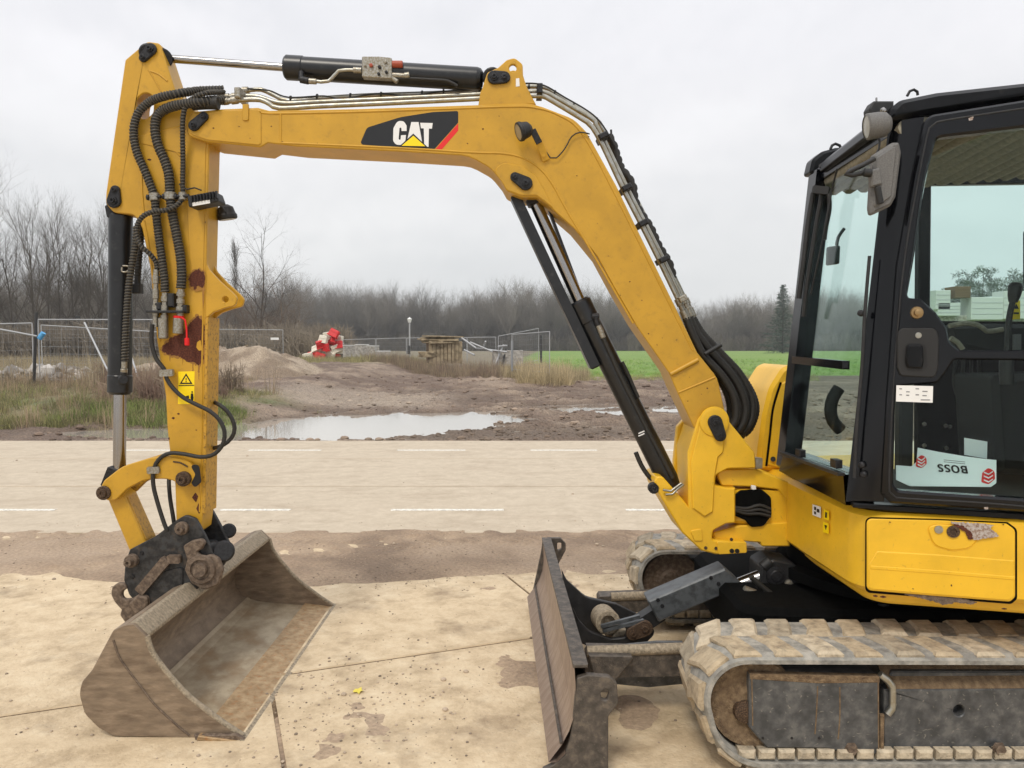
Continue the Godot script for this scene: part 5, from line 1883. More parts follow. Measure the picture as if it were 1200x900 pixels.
func make_stick() -> void:
	var st := new_shape()
	var outline := [[172, 48.5, 8], [187, 50.5, 5], [205, 105], [217, 118], [247, 150], [245, 172], [241.5, 316], [238, 600], [235, 622], [217, 636, 18], [206.5, 612], [205, 567], [199, 530], [196, 504], [194, 463], [184, 400], [182, 377], [176, 314], [166, 266, 20], [157, 251.5, 8], [133, 249, 9], [123.5, 238, 9], [124, 226], [146.5, 70, 4]]
	slab(st, outline, DS, 0.145, 0.005, [[169, 107.5, 9], [180, 112, 8], [179.5, 132, 8], [169, 141.5, 9], [159.5, 134, 8], [160, 116, 8]])
	var stick := part("stick", st, M.yellow)
	# welded doublers and seams
	st = new_shape()
	slab(st, [[161.5, 160.5], [213, 147.5], [243, 158], [241, 174], [238.5, 316], [237, 340], [228, 340], [222, 300], [217, 200], [213, 180], [166, 168]], DS - 0.004, 0.006, 0.002)
	part("doubler_plate", st, M.yellow, stick)
	for seam in [[[174, 82], [181, 93], [189, 108]], [[175, 83], [186, 87], [196, 95]], [[162, 161], [180, 156], [213, 147]], [[166, 206], [167, 230], [169, 252]], [[193, 167], [203, 174], [211, 183]], [[169, 258], [174, 285], [179, 320], [185, 375], [188, 400]], [[239, 330], [237, 420], [236, 520], [234, 600]]]:
		line_part("weld_seam", seam, DS, 0.0045, M.weld, stick, 6)
	# closing strips worn through on the back face
	st = new_shape()
	slab(st, [[240, 372], [244.2, 372], [240.5, 602], [236.5, 602]], DS - 0.002, 0.15, 0.003)
	part("edge_strip", st, M.yellow_worn, stick)
	# dull flaked edge round the rust, with runs below it
	for e in [[[220, 324, 3], [225, 316.5, 3], [232, 314.5, 3], [240, 316.5, 2], [240.4, 341, 2], [236, 341, 2], [229, 341.5, 3], [221.5, 337, 3]], [[187.5, 409, 3], [193, 400.5, 4], [203, 392.5, 3], [213, 389.5, 2], [221, 378, 3], [230, 367, 3], [238, 372, 2], [240.3, 384, 1], [240.3, 425, 2], [234, 430, 3], [224, 426, 2], [211, 420.5, 3], [200, 418, 2], [191.5, 416, 3]]]:
		st = new_shape()
		slab(st, ragged(e, 1.8, 5), DS - 0.0048 if e[0][1] < 380 else DS - 0.0008, 0.0012, 0.0)
		part("flaked_edge", st, M.flaked_edge, stick)
	for e in [[238, 336, 1.1, 26], [226, 424, 0.9, 14], [233, 427, 1.0, 20], [214, 419, 0.7, 9], [199, 416, 0.6, 8]]:
		st = new_shape()
		slab(st, ragged([[e[0] - e[2], e[1]], [e[0] + e[2], e[1]], [e[0] + e[2] * 0.4, e[1] + e[3] * 0.7], [e[0], e[1] + e[3]], [e[0] - e[2] * 0.5, e[1] + e[3] * 0.6]], 0.7, int(e[0])), DS - 0.0049 if e[1] < 350 else DS - 0.0009, 0.0012, 0.0)
		part("rust_run", st, M.flaked_edge, stick)
	# rust where paint has flaked
	st = new_shape()
	slab(st, ragged([[221, 325, 2], [226, 318, 3], [232, 316, 2], [239, 318, 2], [240, 332, 2], [237, 338, 1], [233, 334, 1], [229, 339, 2], [223, 336, 2], [222, 331, 1]], 1.6, 14), DS - 0.006, 0.002, 0.0)
	part("rust_patch", st, M.rust, stick)
	st = new_shape()
	slab(st, ragged([[189, 409, 3], [194, 402, 4], [204, 394, 3], [214, 391, 2], [222, 380, 3], [231, 369, 3], [237, 375, 2], [240, 384, 1], [240, 402, 1], [236, 410, 1], [239, 420, 2], [234, 427, 3], [225, 424, 2], [219, 424, 2], [211, 418, 3], [200, 416, 2], [193, 414, 3]], 1.6, 0), DS - 0.0015, 0.002, 0.0)
	part("rust_patch", st, M.rust, stick)
	st = new_shape()
	slab(st, [[231, 401, 1], [235, 398, 1], [236, 406, 1], [238, 410, 1], [233, 411, 1], [230, 407, 1]], DS - 0.0035, 0.002, 0.0)
	part("paint_flake", st, M.yellow, stick)
	for c in [[203, 490, 2.4, 1.6], [209, 485, 2.2, 1.2], [198, 514, 1.0, 2.2], [230, 504, 1.8, 0.6], [229, 583, 4, 6], [233, 596, 3, 7], [222, 548, 1.5, 2.5], [175, 187, 4, 1.2], [166, 214, 1, 1]]:
		st = new_shape()
		slab(st, [[c[0] - c[2], c[1], 0.6], [c[0], c[1] - c[3], 0.6], [c[0] + c[2] * 0.8, c[1] - c[3] * 0.2, 0.6], [c[0] + c[2] * 0.2, c[1] + c[3], 0.6]], DS - 0.0012, 0.0015, 0.0)
		part("rust_spot", st, M.rust, stick)
	# auxiliary lug: two plates with a hole
	for k in 2:
		st = new_shape()
		slab(st, [[241, 306], [245, 316, 4], [258, 330, 6], [272, 342.5, 6], [278, 349, 5], [275.5, 358, 5], [262, 361.5, 6], [250, 366, 4], [243, 372], [239, 372]], DS + 0.005, 0.022, 0.004, [[264, 346.5, 3], [269, 351, 3], [264, 355.5, 3], [259, 351, 3]], k * 0.10)
		part("lug_plate", st, M.yellow, stick)
	pin_cover([175.5, 57], [167, 67], 7.2, 5.0, DS, stick)
	pin_cover([132.5, 235], [134, 222.5], 8.4, 5.6, DS, stick)
	# warning sticker
	st = new_shape()
	slab(st, [[209, 435.5], [228, 435], [227.5, 473.5], [208.5, 473.5]], DS - 0.001, 0.0015, 0.0)
	part("warning_sticker", st, M.sticker_yellow, stick)
	for s in [[[210.5, 450], [218, 437.5], [225.5, 450]]]:
		st = new_shape()
		slab(st, s, DS - 0.0022, 0.0012, 0.0)
		part("warning_print", st, M.print_black, stick)
		st = new_shape()
		slab(st, [[213.2, 448.4], [218, 440.4], [222.8, 448.4]], DS - 0.0033, 0.0011, 0.0)
		part("warning_print", st, M.sticker_yellow, stick)
		st = new_shape()
		slab(st, [[217.4, 443], [218.6, 443], [218.3, 446], [217.7, 446]], DS - 0.0044, 0.0011, 0.0)
		slab(st, [[217.4, 446.7], [218.6, 446.7], [218.6, 447.8], [217.4, 447.8]], DS - 0.0044, 0.0011, 0.0)
		part("warning_print", st, M.print_black, stick)
	st = new_shape()
	slab(st, [[209.3, 451.4], [227.4, 451], [227.4, 452], [209.3, 452.4]], DS - 0.0022, 0.0012, 0.0)
	slab(st, [[223.8, 461], [226.2, 461], [226.8, 466], [225.9, 471.5], [224.2, 471.5], [223.2, 466]], DS - 0.0022, 0.0012, 0.0)
	slab(st, [[224.2, 458.4, 0.8], [225.9, 458.4, 0.8], [225.9, 460.4, 0.8], [224.2, 460.4, 0.8]], DS - 0.0022, 0.0012, 0.0)
	slab(st, [[215, 465], [221, 463.4], [221.6, 466], [219, 468.4], [216, 468.6]], DS - 0.0022, 0.0012, 0.0)
	part("warning_print", st, M.print_black, stick)
	# lamps on the stick
	st = new_shape()
	slab(st, [[219, 229.5, 2], [252, 223.5, 3], [256.5, 236, 2], [221, 243, 2]], DS - 0.11, 0.10, 0.006)
	var lamp := part("lamp_housing", st, M.plastic_black, stick)
	for k in 9:
		st = new_shape()
		var x := 223.0 + k * 3.6
		slab(st, [[x, 229.0 - k * 0.66], [x + 1.7, 228.7 - k * 0.66], [x + 2.4, 237 - k * 0.66], [x + 0.7, 237.4 - k * 0.66]], DS - 0.122, 0.02, 0.002)
		part("cooling_fin", st, M.pin_dark, stick)
	st = new_shape()
	slab(st, [[225, 237.5], [245.5, 234], [246.2, 238], [225.7, 241.6]], DS - 0.1125, 0.003, 0.0)
	part("lamp_plate", st, M.sticker_white, stick)
	st = new_shape()
	lathe(st, at(267, 257, DS + 0.14), Vector3(-0.15, 0.95, 0.1), [[0, 0], [0, 0.046], [0.006, 0.05], [0.02, 0.05], [0.03, 0.044], [0.06, 0.038], [0.075, 0.015], [0.075, 0]], 20)
	part("lamp_housing", st, M.plastic_black, stick)
	st = new_shape()
	lathe(st, at(267, 257.4, DS + 0.14), Vector3(-0.15, 0.95, 0.1), [[-0.002, 0], [0.0, 0.043]], 20)
	part("lamp_lens", st, M.lamp_glass, stick)
	line_part("wire", [[210, 216], [214, 218], [219, 222], [228, 220], [236, 223]], DS - 0.03, 0.004, M.hose, stick, 6)
	line_part("wire", [[256, 240], [261, 243], [264, 248]], DS + 0.08, 0.005, M.hose, stick, 6)
	# spiral guarded hoses down the side
	var dh := DS - 0.03
	hose("guarded_hose", [[262, 105, DB + 0.12], [236, 106, DB + 0.08], [210, 109.5, dh - 0.03], [192, 113, dh - 0.03], [176, 119], [163, 131], [157.5, 146], [157, 162], [161, 180], [168, 196], [176, 216], [181, 231], [183, 250], [186.5, 280], [190, 305], [193, 330], [193.3, 342]], dh, 0.0205, M.hose_grey, stick)
	hose("guarded_hose", [[262, 117, DB + 0.05], [240, 119, dh - 0.05], [222, 121, dh - 0.05], [203, 124.5, dh - 0.03], [190, 130], [183, 139], [182, 155], [186, 172], [193, 188], [198, 205], [199.5, 228], [202, 250], [207, 275], [211.5, 300], [213, 322], [212, 338]], dh, 0.0235, M.hose_grey, stick)
	hose("guarded_hose", [[262, 108, DB + 0.10], [243, 109, dh - 0.06], [228, 114, dh - 0.06], [218, 124, dh - 0.05], [214.5, 138, dh - 0.04], [214, 160, dh - 0.02], [214.5, 190], [214, 215], [214, 230], [208, 240, dh - 0.02], [196, 246, dh - 0.04], [180, 248, dh - 0.05], [168, 253, dh - 0.05], [161, 263, dh - 0.04], [160, 276, dh - 0.04], [166, 289, dh - 0.04], [176, 298, dh - 0.02], [183, 308], [184, 316]], dh, 0.0125, M.hose_grey, stick, 0.003)
	st = new_shape()
	tube(st, path3([[225, 122], [240, 121], [256, 121]], DS - 0.055), 0.03, 10)
	part("hose_sleeve", st, M.hose, stick)
	for c in [[181, 231, 0.026, 0.04], [199.5, 230, 0.030, 0.045], [214, 230, 0.02, 0.035]]:
		st = new_shape()
		rod(st, at(c[0] - 0.2, c[1] - 4.5, dh), at(c[0] + 0.4, c[1] + 4.5, dh), c[2], 14, 0.003)
		part("hose_clamp", st, M.fitting, stick)
		st = new_shape()
		rod(st, at(c[0] - 9, c[1] + 0.5, dh - 0.01), at(c[0] + 8, c[1] - 0.5, dh - 0.01), 0.009, 8, 0.002)
		rod(st, at(c[0] - 9, c[1] + 0.5, dh - 0.01), at(c[0] - 6, c[1] + 0.4, dh - 0.01), 0.015, 6, 0.002)
		part("clamp_bolt", st, M.pin_dark, stick)
	# quick couplings in their bracket
	for c in [[183, 316, 383, 0.017, 0.7], [193.4, 343, 385, 0.019, 0.9], [212, 339, 372, 0.022, 1.0]]:
		st = new_shape()
		var a := at(c[0], c[1], dh)
		var b := at(c[0] - 1.0, c[2], dh)
		var l := a.distance_to(b)
		var r: float = c[3]
		lathe(st, a, b - a, [[0, 0], [0, r * 0.8], [l * 0.1, r * 0.8], [l * 0.11, r], [l * 0.24, r], [l * 0.25, r * 0.72], [l * 0.34, r * 0.72], [l * 0.35, r * 0.95], [l * 0.5, r * 0.95], [l * 0.51, r * 0.75], [l * 0.62, r * 0.75], [l * 0.63, r], [l * 0.8, r], [l * 0.81, r * 0.8], [l, r * 0.8], [l, 0]], 8)
		part("coupling", st, M.fitting, stick)
	st = new_shape()
	box(st, at(196, 365.5, dh), Vector3(0.185, 0.012, 0.07), 0.002)
	part("coupling_bracket", st, M.black_metal, stick)
	for c in [[187, 359, 8, 9], [202, 352, 8, 16], [217, 362, 7, 9]]:
		st = new_shape()
		box(st, at(c[0], c[1], dh + 0.012), Vector3(c[2] * 0.0043, c[3] * 0.0043, 0.05), 0.006)
		part("coupling_body", st, M.plastic_black, stick)
	st = new_shape()
	rod(st, at(191, 372, dh), at(191.5, 397, dh), 0.024, 12, 0.006)
	part("coupling", st, M.fitting, stick, "long dusty coupling sleeve")
	st = new_shape()
	rod(st, at(209.5, 371, dh), at(208.5, 391, dh), 0.025, 14, 0.003)
	part("coupling", st, M.fitting, stick, "short coupling with red ring")
	st = new_shape()
	rod(st, at(209.6, 370, dh), at(209.5, 373, dh), 0.027, 14, 0.002)
	part("red_ring", st, M.red_plastic, stick)
	line_part("red_strap", [[212, 371.5], [217, 375], [218.5, 384], [219, 396]], dh - 0.02, 0.0045, M.red_plastic, stick, 6)
	st = new_shape()
	rod(st, at(219, 396, dh - 0.02), at(219.2, 405, dh - 0.02), 0.012, 10, 0.003)
	part("dust_cap", st, M.red_plastic, stick)
	# free black hoses to the coupler
	line_part("black_hose", [[178.5, 380], [177.5, 396], [179, 408], [184, 422], [192, 432], [195.5, 444], [203, 455], [215, 466], [232, 475], [246, 482], [257, 492], [263, 505], [262, 518], [256, 528], [247, 534], [234, 535.5], [215, 532], [200, 531], [190, 535], [183, 543], [179.5, 555], [180, 570], [185, 590], [192, 612], [196, 622]], DS - 0.045, 0.0105, M.hose, stick, 9)
	line_part("black_hose", [[250, 471, DS + 0.12], [258, 475], [267, 483], [274, 496], [274, 508], [267, 518], [258, 523], [250, 525, DS + 0.10], [235, 527, DS + 0.17], [210, 540, DS + 0.17], [199, 556, DS + 0.16], [199, 580, DS + 0.1], [203, 606, DS + 0.06], [205, 620, DS + 0.06]], DS + 0.03, 0.0105, M.hose, stick, 9)
	for c in [[[187, 437.5], [204, 436.5]], [[172.5, 551], [188, 550]]]:
		st = new_shape()
		beam(st, at(c[0][0], c[0][1], DS - 0.045), at(c[1][0], c[1][1], DS - 0.03), 0.04, 0.034, 0.005)
		part("hose_clamp", st, M.fitting, stick)

	# bucket cylinder in front of the stick
	var dc := 3.95
	st = new_shape()
	var a2 := at(141.5, 250, dc)
	var b2 := at(140.5, 462, dc)
	var l2 := a2.distance_to(b2)
	lathe(st, a2, b2 - a2, [[0, 0], [0, 0.048], [0.015, 0.057], [l2 - 0.10, 0.057], [l2 - 0.095, 0.0595], [l2 - 0.012, 0.0595], [l2, 0.05], [l2, 0]], 28)
	var bc := part("bucket_cylinder", st, M.cylinder_black)
	st = new_shape()
	rod(st, b2, at(140, 560, dc), 0.031, 22)
	part("rod", st, M.chrome, bc)
	st = new_shape()
	rod(st, at(138, 238, dc - 0.05), at(138, 238, dc + 0.05), 0.052, 18, 0.006)
	beam(st, at(138, 240, dc), at(141, 256, dc), 0.09, 0.09, 0.008)
	rod(st, at(137, 566, dc - 0.05), at(137, 566, dc + 0.05), 0.05, 18, 0.006)
	beam(st, at(139.5, 548, dc), at(130, 572, dc), 0.075, 0.08, 0.008)
	part("rod_eye", st, M.pin_dark, bc)
	hose("guarded_hose", [[160, 265], [159, 285], [156.5, 300], [153.5, 318], [151, 335], [149, 360], [147.5, 385], [146.5, 410], [145.8, 424]], dc - 0.075, 0.0165, M.hose_grey, bc)
	hose("guarded_hose", [[165, 258], [165, 280], [163, 300], [161.5, 322], [161, 332]], dc - 0.01, 0.017, M.hose, bc)
	st = new_shape()
	box(st, at(161.5, 338.5, dc - 0.02), Vector3(0.042, 0.05, 0.045), 0.006)
	rod(st, at(161, 324, dc - 0.02), at(161.3, 334, dc - 0.02), 0.014, 8, 0.002)
	part("hose_end", st, M.plastic_black, bc)
	st = new_shape()
	rod(st, at(145.8, 423, dc - 0.075), at(145.5, 432, dc - 0.075), 0.014, 8, 0.002)
	rod(st, at(145.5, 432, dc - 0.075), at(145.2, 438, dc - 0.07), 0.0175, 6, 0.002)
	part("hose_end", st, M.fitting, bc)
	st = new_shape()
	rod(st, at(144.5, 445, dc - 0.09), at(144.5, 445, dc - 0.03), 0.026, 14, 0.005)
	rod(st, at(145, 436, dc - 0.075), at(144.5, 446, dc - 0.07), 0.018, 8, 0.002)
	part("hose_end", st, M.pin_dark, bc)
	st = new_shape()
	for k in 12:
		pass
	tube(st, path3([[143, 313], [143, 318], [148, 318.5], [152, 315.5], [150, 312], [144, 311.5]], dc - 0.068, 0.006), 0.0045, 6)
	part("hose_clip", st, M.fitting, bc)

	# curved guide links
	for k in 2:
		st = new_shape()
		slab(st, [[115.5, 575, 6], [122, 563, 8], [143, 546.5, 40], [174, 537, 40], [198, 533.5, 40], [222, 541, 20], [235, 558, 14], [227, 570.5, 12], [213, 567.5, 20], [196, 561, 30], [170, 562, 30], [149, 573, 10], [136, 586, 8], [124, 587, 8]], DS - 0.036, 0.03, 0.005, [], k * 0.186)
		var link := part("guide_link", st, M.yellow if k == 0 else M.yellow_worn)
		if k == 0:
			pin_end(124.5, 576.5, DS - 0.036, 0.036, 0.028, M.pin_rusty, link)
			pin_end(218, 560, DS - 0.036, 0.038, 0.045, M.pin_rusty, link)
			st = new_shape()
			slab(st, [[222, 544, 3], [233, 545, 4], [236, 565, 4], [228, 572, 3], [224, 566, 2], [229, 556, 4]], DS - 0.039, 0.004, 0.001)
			part("grease_stain", st, M.print_black, link)
			line_part("weld_seam", [[203, 541], [211, 542], [220, 547]], DS - 0.038, 0.004, M.pin_rusty, link, 6)
	st = new_shape()
	rod(st, at(124.5, 576.5, DS - 0.03), at(124.5, 576.5, DS + 0.19), 0.03, 16)
	rod(st, at(218, 560, DS - 0.03), at(218, 560, DS + 0.19), 0.03, 16)
	part("pin", st, M.pin_rusty)
	# straight bucket link
	st = new_shape()
	slab(st, [[124, 580, 6], [133, 572, 6], [146, 581], [170.5, 636], [176, 652, 8], [160, 662, 8], [150, 642]], DS + 0.005, 0.125, 0.006)
	var bl := part("bucket_link", st, M.yellow)
	st = new_shape()
	slab(st, [[147.5, 583.5], [149.5, 582.5], [171.5, 632], [169.6, 633]], DS + 0.02, 0.09, 0.002)
	part("edge_strip", st, M.yellow_worn, bl)

func make_bucket() -> void:
	# dark quick coupler
	var st := new_shape()
	var ear := [[152, 644, 4], [183, 628, 20], [206, 610, 6], [217, 603.5, 9], [229, 608, 6], [240, 628, 6], [254, 657, 4], [244, 676, 10], [225, 697, 20], [196, 716, 20], [168, 716, 10], [151, 697, 6], [145, 680, 6], [146.5, 660, 6]]
	slab(st, ear, DS - 0.045, 0.026, 0.004)
	var c := part("quick_coupler", st, M.coupler)
	st = new_shape()
	slab(st, ear, DS - 0.045, 0.026, 0.004, [], 0.21)
	part("coupler_plate", st, M.coupler, c)
	st = new_shape()
	slab(st, [[160, 672, 6], [200, 640, 10], [244, 640, 6], [250, 662, 6], [228, 690, 8], [175, 712, 8], [158, 700, 4]], DS + 0.0, 0.145, 0.01)
	part("coupler_body", st, M.coupler, c)
	st = new_shape()
	beam(st, at(163, 694, DS - 0.055), at(196, 655, DS - 0.06), 0.03, 0.05, 0.006)
	beam(st, at(196, 655, DS - 0.06), at(212, 655, DS - 0.06), 0.03, 0.04, 0.006)
	part("coupler_rib", st, M.cast_brown, c)
	st = new_shape()
	slab(st, [[160, 706], [190, 670, 4], [214, 664, 4], [214, 690], [190, 712], [172, 716]], DS - 0.052, 0.012, 0.003)
	part("coupler_rib", st, M.coupler, c)
	pin_end(216, 617.5, DS - 0.045, 0.034, 0.05, M.cast_brown, c)
	pin_end(158, 655, DS - 0.045, 0.034, 0.06, M.cast_brown, c)
	for h in [[155, 676], [166, 648], [184, 700]]:
		st = new_shape()
		lathe(st, at(h[0], h[1], DS - 0.0455), Vector3(0, 0, 1), [[0, 0.012], [0.004, 0.01], [0.004, 0]], 8)
		part("grease_nipple", st, M.pin_dark, c)
	# far cross pin and ear beyond
	st = new_shape()
	rod(st, at(262, 646, DS - 0.02), at(262, 646, DS + 0.30), 0.055, 20, 0.01)
	rod(st, at(268, 622, DS + 0.20), at(268, 622, DS + 0.28), 0.04, 16, 0.01)
	part("cross_pin", st, M.pin_dark, c)
	# bucket hooks
	st = new_shape()
	slab(st, [[214, 640, 4], [224, 634, 8], [236.5, 631.5, 5], [240, 637, 3], [236, 644, 3], [229, 647, 4], [237, 653, 6], [247, 650, 8], [256, 655, 8], [261, 668, 6], [256, 685, 6], [240, 692, 8], [224, 684, 6], [216, 668, 5], [219, 656, 4]], DS - 0.075, 0.03, 0.006)
	var bh := part("bucket_hook", st, M.cast_brown, c)
	st = new_shape()
	lathe(st, at(236, 667, DS - 0.075), Vector3(0, 0, 1), [[0, 0.075], [0.012, 0.07], [0.014, 0.052], [0.006, 0.05], [0.006, 0.036], [0.03, 0.032], [0.03, 0]], 20)
	part("hook_boss", st, M.cast_brown, c)
	st = new_shape()
	slab(st, [[131, 688, 6], [137, 683.5, 6], [145.5, 684, 3], [148.5, 690, 2], [142, 694, 6], [143.5, 703, 8], [154, 702, 4], [163, 696, 6], [174, 698, 5], [176, 712, 5], [166, 724, 6], [147, 731, 4], [140, 721, 4], [142, 715], [134, 706, 8], [129.5, 697, 8]], DS - 0.06, 0.028, 0.006)
	part("bucket_hook", st, M.cast_brown, c)
	for k in 2:
		st = new_shape()
		slab(st, [[150, 708, 3], [160, 698, 4], [172, 700, 4], [172, 712, 4], [158, 722, 3]], DS - 0.085, 0.03, 0.008, [], k * 0.15)
		part("hook_lug", st, M.cast_brown, c)

	# the bucket
	var dn := 3.255
	var wide := 1.70
	var side := [[145, 733, 5], [156, 731, 4], [171, 745], [176, 763, 40], [195, 789, 40], [211, 808, 40], [240, 833, 60], [285, 863, 3], [288, 871, 1], [200, 864], [133, 863, 20], [115, 853, 25], [99, 837, 20], [92.5, 813, 22], [96, 799, 12], [108, 785, 12], [118, 766, 20], [133, 738, 8]]
	# curved shell
	var outer := rounded(px_xy([[146, 733, 4], [133, 738, 8], [118, 766, 20], [108, 785, 12], [96, 799, 12], [92.5, 813, 22], [99, 837, 20], [115, 853, 25], [133, 863, 20], [200, 864], [262, 868.5]], dn), 6, false)
	var inner := PackedVector2Array()
	for i in outer.size():
		var t := (outer[mini(i + 1, outer.size() - 1)] - outer[maxi(i - 1, 0)]).normalized()
		inner.append(outer[i] + Vector2(-t.y, t.x) * 0.014)
	# the inside keeps one fair curve
	var fair := PackedVector3Array()
	var ctrl := []
	for p in [[160, 738], [141, 760], [124, 784], [112, 806], [113, 828], [126, 845], [152, 855], [205, 860], [262, 864]]:
		var q := at(p[0], p[1], dn)
		ctrl.append(q)
	fair = smooth_line(ctrl, 0.02)
	var loop := outer.duplicate()
	for i in range(fair.size() - 1, -1, -1):
		loop.append(Vector2(fair[i].x, fair[i].y))
	st = new_shape()
	prism(st, loop, Transform3D(Basis(), Vector3(0, 0, -dn - 0.02)), wide - 0.04)
	var b := part("bucket", st, M.bucket_steel)
	# floor skin, brighter where earth polished it
	st = new_shape()
	var skin := []
	for p in [[134, 849], [152, 856.2], [205, 861.2], [236, 863.4]]:
		skin.append(at(p[0], p[1] - 1.4, dn))
	skin = smooth_line(skin, 0.03)
	for i in skin.size() - 1:
		var p0: Vector3 = skin[i]
		var p1: Vector3 = skin[i + 1]
		var n := Vector3(-(p1.y - p0.y), p1.x - p0.x, 0).normalized()
		for z in [0.022]:
			quad(st, Vector3(p0.x, p0.y, -dn - z), Vector3(p1.x, p1.y, -dn - z), Vector3(p1.x, p1.y, -dn - wide + z), Vector3(p0.x, p0.y, -dn - wide + z), n)
	part("floor_plate", st, M.bucket_floor, b)
	for k in 2:
		st = new_shape()
		slab(st, side, dn, 0.02, 0.003, [], k * (wide - 0.02))
		var sp := part("side_plate", st, M.bucket_steel, b)
	# rim welded on the front edge of each side plate
	for k in 2:
		st = new_shape()
		var pts := []
		for p in [[171, 746], [176, 763], [185, 777], [197, 792], [211, 808], [226, 822], [243, 835], [262, 849], [284, 863]]:
			pts.append(at(p[0], p[1], dn) + Vector3(0, 0, -0.01 - k * (wide - 0.02)))
		# keep the measured outline; the far rim is the same shape further back
		tube(st, smooth_line(pts, 0.03), 0.0125, 8)
		part("rim", st, M.beam_dusty, b)
	# stiffening bead and repair seam on the near side
	line_part("weld_seam", [[133, 750], [140, 770], [150, 785], [163, 802], [180, 824], [203, 846], [222, 862]], dn - 0.001, 0.005, M.cast_brown, b, 6)
	st = new_shape()
	slab(st, [[227, 862], [276, 861, 2], [286, 866, 3], [286, 870], [229, 869.5]], dn - 0.022, 0.022, 0.004)
	part("wear_shoe", st, M.cast_brown, b)
	# dusty tube along the top edge
	st = new_shape()
	slab(st, [[146, 732.5, 4], [157, 730.5, 3], [171.5, 745, 2], [171, 750, 2], [166, 752], [150, 741]], dn, wide - 0.042, 0.005, [], 0.021)
	part("top_beam", st, M.beam_dusty, b)
	# cutting edge, rust coloured
	st = new_shape()
	slab(st, [[232, 862.6], [289.5, 870.0, 1], [290, 872.5], [230, 868]], dn - 0.03, wide + 0.06, 0.003)
	part("cutting_edge", st, M.cutting_edge, b)
	st = new_shape()
	slab(st, [[281, 867.2], [288.5, 868.6], [288.8, 870.2], [281, 869]], dn - 0.028, wide + 0.056, 0.001)
	part("worn_lip", st, M.beam_dusty, b)

# ---------------------------------------------------------------- upper machine
const SIDE_P := Vector3(1.74, 0.0, -2.995)
const SIDE_N := Vector3(-0.2252, 0.0, 0.9743)

func on_plane(px: float, py: float, p0: Vector3, n: Vector3) -> Vector3:
	var eye := Vector3(0, EYE, 0)
	var dir := at(px, py, 1.0) - eye
	return eye + dir * ((p0 - eye).dot(n) / dir.dot(n))

func plane_frame(p0: Vector3, n: Vector3) -> Transform3D:
	var z := n.normalized()
	var x := Vector3.UP.cross(z).normalized()
	return Transform3D(Basis(x, z.cross(x), z), p0)

func plane_slab(st: SurfaceTool, pts: Array, p0: Vector3, n: Vector3, thick: float, bevel := 0.003, hole := []) -> void:
	var f := plane_frame(p0, n)
	var inv := f.affine_inverse()
	var conv := func(list: Array) -> Array:
		var out := []
		for p in list:
			var q := inv * on_plane(p[0], p[1], p0, n)
			out.append([q.x, q.y] + ([p[2] * -p0.z / FOCAL] if p.size() > 2 else []))
		return out
	var hp := PackedVector2Array()
	if hole.size():
		hp = rounded(conv.call(hole), 5)
	prism(st, rounded(conv.call(pts), 5), f, thick, bevel, hp)

func side_slab(st: SurfaceTool, pts: Array, out: float, thick: float, bevel := 0.003, hole := []) -> void:
	plane_slab(st, pts, SIDE_P + SIDE_N * out, SIDE_N, thick, bevel, hole)

func side_at(px: float, py: float, out := 0.0) -> Vector3:
	return on_plane(px, py, SIDE_P + SIDE_N * out, SIDE_N)

# skin ruled between two edge lines, bulging towards a control line
func ruled(st: SurfaceTool, a: Array, c: Array, b: Array, segs: int, thick: float, inside: Vector3) -> void:
	var prev := []
	for k in segs + 1:
		var t := float(k) / segs
		var lo: Vector3 = a[0].lerp(c[0], t).lerp(c[0].lerp(b[0], t), t)
		var hi: Vector3 = a[1].lerp(c[1], t).lerp(c[1].lerp(b[1], t), t)
		var t2 := t + 0.01
		var lo2: Vector3 = a[0].lerp(c[0], t2).lerp(c[0].lerp(b[0], t2), t2)
		var n := (hi - lo).cross(lo2 - lo).normalized()
		if n.dot(inside - lo) > 0:
			n = -n
		var cur := [lo, hi, n]
		if k:
			quad4(st, prev[0], prev[1], hi, lo, prev[2], prev[2], n, n)
			quad4(st, prev[0] - prev[2] * thick, prev[1] - prev[2] * thick, hi - n * thick, lo - n * thick, -prev[2], -prev[2], -n, -n)
			flat(st, prev[0], lo, lo - n * thick, prev[0] - prev[2] * thick, hi)
			flat(st, prev[1], hi, hi - n * thick, prev[1] - prev[2] * thick, lo)
		prev = cur

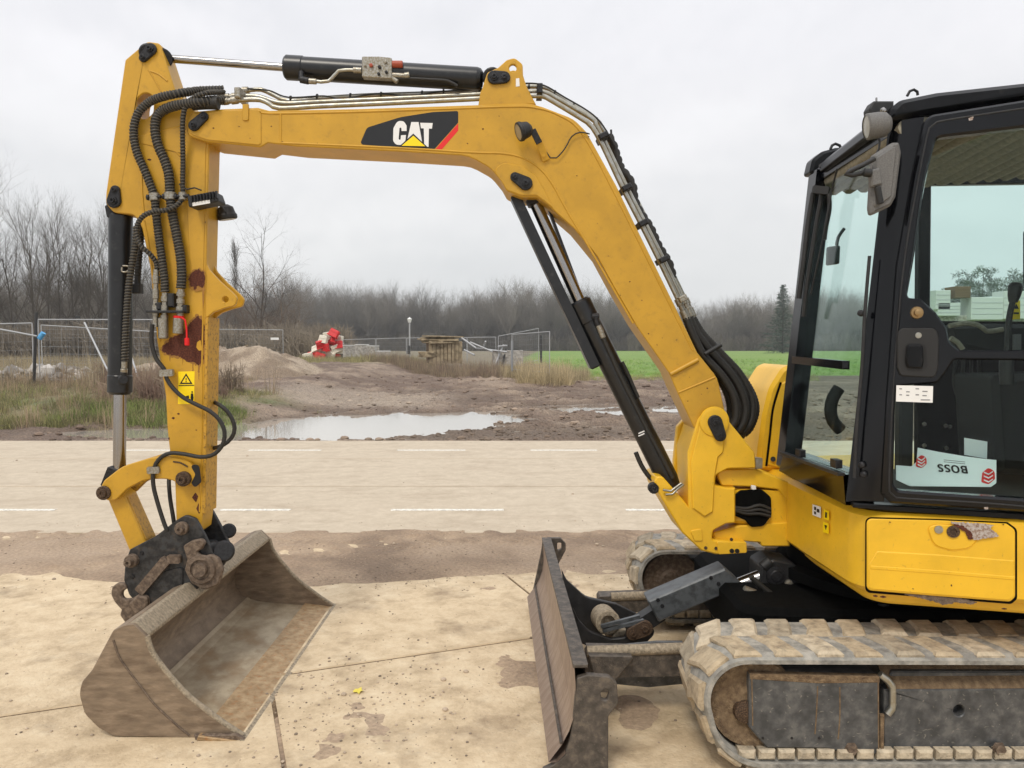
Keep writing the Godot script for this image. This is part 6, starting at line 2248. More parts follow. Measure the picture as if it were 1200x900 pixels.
func make_bracket() -> void:
	var st := new_shape()
	slab(st, [[818, 492, 6], [824, 484, 8], [833, 480.5, 10], [847, 484, 10], [857, 497, 4], [885, 531, 8], [886, 549, 2], [853, 549.5, 8], [839, 557, 6], [838, 569, 3], [852, 572], [862, 572], [862, 613], [851, 614], [836, 622, 4], [834.5, 633, 3], [875, 635, 3], [875.5, 647, 3], [840, 650, 4], [822, 645.5, 4], [800, 625, 10], [770, 575], [767, 564, 3], [770, 558, 4], [777, 559, 4], [800, 585, 6], [807, 594], [806, 530]], 3.815, 0.27, 0.007)
	var b := part("swing_bracket", st, M.yellow_body)
	# raised rib and bearing rings
	st = new_shape()
	slab(st, [[820, 500], [825, 486, 8], [833, 482, 8], [846, 486, 8], [851, 498], [848, 530], [842, 536], [838, 560, 6], [836, 600], [826, 606], [812, 596], [810, 540]], 3.803, 0.016, 0.006)
	part("cast_rib", st, M.yellow_body, b)
	st = new_shape()
	lathe(st, at(837, 494, 3.803), Vector3(0, 0, 1), [[0, 0.075], [0.006, 0.072], [0.008, 0.06], [0.008, 0.0]], 28)
	part("bearing_ring", st, M.yellow_body, b)
	pin_cover([838.5, 495], [844.5, 510.5], 8.5, 7.0, 3.797, b)
	# the second ear beyond the boom foot
	st = new_shape()
	slab(st, [[794, 500, 6], [803, 490, 6], [818, 482], [826, 500], [826, 570], [812, 580], [790, 556, 6], [790, 540]], 4.09, 0.05, 0.006)
	part("bracket_ear", st, M.yellow_body, b)
	# vertical swing post
	st = new_shape()
	var top := at(868, 570, 3.95)
	lathe(st, top, Vector3.DOWN, [[0, 0], [0, 0.075], [0.012, 0.092], [0.16, 0.092], [0.178, 0.075], [0.178, 0]], 26)
	part("swing_post", st, M.yellow_body, b)
	# hose clip and bolts
	line_part("hose_clip", [[777, 574], [786, 575.5], [792, 571], [798, 566.5], [801, 567.5], [794, 573], [788, 579], [780, 579.5]], 3.795, 0.006, M.pipe, b, 7)
	pin_end(765, 571, 3.83, 0.028, 0.03, M.pin_dark, b)
	for h in [[818, 629], [827, 642], [839, 642.5], [857, 632]]:
		st = new_shape()
		lathe(st, at(h[0], h[1], 3.8145), Vector3(0, 0, 1), [[0, 0.0085], [0.003, 0.0085], [0.003, 0]], 10)
		part("bolt_hole", st, M.pin_rusty, b)
	st = new_shape()
	slab(st, [[809, 622, 2], [822, 620, 2], [824, 634, 2], [814, 634, 2]], 3.808, 0.01, 0.002)
	part("bolt_pad", st, M.yellow_body, b)
	st = new_shape()
	slab(st, [[840, 634.5, 2], [875, 635.5, 2], [875.5, 648, 2], [842, 650, 2]], 3.806, 0.012, 0.003)
	part("bolt_pad", st, M.yellow_body, b)
	for k in 2:
		st = new_shape()
		lathe(st, at(857.5 + k * 6.2, 645.5, 3.805), Vector3(0, 0, 1), [[0, 0.012], [0.008, 0.011], [0.008, 0.005], [0.003, 0.004], [0.003, 0]], 8)
		part("bolt", st, M.pin_dark, b)

func make_body() -> void:
	# nose of the frame that carries the swing post
	var st := new_shape()
	slab(st, [[839, 554, 5], [850, 550, 6], [886, 549.5], [926, 566], [926, 592], [912, 574], [882, 570.5], [846, 569.5, 4]], 3.86, 0.30, 0.006)
	var nose := part("frame_nose", st, M.yellow_body)
	st = new_shape()
	slab(st, [[836, 624, 3], [868, 616], [900, 613.5, 4], [926, 612], [926, 640.5], [893, 640.5, 2], [891, 636], [836, 632, 3]], 3.86, 0.30, 0.006)
	part("nose_jaw", st, M.yellow_body, nose)
	st = new_shape()
	slab(st, [[893, 574], [925.5, 576], [925.5, 622], [893, 616]], 3.87, 0.28, 0.004, [[884.5, 578], [884.5, 578], [884.5, 578]].slice(0, 0))
	part("nose_wall", st, M.yellow_body, nose)
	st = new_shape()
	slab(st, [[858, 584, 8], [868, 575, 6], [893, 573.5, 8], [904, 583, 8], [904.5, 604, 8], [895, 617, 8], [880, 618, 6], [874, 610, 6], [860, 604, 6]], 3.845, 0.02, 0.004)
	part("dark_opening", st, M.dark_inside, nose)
	for k in 3:
		line_part("hydraulic_hose", [[859 + k, 594 + k * 2], [875, 596 + k * 3], [890, 592 + k * 5], [903, 597 + k * 4]], 3.84, 0.009, M.hose, nose)
	st = new_shape()
	slab(st, [[881, 569, 1], [886, 569.5, 1], [886.5, 574, 1], [881, 574, 1]], 3.835, 0.02, 0.002)
	part("grease_tag", st, M.sticker_white, nose)
	st = new_shape()
	slab(st, [[885, 536, 1], [894, 537, 1], [893.5, 549, 1], [885.5, 550, 1]], 3.835, 0.03, 0.002)
	part("hinge_plate", st, M.pipe, nose)

	# body: plan outline with the rounded front corner
	st = new_shape()
	var e0 := SIDE_P + Vector3(0.9743, 0, 0.2252) * 1.35
	var corner := side_at(1010, 650)
	var plan := rounded([[e0.x, -e0.z], [corner.x - 0.005, -corner.z, 0.16], [1.395, 3.66], [1.40, 4.6], [e0.x, 4.9]], 8)
	var f := Transform3D(Basis(Vector3(1, 0, 0), Vector3(0, 0, -1), Vector3(0, 1, 0)), Vector3(0, 1.028, 0))
	prism(st, plan, f, 0.335, 0.022)
	var body := part("body", st, M.yellow_body)
	# lower skirt steps in
	st = new_shape()
	var low := rounded([[e0.x - 0.02, -e0.z + 0.05], [corner.x + 0.06, -corner.z + 0.05, 0.12], [1.46, 3.66], [1.50, 4.5], [e0.x - 0.02, 4.8]], 8)
	prism(st, low, Transform3D(f.basis, Vector3(0, 0.70, 0)), 0.06, 0.012)
	part("skirt", st, M.yellow_body, body)
	# service door with its dark joint
	var door_outline := [[1016, 608, 6], [1100, 610], [1180, 614], [1190, 621, 8], [1190, 700, 6], [1184, 705.5, 5], [1100, 699], [1016, 692, 6]]
	var grown := [[1014.2, 606, 7], [1100, 608.2], [1181, 612], [1192, 620, 8], [1192, 702, 6], [1185, 708, 5], [1100, 701.3], [1014, 694.5, 6]]
	st = new_shape()
	side_slab(st, grown, 0.0015, 0.004, 0.0)
	part("door_joint", st, M.dark_inside, body)
	st = new_shape()
	side_slab(st, door_outline, 0.010, 0.012, 0.004)
	var sd := part("service_door", st, M.yellow_body, body)
	st = new_shape()
	side_slab(st, [[1028, 646, 3], [1100, 650], [1189, 657], [1189, 699, 4], [1182, 704, 4], [1100, 697.5], [1018, 690.5, 4], [1018, 662, 4]], 0.0135, 0.008, 0.0035)
	part("service_door_panel", st, M.yellow_body, body)
	st = new_shape()
	side_slab(st, [[1020, 663, 1], [1100, 668.5], [1189.5, 676], [1189.5, 680], [1100, 672.5], [1020, 667, 1]], 0.0155, 0.006, 0.0018)
	part("door_crease", st, M.yellow_body, body)
	st = new_shape()
	side_slab(st, [[1086, 617, 6], [1100, 614, 4], [1140, 617], [1148, 630, 6], [1138, 643, 14], [1116, 646, 16], [1094, 640, 14]], 0.0148, 0.008, 0.0055)
	part("lock_recess", st, M.yellow_body, body)
	st = new_shape()
	lathe(st, side_at(1100, 620.5, 0.016), SIDE_N, [[0, 0.016], [0.004, 0.0155], [0.005, 0.0]], 16)
	part("lock", st, M.pipe, body)
	st = new_shape()
	lathe(st, side_at(1117, 623, 0.016), SIDE_N, [[0, 0.024], [0.005, 0.0235], [0.006, 0.013], [0.001, 0.011], [0.001, 0]], 18)
	part("lock", st, M.pin_rusty, body)
	st = new_shape()
	side_slab(st, ragged([[1110, 611, 1], [1150, 613.5, 1], [1165, 615.5], [1161, 619], [1171, 628.5], [1142, 633, 1], [1137, 629], [1131, 620], [1120, 615]], 1.0), 0.0188, 0.002, 0.0)
	part("paint_scrape", st, M.bare_metal, body)
	st = new_shape()
	side_slab(st, ragged([[1117, 613.5], [1128, 616], [1138, 623], [1141, 632, 1], [1135, 632], [1131, 623], [1121, 618]], 1.0), 0.0198, 0.002, 0.0)
	part("paint_scrape", st, M.rust, body)
	st = new_shape()
	side_slab(st, ragged([[1050, 695, 1], [1075, 696, 1], [1098, 698, 2], [1125, 701, 2], [1148, 706, 1], [1138, 708.5, 2], [1120, 706, 1], [1105, 709, 2], [1095, 705, 1], [1072, 699.5, 1]], 1.0), 0.002, 0.003, 0.0)
	part("rust_patch", st, M.cast_brown, body)
	for c in [[1035, 699.5, 5, 1.4], [1026, 698.5, 4, 1.2], [1177, 713.5, 5, 1.0], [1043, 612, 1.2, 0.8], [1176, 614.6, 1.3, 0.8], [1115, 686, 1.0, 1.8], [1070, 690, 1.2, 0.7]]:
		st = new_shape()
		side_slab(st, [[c[0] - c[2], c[1], 0.5], [c[0], c[1] - c[3], 0.5], [c[0] + c[2], c[1] + 0.4, 0.5], [c[0], c[1] + c[3], 0.5]], 0.0145 if c[1] < 694 else 0.003, 0.003, 0.0)
		part("chip", st, M.rust, body)
	# stickers on the front of the body
	var pf := Vector3(1.3935, 0, -3.5)
	var nf := Vector3(-1, 0, 0)
	for s in [[[952, 591], [961.5, 594], [961.5, 607], [952, 603.5], M.sticker_white], [[965.5, 597], [971, 599], [971, 610], [965.5, 608], M.sticker_yellow], [[964.5, 611.5], [970.5, 613.5], [970.5, 625.5], [964.5, 623.5], M.sticker_yellow]]:
		st = new_shape()
		plane_slab(st, [s[0], s[1], s[2], s[3]], pf, nf, 0.002, 0.0)
		part("sticker", st, s[4], body)
	for s in [[[954, 593.6], [956, 594.2], [956, 598], [954, 597.4]], [[957, 596], [960, 597], [960, 601], [957, 600]], [[954, 599], [956, 599.7], [956, 603], [954, 602.4]], [[967, 600], [969, 600.7], [968.6, 607], [966.8, 606.4]], [[966, 615], [969, 616], [967.5, 621]]]:
		st = new_shape()
		plane_slab(st, s, pf + Vector3(-0.0012, 0, 0), nf, 0.001, 0.0)
		part("sticker_print", st, M.print_black, body)
	# right-hand cover that shows past the boom
	st = new_shape()
	slab(st, [[886, 552], [889, 525], [894, 487, 30], [902, 455, 30], [917, 431, 20], [926, 428], [930, 552]], 4.15, 0.45, 0.02)
	var cover := part("right_cover", st, M.yellow_body)
	st = new_shape()
	slab(st, [[899, 545], [903, 512], [906, 480, 20], [915, 450, 10], [924, 445], [926, 552]], 4.14, 0.02, 0.006)
	part("cover_panel", st, M.yellow_body, cover)
	line_part("weld_seam", [[898, 546], [902, 512], [906, 478], [915, 448]], 4.142, 0.006, M.dark_inside, cover, 6)
	st = new_shape()
	rod(st, at(906, 538, 4.13), at(906, 538, 4.16), 0.014, 10)
	part("bolt", st, M.pin_dark, cover)

func make_cab() -> void:
	# corner points of the front
	var A := at(991, 588, 3.13)
	var B := at(1041, 148, 3.15)
	var C := at(915, 549, 3.78)
	var D := at(955, 202, 3.80)
	var D2 := at(966, 204, 3.78)
	var along := (D2 - B).normalized()
	var mid_in := Vector3(1.9, 1.8, -3.5)
	# roof
	var st := new_shape()
	var f := plane_frame(SIDE_P, SIDE_N)
	var inv := f.affine_inverse()
	var pts := []
	for p in [[1043, 138, 2], [1046, 126, 5], [1056, 116, 12], [1100, 107], [1200, 96], [1420, 76], [1420, 104], [1200, 114], [1090, 132.5], [1048, 139.5]]:
		var q := inv * on_plane(p[0], p[1], SIDE_P, SIDE_N)
		pts.append([q.x, q.y] + ([p[2] * 3.0 / FOCAL] if p.size() > 2 else []))
	prism(st, rounded(pts), Transform3D(Basis(f.basis.x, f.basis.y, -along), f.origin), 0.70, 0.018)
	var cab := part("cab_roof", st, M.black_paint)
	# far rounded end of the roof
	st = new_shape()
	slab(st, [[949, 203, 3], [953, 186, 8], [964, 177, 10], [980, 172.5, 6], [1040, 168], [1060, 200], [985, 205]], 3.83, 0.10, 0.015)
	part("roof_end", st, M.black_paint, cab)
	for h in [[[1063, 112.5], [1066, 107], [1071, 105], [1075, 107.5], [1075.5, 111.5]]]:
		line_part("lifting_eye", h, 3.35, 0.006, M.pin_dark, cab, 7)
	line_part("lifting_eye", [[973, 175], [975, 170.5], [979, 168.5], [984, 170.5], [986, 175]], 3.82, 0.007, M.pin_dark, cab, 7)
	# front corner pillar, rounded from the windscreen to the door
	st = new_shape()
	var e := [side_at(1036, 588), side_at(1083, 137)]
	var c := [side_at(1010, 586), side_at(1052, 140)]
	ruled(st, [A, B], c, e, 8, 0.045, mid_in)
	part("corner_pillar", st, M.black_gloss, cab)
	st = new_shape()
	tube(st, path3([[1001.5, 560, 3.07], [1004, 500, 3.07], [1010, 430, 3.07], [1014, 360, 3.07], [1019, 300, 3.07]], 3.07), 0.007, 8)
	part("pillar_trim", st, M.black_metal, cab)
	for h in [[1010, 545], [1012, 556], [1009, 367]]:
		st = new_shape()
		lathe(st, on_plane(h[0], h[1], at(1010, 500, 3.075), Vector3(-0.6, 0, 0.8)), Vector3(-0.6, 0, 0.8), [[-0.01, 0.014], [0.008, 0.013], [0.014, 0.007], [0.014, 0]], 10)
		part("bolt", st, M.pin_dark, cab)
	# windscreen frame: far pillar, header, sill, rail, near edge
	st = new_shape()
	beam(st, C + Vector3(0.045, -0.01, -0.03), D + Vector3(0.045, 0.02, -0.03), 0.085, 0.10, 0.014, Vector3(0, 0, 1))
	part("far_pillar", st, M.black_gloss, cab)
	st = new_shape()
	beam(st, B + Vector3(0.03, -0.015, 0), D2 + Vector3(0.01, 0.0, 0), 0.06, 0.055, 0.012)
	part("header", st, M.black_gloss, cab)
	st = new_shape()
	beam(st, B + Vector3(0.01, 0.035, 0), D2 + Vector3(-0.012, 0.035, 0.0), 0.035, 0.016, 0.005)
	part("rain_strip", st, M.black_metal, cab)
	st = new_shape()
	beam(st, at(931, 421.5, 3.78), at(992, 428, 3.13), 0.03, 0.035, 0.006)
	part("windscreen_rail", st, M.black_gloss, cab)
	# sill below the lower glass
	st = new_shape()
	var s0 := at(918, 531, 3.77)
	var s1 := at(988, 556, 3.13)
	var s2 := at(991, 592, 3.13)
	var s3 := at(913, 552, 3.77)
	for quad_ in [[s0, s1, s2, s3]]:
		flat(st, quad_[0], quad_[1], quad_[2], quad_[3], Vector3(3, 1.1, -3.5))
		var i := Vector3(0.12, 0, 0)
		flat(st, quad_[0] + i, quad_[1] + i, quad_[2] + i, quad_[3] + i, Vector3(-3, 1.1, -3.5))
		flat(st, quad_[0], quad_[1], quad_[1] + i, quad_[0] + i, Vector3(1.5, 0, -3.5))
		flat(st, quad_[3], quad_[2], quad_[2] + i, quad_[3] + i, Vector3(1.5, 3, -3.5))
	part("windscreen_sill", st, M.black_gloss, cab)
	st = new_shape()
	beam(st, s0 + Vector3(-0.006, 0.0, 0), s1 + Vector3(-0.006, 0.0, 0), 0.03, 0.014, 0.003)
	part("sill_trim", st, M.black_metal, cab)
	for k in [[938, 531, 3.6], [980, 543, 3.2]]:
		st = new_shape()
		box(st, at(k[0], k[1], k[2]), Vector3(0.03, 0.035, 0.06), 0.004)
		part("glass_clip", st, M.pin_dark, cab)
	# windscreen glass
	st = new_shape()
	var w := [at(990, 555, 3.14) + Vector3(0.03, 0, 0), B + Vector3(0.035, -0.02, 0), D + Vector3(0.045, -0.02, 0), at(921, 531, 3.77) + Vector3(0.03, 0, 0)]
	var wn: Vector3 = (w[1] - w[0]).cross(w[3] - w[0]).normalized()
	if wn.x > 0:
		wn = -wn
	for k in 2:
		var o: Vector3 = -wn * 0.006 * k
		quad(st, w[0] + o, w[1] + o, w[2] + o, w[3] + o, wn if k == 0 else -wn)
	for k in 4:
		var p: Vector3 = w[k]
		var q: Vector3 = w[(k + 1) % 4]
		flat(st, p, q, q - wn * 0.006, p - wn * 0.006, (w[0] + w[2]) / 2)
	part("windscreen", st, M.glass, cab)
	# wiper
	line_part("wiper", [[964, 222, 3.66], [961, 240, 3.66], [957, 262, 3.67], [951, 300, 3.68], [945, 340, 3.69], [942, 371, 3.70]], 3.68, 0.011, M.plastic_black, cab, 6)
	line_part("wiper", [[966, 221, 3.64], [971, 228, 3.62], [972, 245, 3.62], [968, 266, 3.62], [966, 281, 3.62]], 3.64, 0.010, M.plastic_black, cab, 6)
	st = new_shape()
	beam(st, at(952, 222, 3.66), at(973, 224, 3.62), 0.03, 0.035, 0.006)
	part("wiper_motor", st, M.plastic_black, cab)
	line_part("wiper", [[981, 198, 3.55], [975, 222, 3.6], [968, 262, 3.6], [960, 300, 3.62], [950, 345, 3.66]], 3.6, 0.0045, M.plastic_black, cab, 5)
	line_part("wiper", [[953, 226, 3.68], [947, 262, 3.69], [942, 305, 3.69], [936, 350, 3.7]], 3.68, 0.013, M.plastic_black, cab, 6)

	# frame of the far side of the cab with its own glass
	var dr := 3.98
	st = new_shape()
	slab(st, [[984, 206], [1240, 199], [1240, 214.5], [1094, 216.5], [984, 216]], dr, 0.05, 0.006)
	var far_side := part("far_side_frame", st, M.black_paint)
	st = new_shape()
	slab(st, [[1078, 206], [1092, 206], [1090, 420], [1076, 420]], dr, 0.05, 0.006)
	part("far_side_pillar", st, M.black_paint, far_side)
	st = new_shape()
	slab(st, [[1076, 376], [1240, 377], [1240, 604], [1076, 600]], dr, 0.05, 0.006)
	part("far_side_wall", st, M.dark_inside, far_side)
	st = new_shape()
	slab(st, [[1086, 212], [1238, 211], [1238, 380], [1084, 380]], dr + 0.015, 0.006, 0.0)
	part("window_glass", st, M.glass, far_side)
	st = new_shape()
	slab(st, [[966, 214], [1080, 214], [1078, 560], [930, 560], [936, 416]], dr + 0.015, 0.006, 0.0)
	part("window_glass", st, M.glass, far_side)
	# rear wall keeps the cab closed behind
	st = new_shape()
	var rear := Basis(Vector3(0.9743, 0, 0.2252), Vector3.UP, SIDE_N)
	box(st, Vector3(2.695, 1.46, -3.395), Vector3(0.05, 0.82, 1.18), 0.01, rear)
	var rw := part("rear_wall", st, M.black_paint)
	st = new_shape()
	box(st, Vector3(2.695, 2.28, -3.395), Vector3(0.006, 0.86, 1.12), 0.0, rear)
	part("rear_glass", st, M.glass, rw)
	for post in [[2.57, -2.84], [2.825, -3.955]]:
		st = new_shape()
		box(st, Vector3(post[0], 1.90, post[1]), Vector3(0.085, 1.72, 0.085), 0.012, rear)
		part("rear_post", st, M.black_paint, rw)
	st = new_shape()
	box(st, Vector3(2.695, 2.70, -3.395), Vector3(0.07, 0.10, 1.2), 0.012, rear)
	part("rear_header", st, M.black_paint, rw)
	st = new_shape()
	box(st, Vector3(2.93, 1.22, -3.60), Vector3(0.36, 0.42, 1.25), 0.06, rear)
	part("engine_hood", st, M.yellow_body)
	# ribbed lining under the roof
	st = new_shape()
	var r0 := side_at(1052, 140, -0.03)
	var r1 := side_at(1420, 102, -0.03)
	var lining := new_shape()
	var n_ribs := 15
	for k in n_ribs:
		var t := (k + 0.5) / n_ribs
		var p := r0.lerp(r1, t) + Vector3(0, -0.035, 0)
		var q := p + along * 0.86
		var cr := new_shape()
		tube(cr, PackedVector3Array([p, q]), 0.036, 10)
		var rib := part("lining_rib", cr, M.headliner, cab)
	# floor
	st = new_shape()
	prism(st, PackedVector2Array([Vector2(1.42, 3.12), Vector2(2.56, 2.86), Vector2(2.80, 3.95), Vector2(1.42, 3.95)]), Transform3D(Basis(Vector3(1, 0, 0), Vector3(0, 0, -1), Vector3(0, 1, 0)), Vector3(0, 1.062, 0)), 0.03, 0.003)
	part("cab_floor", st, M.console)

	# inside: consoles, lever, seat
	st = new_shape()
	slab(st, [[1112, 381, 4], [1160, 379], [1215, 380], [1236, 380], [1236, 417], [1160, 414, 4], [1118, 405, 8]], 3.72, 0.16, 0.02)
	var con := part("side_console", st, M.console)
	line_part("grab_rail", [[1112, 382], [1130, 379], [1146, 381], [1156, 388], [1162, 388], [1175, 386]], 3.66, 0.012, M.headliner, con, 8)
	line_part("grab_rail", [[1114, 396], [1122, 401], [1128, 409]], 3.66, 0.012, M.headliner, con, 8)
	st = new_shape()
	slab(st, [[1189, 392], [1197, 392], [1197, 410], [1189, 410]], 3.69, 0.02, 0.002)
	part("switch_plate", st, M.print_grey, con)
	st = new_shape()
	tube(st, path3([[1180, 416], [1181, 392], [1183, 370], [1187, 352]], 3.45), 0.013, 8)
	var joy := part("joystick", st, M.plastic_black)
	st = new_shape()
	lathe(st, at(1187, 354, 3.45), at(1191, 331, 3.45) - at(1187, 354, 3.45), [[0, 0], [0, 0.018], [0.03, 0.026], [0.07, 0.03], [0.085, 0.022], [0.09, 0]], 14)
	part("knob", st, M.plastic_black, joy)
	st = new_shape()
	tube(st, path3([[1180, 416], [1179, 430], [1180, 450]], 3.45), 0.03, 8)
	part("gaiter", st, M.plastic_black, joy)
	st = new_shape()
	slab(st, [[1187, 352.5, 1], [1195.5, 352, 1], [1195.5, 374, 1], [1185, 374.5, 1]], 3.96, 0.003, 0.0)
	part("warning_sticker", st, M.sticker_yellow, far_side)
	st = new_shape()
	slab(st, [[1191, 356], [1194, 362], [1188, 362]], 3.958, 0.001, 0.0)
	slab(st, [[1188, 366], [1194, 366], [1194, 368], [1188, 368]], 3.958, 0.001, 0.0)
	part("warning_print", st, M.print_black, far_side)
	# steering pedestal, levers and seat in the shade
	st = new_shape()
	slab(st, [[1055, 455], [1072, 455], [1070, 560], [1054, 560]], 3.75, 0.06, 0.01)
	part("lever_column", st, M.console)
	st = new_shape()
	tube(st, path3([[984, 455], [977, 466], [974, 480], [977, 494], [986, 504]], 3.55), 0.028, 10)
	part("travel_lever", st, M.plastic_black)
	st = new_shape()
	slab(st, [[1165, 440, 6], [1290, 437], [1290, 560], [1172, 556, 6]], 3.5, 0.35, 0.03)
	var seat := part("seat_base", st, M.seat_cloth)
	st = new_shape()
	slab(st, [[1206, 270, 6], [1214, 262, 6], [1290, 257], [1290, 440], [1225, 440], [1206, 330, 6]], 3.35, 0.06, 0.02)
	part("seat_back", st, M.seat_cloth, seat)
	for h in [[1083, 497], [1108, 499], [1113, 500], [1083, 522], [1109, 525]]:
		st = new_shape()
		lathe(st, at(h[0], h[1], 3.978), Vector3(0, 0, 1), [[0, 0.012], [0.01, 0.008], [0.01, 0]], 8)
		part("bolt", st, M.fitting, far_side)
	for k in 4:
		line_part("cable", [[1120 + k * 9, 420], [1118 + k * 10, 450], [1128 + k * 7, 480], [1135 + k * 10, 512]], 3.9, 0.009, M.hose, far_side, 6)

	# door on the near side
	st = new_shape()
	side_slab(st, [[1086, 135, 12], [1200, 117], [1420, 86], [1420, 632], [1200, 600], [1044, 590, 6], [1034, 580, 6], [1040, 470], [1052, 312], [1070, 205]], 0.030, 0.06, 0.009,
		[[1098, 161, 8], [1200, 149], [1350, 130], [1350, 606], [1200, 585], [1053, 575, 6], [1047.5, 568, 5], [1050, 452], [1064, 345], [1072, 300], [1084, 214]])
	var door := part("cab_door", st, M.black_gloss)
	st = new_shape()
	side_slab(st, [[1060, 334], [1065, 349, 3], [1080, 350.5, 6], [1097, 366, 8], [1110, 384, 5], [1113, 400, 6], [1124, 410.5, 8], [1350, 412], [1350, 424], [1118, 421.5, 6], [1109, 436, 8], [1098, 449, 8], [1052, 452.5, 3], [1046, 458], [1050, 400]], 0.034, 0.05, 0.007)
	part("lock_panel", st, M.black_gloss, door)
	st = new_shape()
	side_slab(st, [[1053, 384, 8], [1098, 384, 8], [1101, 398], [1100, 432], [1096, 443, 6], [1055, 441, 6], [1051, 430], [1051, 398]], 0.041, 0.008, 0.005)
	part("handle_plate", st, M.plastic_black, door)
	st = new_shape()
	side_slab(st, [[1062, 402, 5], [1085, 403, 5], [1087, 430, 4], [1082, 433, 4], [1064, 432, 4], [1060, 426, 3]], 0.0425, 0.004, 0.0)
	part("handle_recess", st, M.print_black, door)
	st = new_shape()
	side_slab(st, [[1064, 404, 4], [1082, 404, 4], [1083, 424], [1081, 432, 2], [1064, 431, 2], [1062, 424]], 0.056, 0.014, 0.006)
	part("handle", st, M.black_paint, door)
	st = new_shape()
	lathe(st, side_at(1076, 393, 0.040), SIDE_N, [[0, 0.012], [0.005, 0.0115], [0.006, 0]], 14)
	part("key_lock", st, M.pipe, door)
	st = new_shape()
	lathe(st, side_at(1074, 366.5, 0.030), SIDE_N, [[0, 0.026], [0.012, 0.022], [0.013, 0.014], [0.028, 0.013], [0.030, 0.006], [0.030, 0]], 16)
	part("door_stop", st, M.brass, door)
	st = new_shape()
	side_slab(st, [[1090, 185], [1200, 140], [1360, 125], [1360, 612], [1046, 580], [1046, 450], [1062, 330]], -0.005, 0.006, 0.0)
	part("door_glass", st, M.glass, door)
	st = new_shape()
	side_slab(st, [[1050.5, 451.5], [1093.5, 452.5], [1093, 472], [1050, 470.5]], 0.0355, 0.0015, 0.0)
	part("white_sticker", st, M.sticker_white, door)
	for k in 9:
		st = new_shape()
		var x: float = [1054, 1062, 1073, 1081, 1054, 1062, 1073, 1081, 1079][k]
		var y: float = [455, 458.5, 455, 458, 462, 462.5, 462, 463, 468][k]
		var wd: float = [3.0, 4.0, 4.0, 6.0, 3.0, 3.5, 4.0, 5.0, 11.0][k]
		side_slab(st, [[x, y], [x + wd, y + 0.1], [x + wd, y + 1.3], [x, y + 1.2]], 0.0365, 0.001, 0.0)
		part("sticker_print", st, M.print_grey, door)
	st = new_shape()
	side_slab(st, [[1135, 138.5, 0.6], [1141, 136, 0.6], [1140, 140.5, 0.6], [1135.5, 141.5, 0.6]], 0.0312, 0.0015, 0.0)
	part("paint_chip", st, M.bare_metal, door)
	st = new_shape()
	side_slab(st, [[1153, 594.5, 0.6], [1158, 594, 0.6], [1158, 597, 0.6], [1154, 597, 0.6]], 0.0312, 0.0015, 0.0)
	part("paint_chip", st, M.bare_metal, door)
	# rubber seal line round the door
	st = new_shape()
	var seal := PackedVector3Array()
	for p in [[1420, 624], [1200, 593.5], [1050, 583], [1042, 576], [1046, 470], [1058, 320], [1076, 210], [1089, 150], [1098, 143], [1200, 127], [1420, 96]]:
		seal.append(side_at(p[0], p[1], 0.029))
	tube(st, smooth_line(Array(seal), 0.06), 0.004, 6)
	part("door_seal", st, M.black_metal, door)
	# strip of cab frame under the door
	st = new_shape()
	side_slab(st, [[1000, 590], [1040, 592], [1200, 602], [1420, 634], [1420, 645], [1200, 609.5], [1040, 599], [1000, 595]], 0.004, 0.06, 0.004)
	part("cab_base", st, M.black_paint)

	# mirror
	st = new_shape()
	slab(st, [[1024.5, 181, 4], [1047, 166.5, 4], [1055, 166, 3], [1057.5, 178, 5], [1051, 230, 6], [1045, 241, 6], [1022, 252.5, 3], [1020.5, 243, 2]], 2.98, 0.045, 0.012)
	var mir := part("mirror", st, M.plastic_grey)
	st = new_shape()
	slab(st, [[1028, 184, 3], [1046, 172, 3], [1051, 172, 3], [1045, 230, 4], [1024, 245, 3]], 2.972, 0.01, 0.004)
	part("mirror_back", st, M.plastic_grey, mir)
	line_part("mirror_arm", [[1025, 186], [1021, 188], [1010, 194], [995, 201], [991, 204], [998, 205.5], [1010, 203], [1020, 200]], 2.965, 0.0095, M.plastic_black, mir, 8)
	st = new_shape()
	slab(st, [[1020, 199, 2], [1032, 196, 2], [1035, 216, 2], [1022, 219, 2]], 2.955, 0.03, 0.006)
	part("mirror_clamp", st, M.plastic_grey, mir)
	st = new_shape()
	rod(st, at(1028, 219, 2.96), at(1032, 239, 2.96), 0.0125, 8, 0.003)
	rod(st, at(1012, 202, 2.955), at(1021, 203, 2.955), 0.016, 8, 0.003)
	part("mirror_bolt", st, M.plastic_black, mir)
	st = new_shape()
	slab(st, [[972, 289, 2], [986, 287.5, 2], [985, 309, 2], [971, 311, 2]], 4.12, 0.04, 0.008)
	var rm := part("right_mirror", st, M.plastic_black)
	line_part("mirror_arm", [[981, 288], [983, 278], [990, 268]], 4.13, 0.009, M.plastic_black, rm, 7)
	# lamp at the roof corner
	st = new_shape()
	lathe(st, at(1014.5, 149, 3.06), Vector3(0.97, 0.12, 0.12), [[0, 0.044], [0.006, 0.051], [0.05, 0.05], [0.075, 0.045], [0.09, 0.03], [0.092, 0]], 22)
	var rl := part("roof_lamp", st, M.plastic_grey)
	st = new_shape()
	lathe(st, at(1014.3, 149, 3.06), Vector3(0.97, 0.12, 0.12), [[0.001, 0], [0.004, 0.044]], 22)
	part("lamp_lens", st, M.lamp_glass, rl)
	st = new_shape()
	slab(st, [[1019, 127, 3], [1024, 118, 3], [1048, 118], [1048, 131], [1040, 137], [1020, 134, 2]], 3.12, 0.06, 0.006)
	part("lamp_bracket", st, M.plastic_black, rl)
	st = new_shape()
	rod(st, at(1027, 119, 3.1), at(1027, 114.5, 3.1), 0.004, 6)
	rod(st, at(1033, 131, 3.08), at(1037, 129, 3.08), 0.014, 8, 0.003)
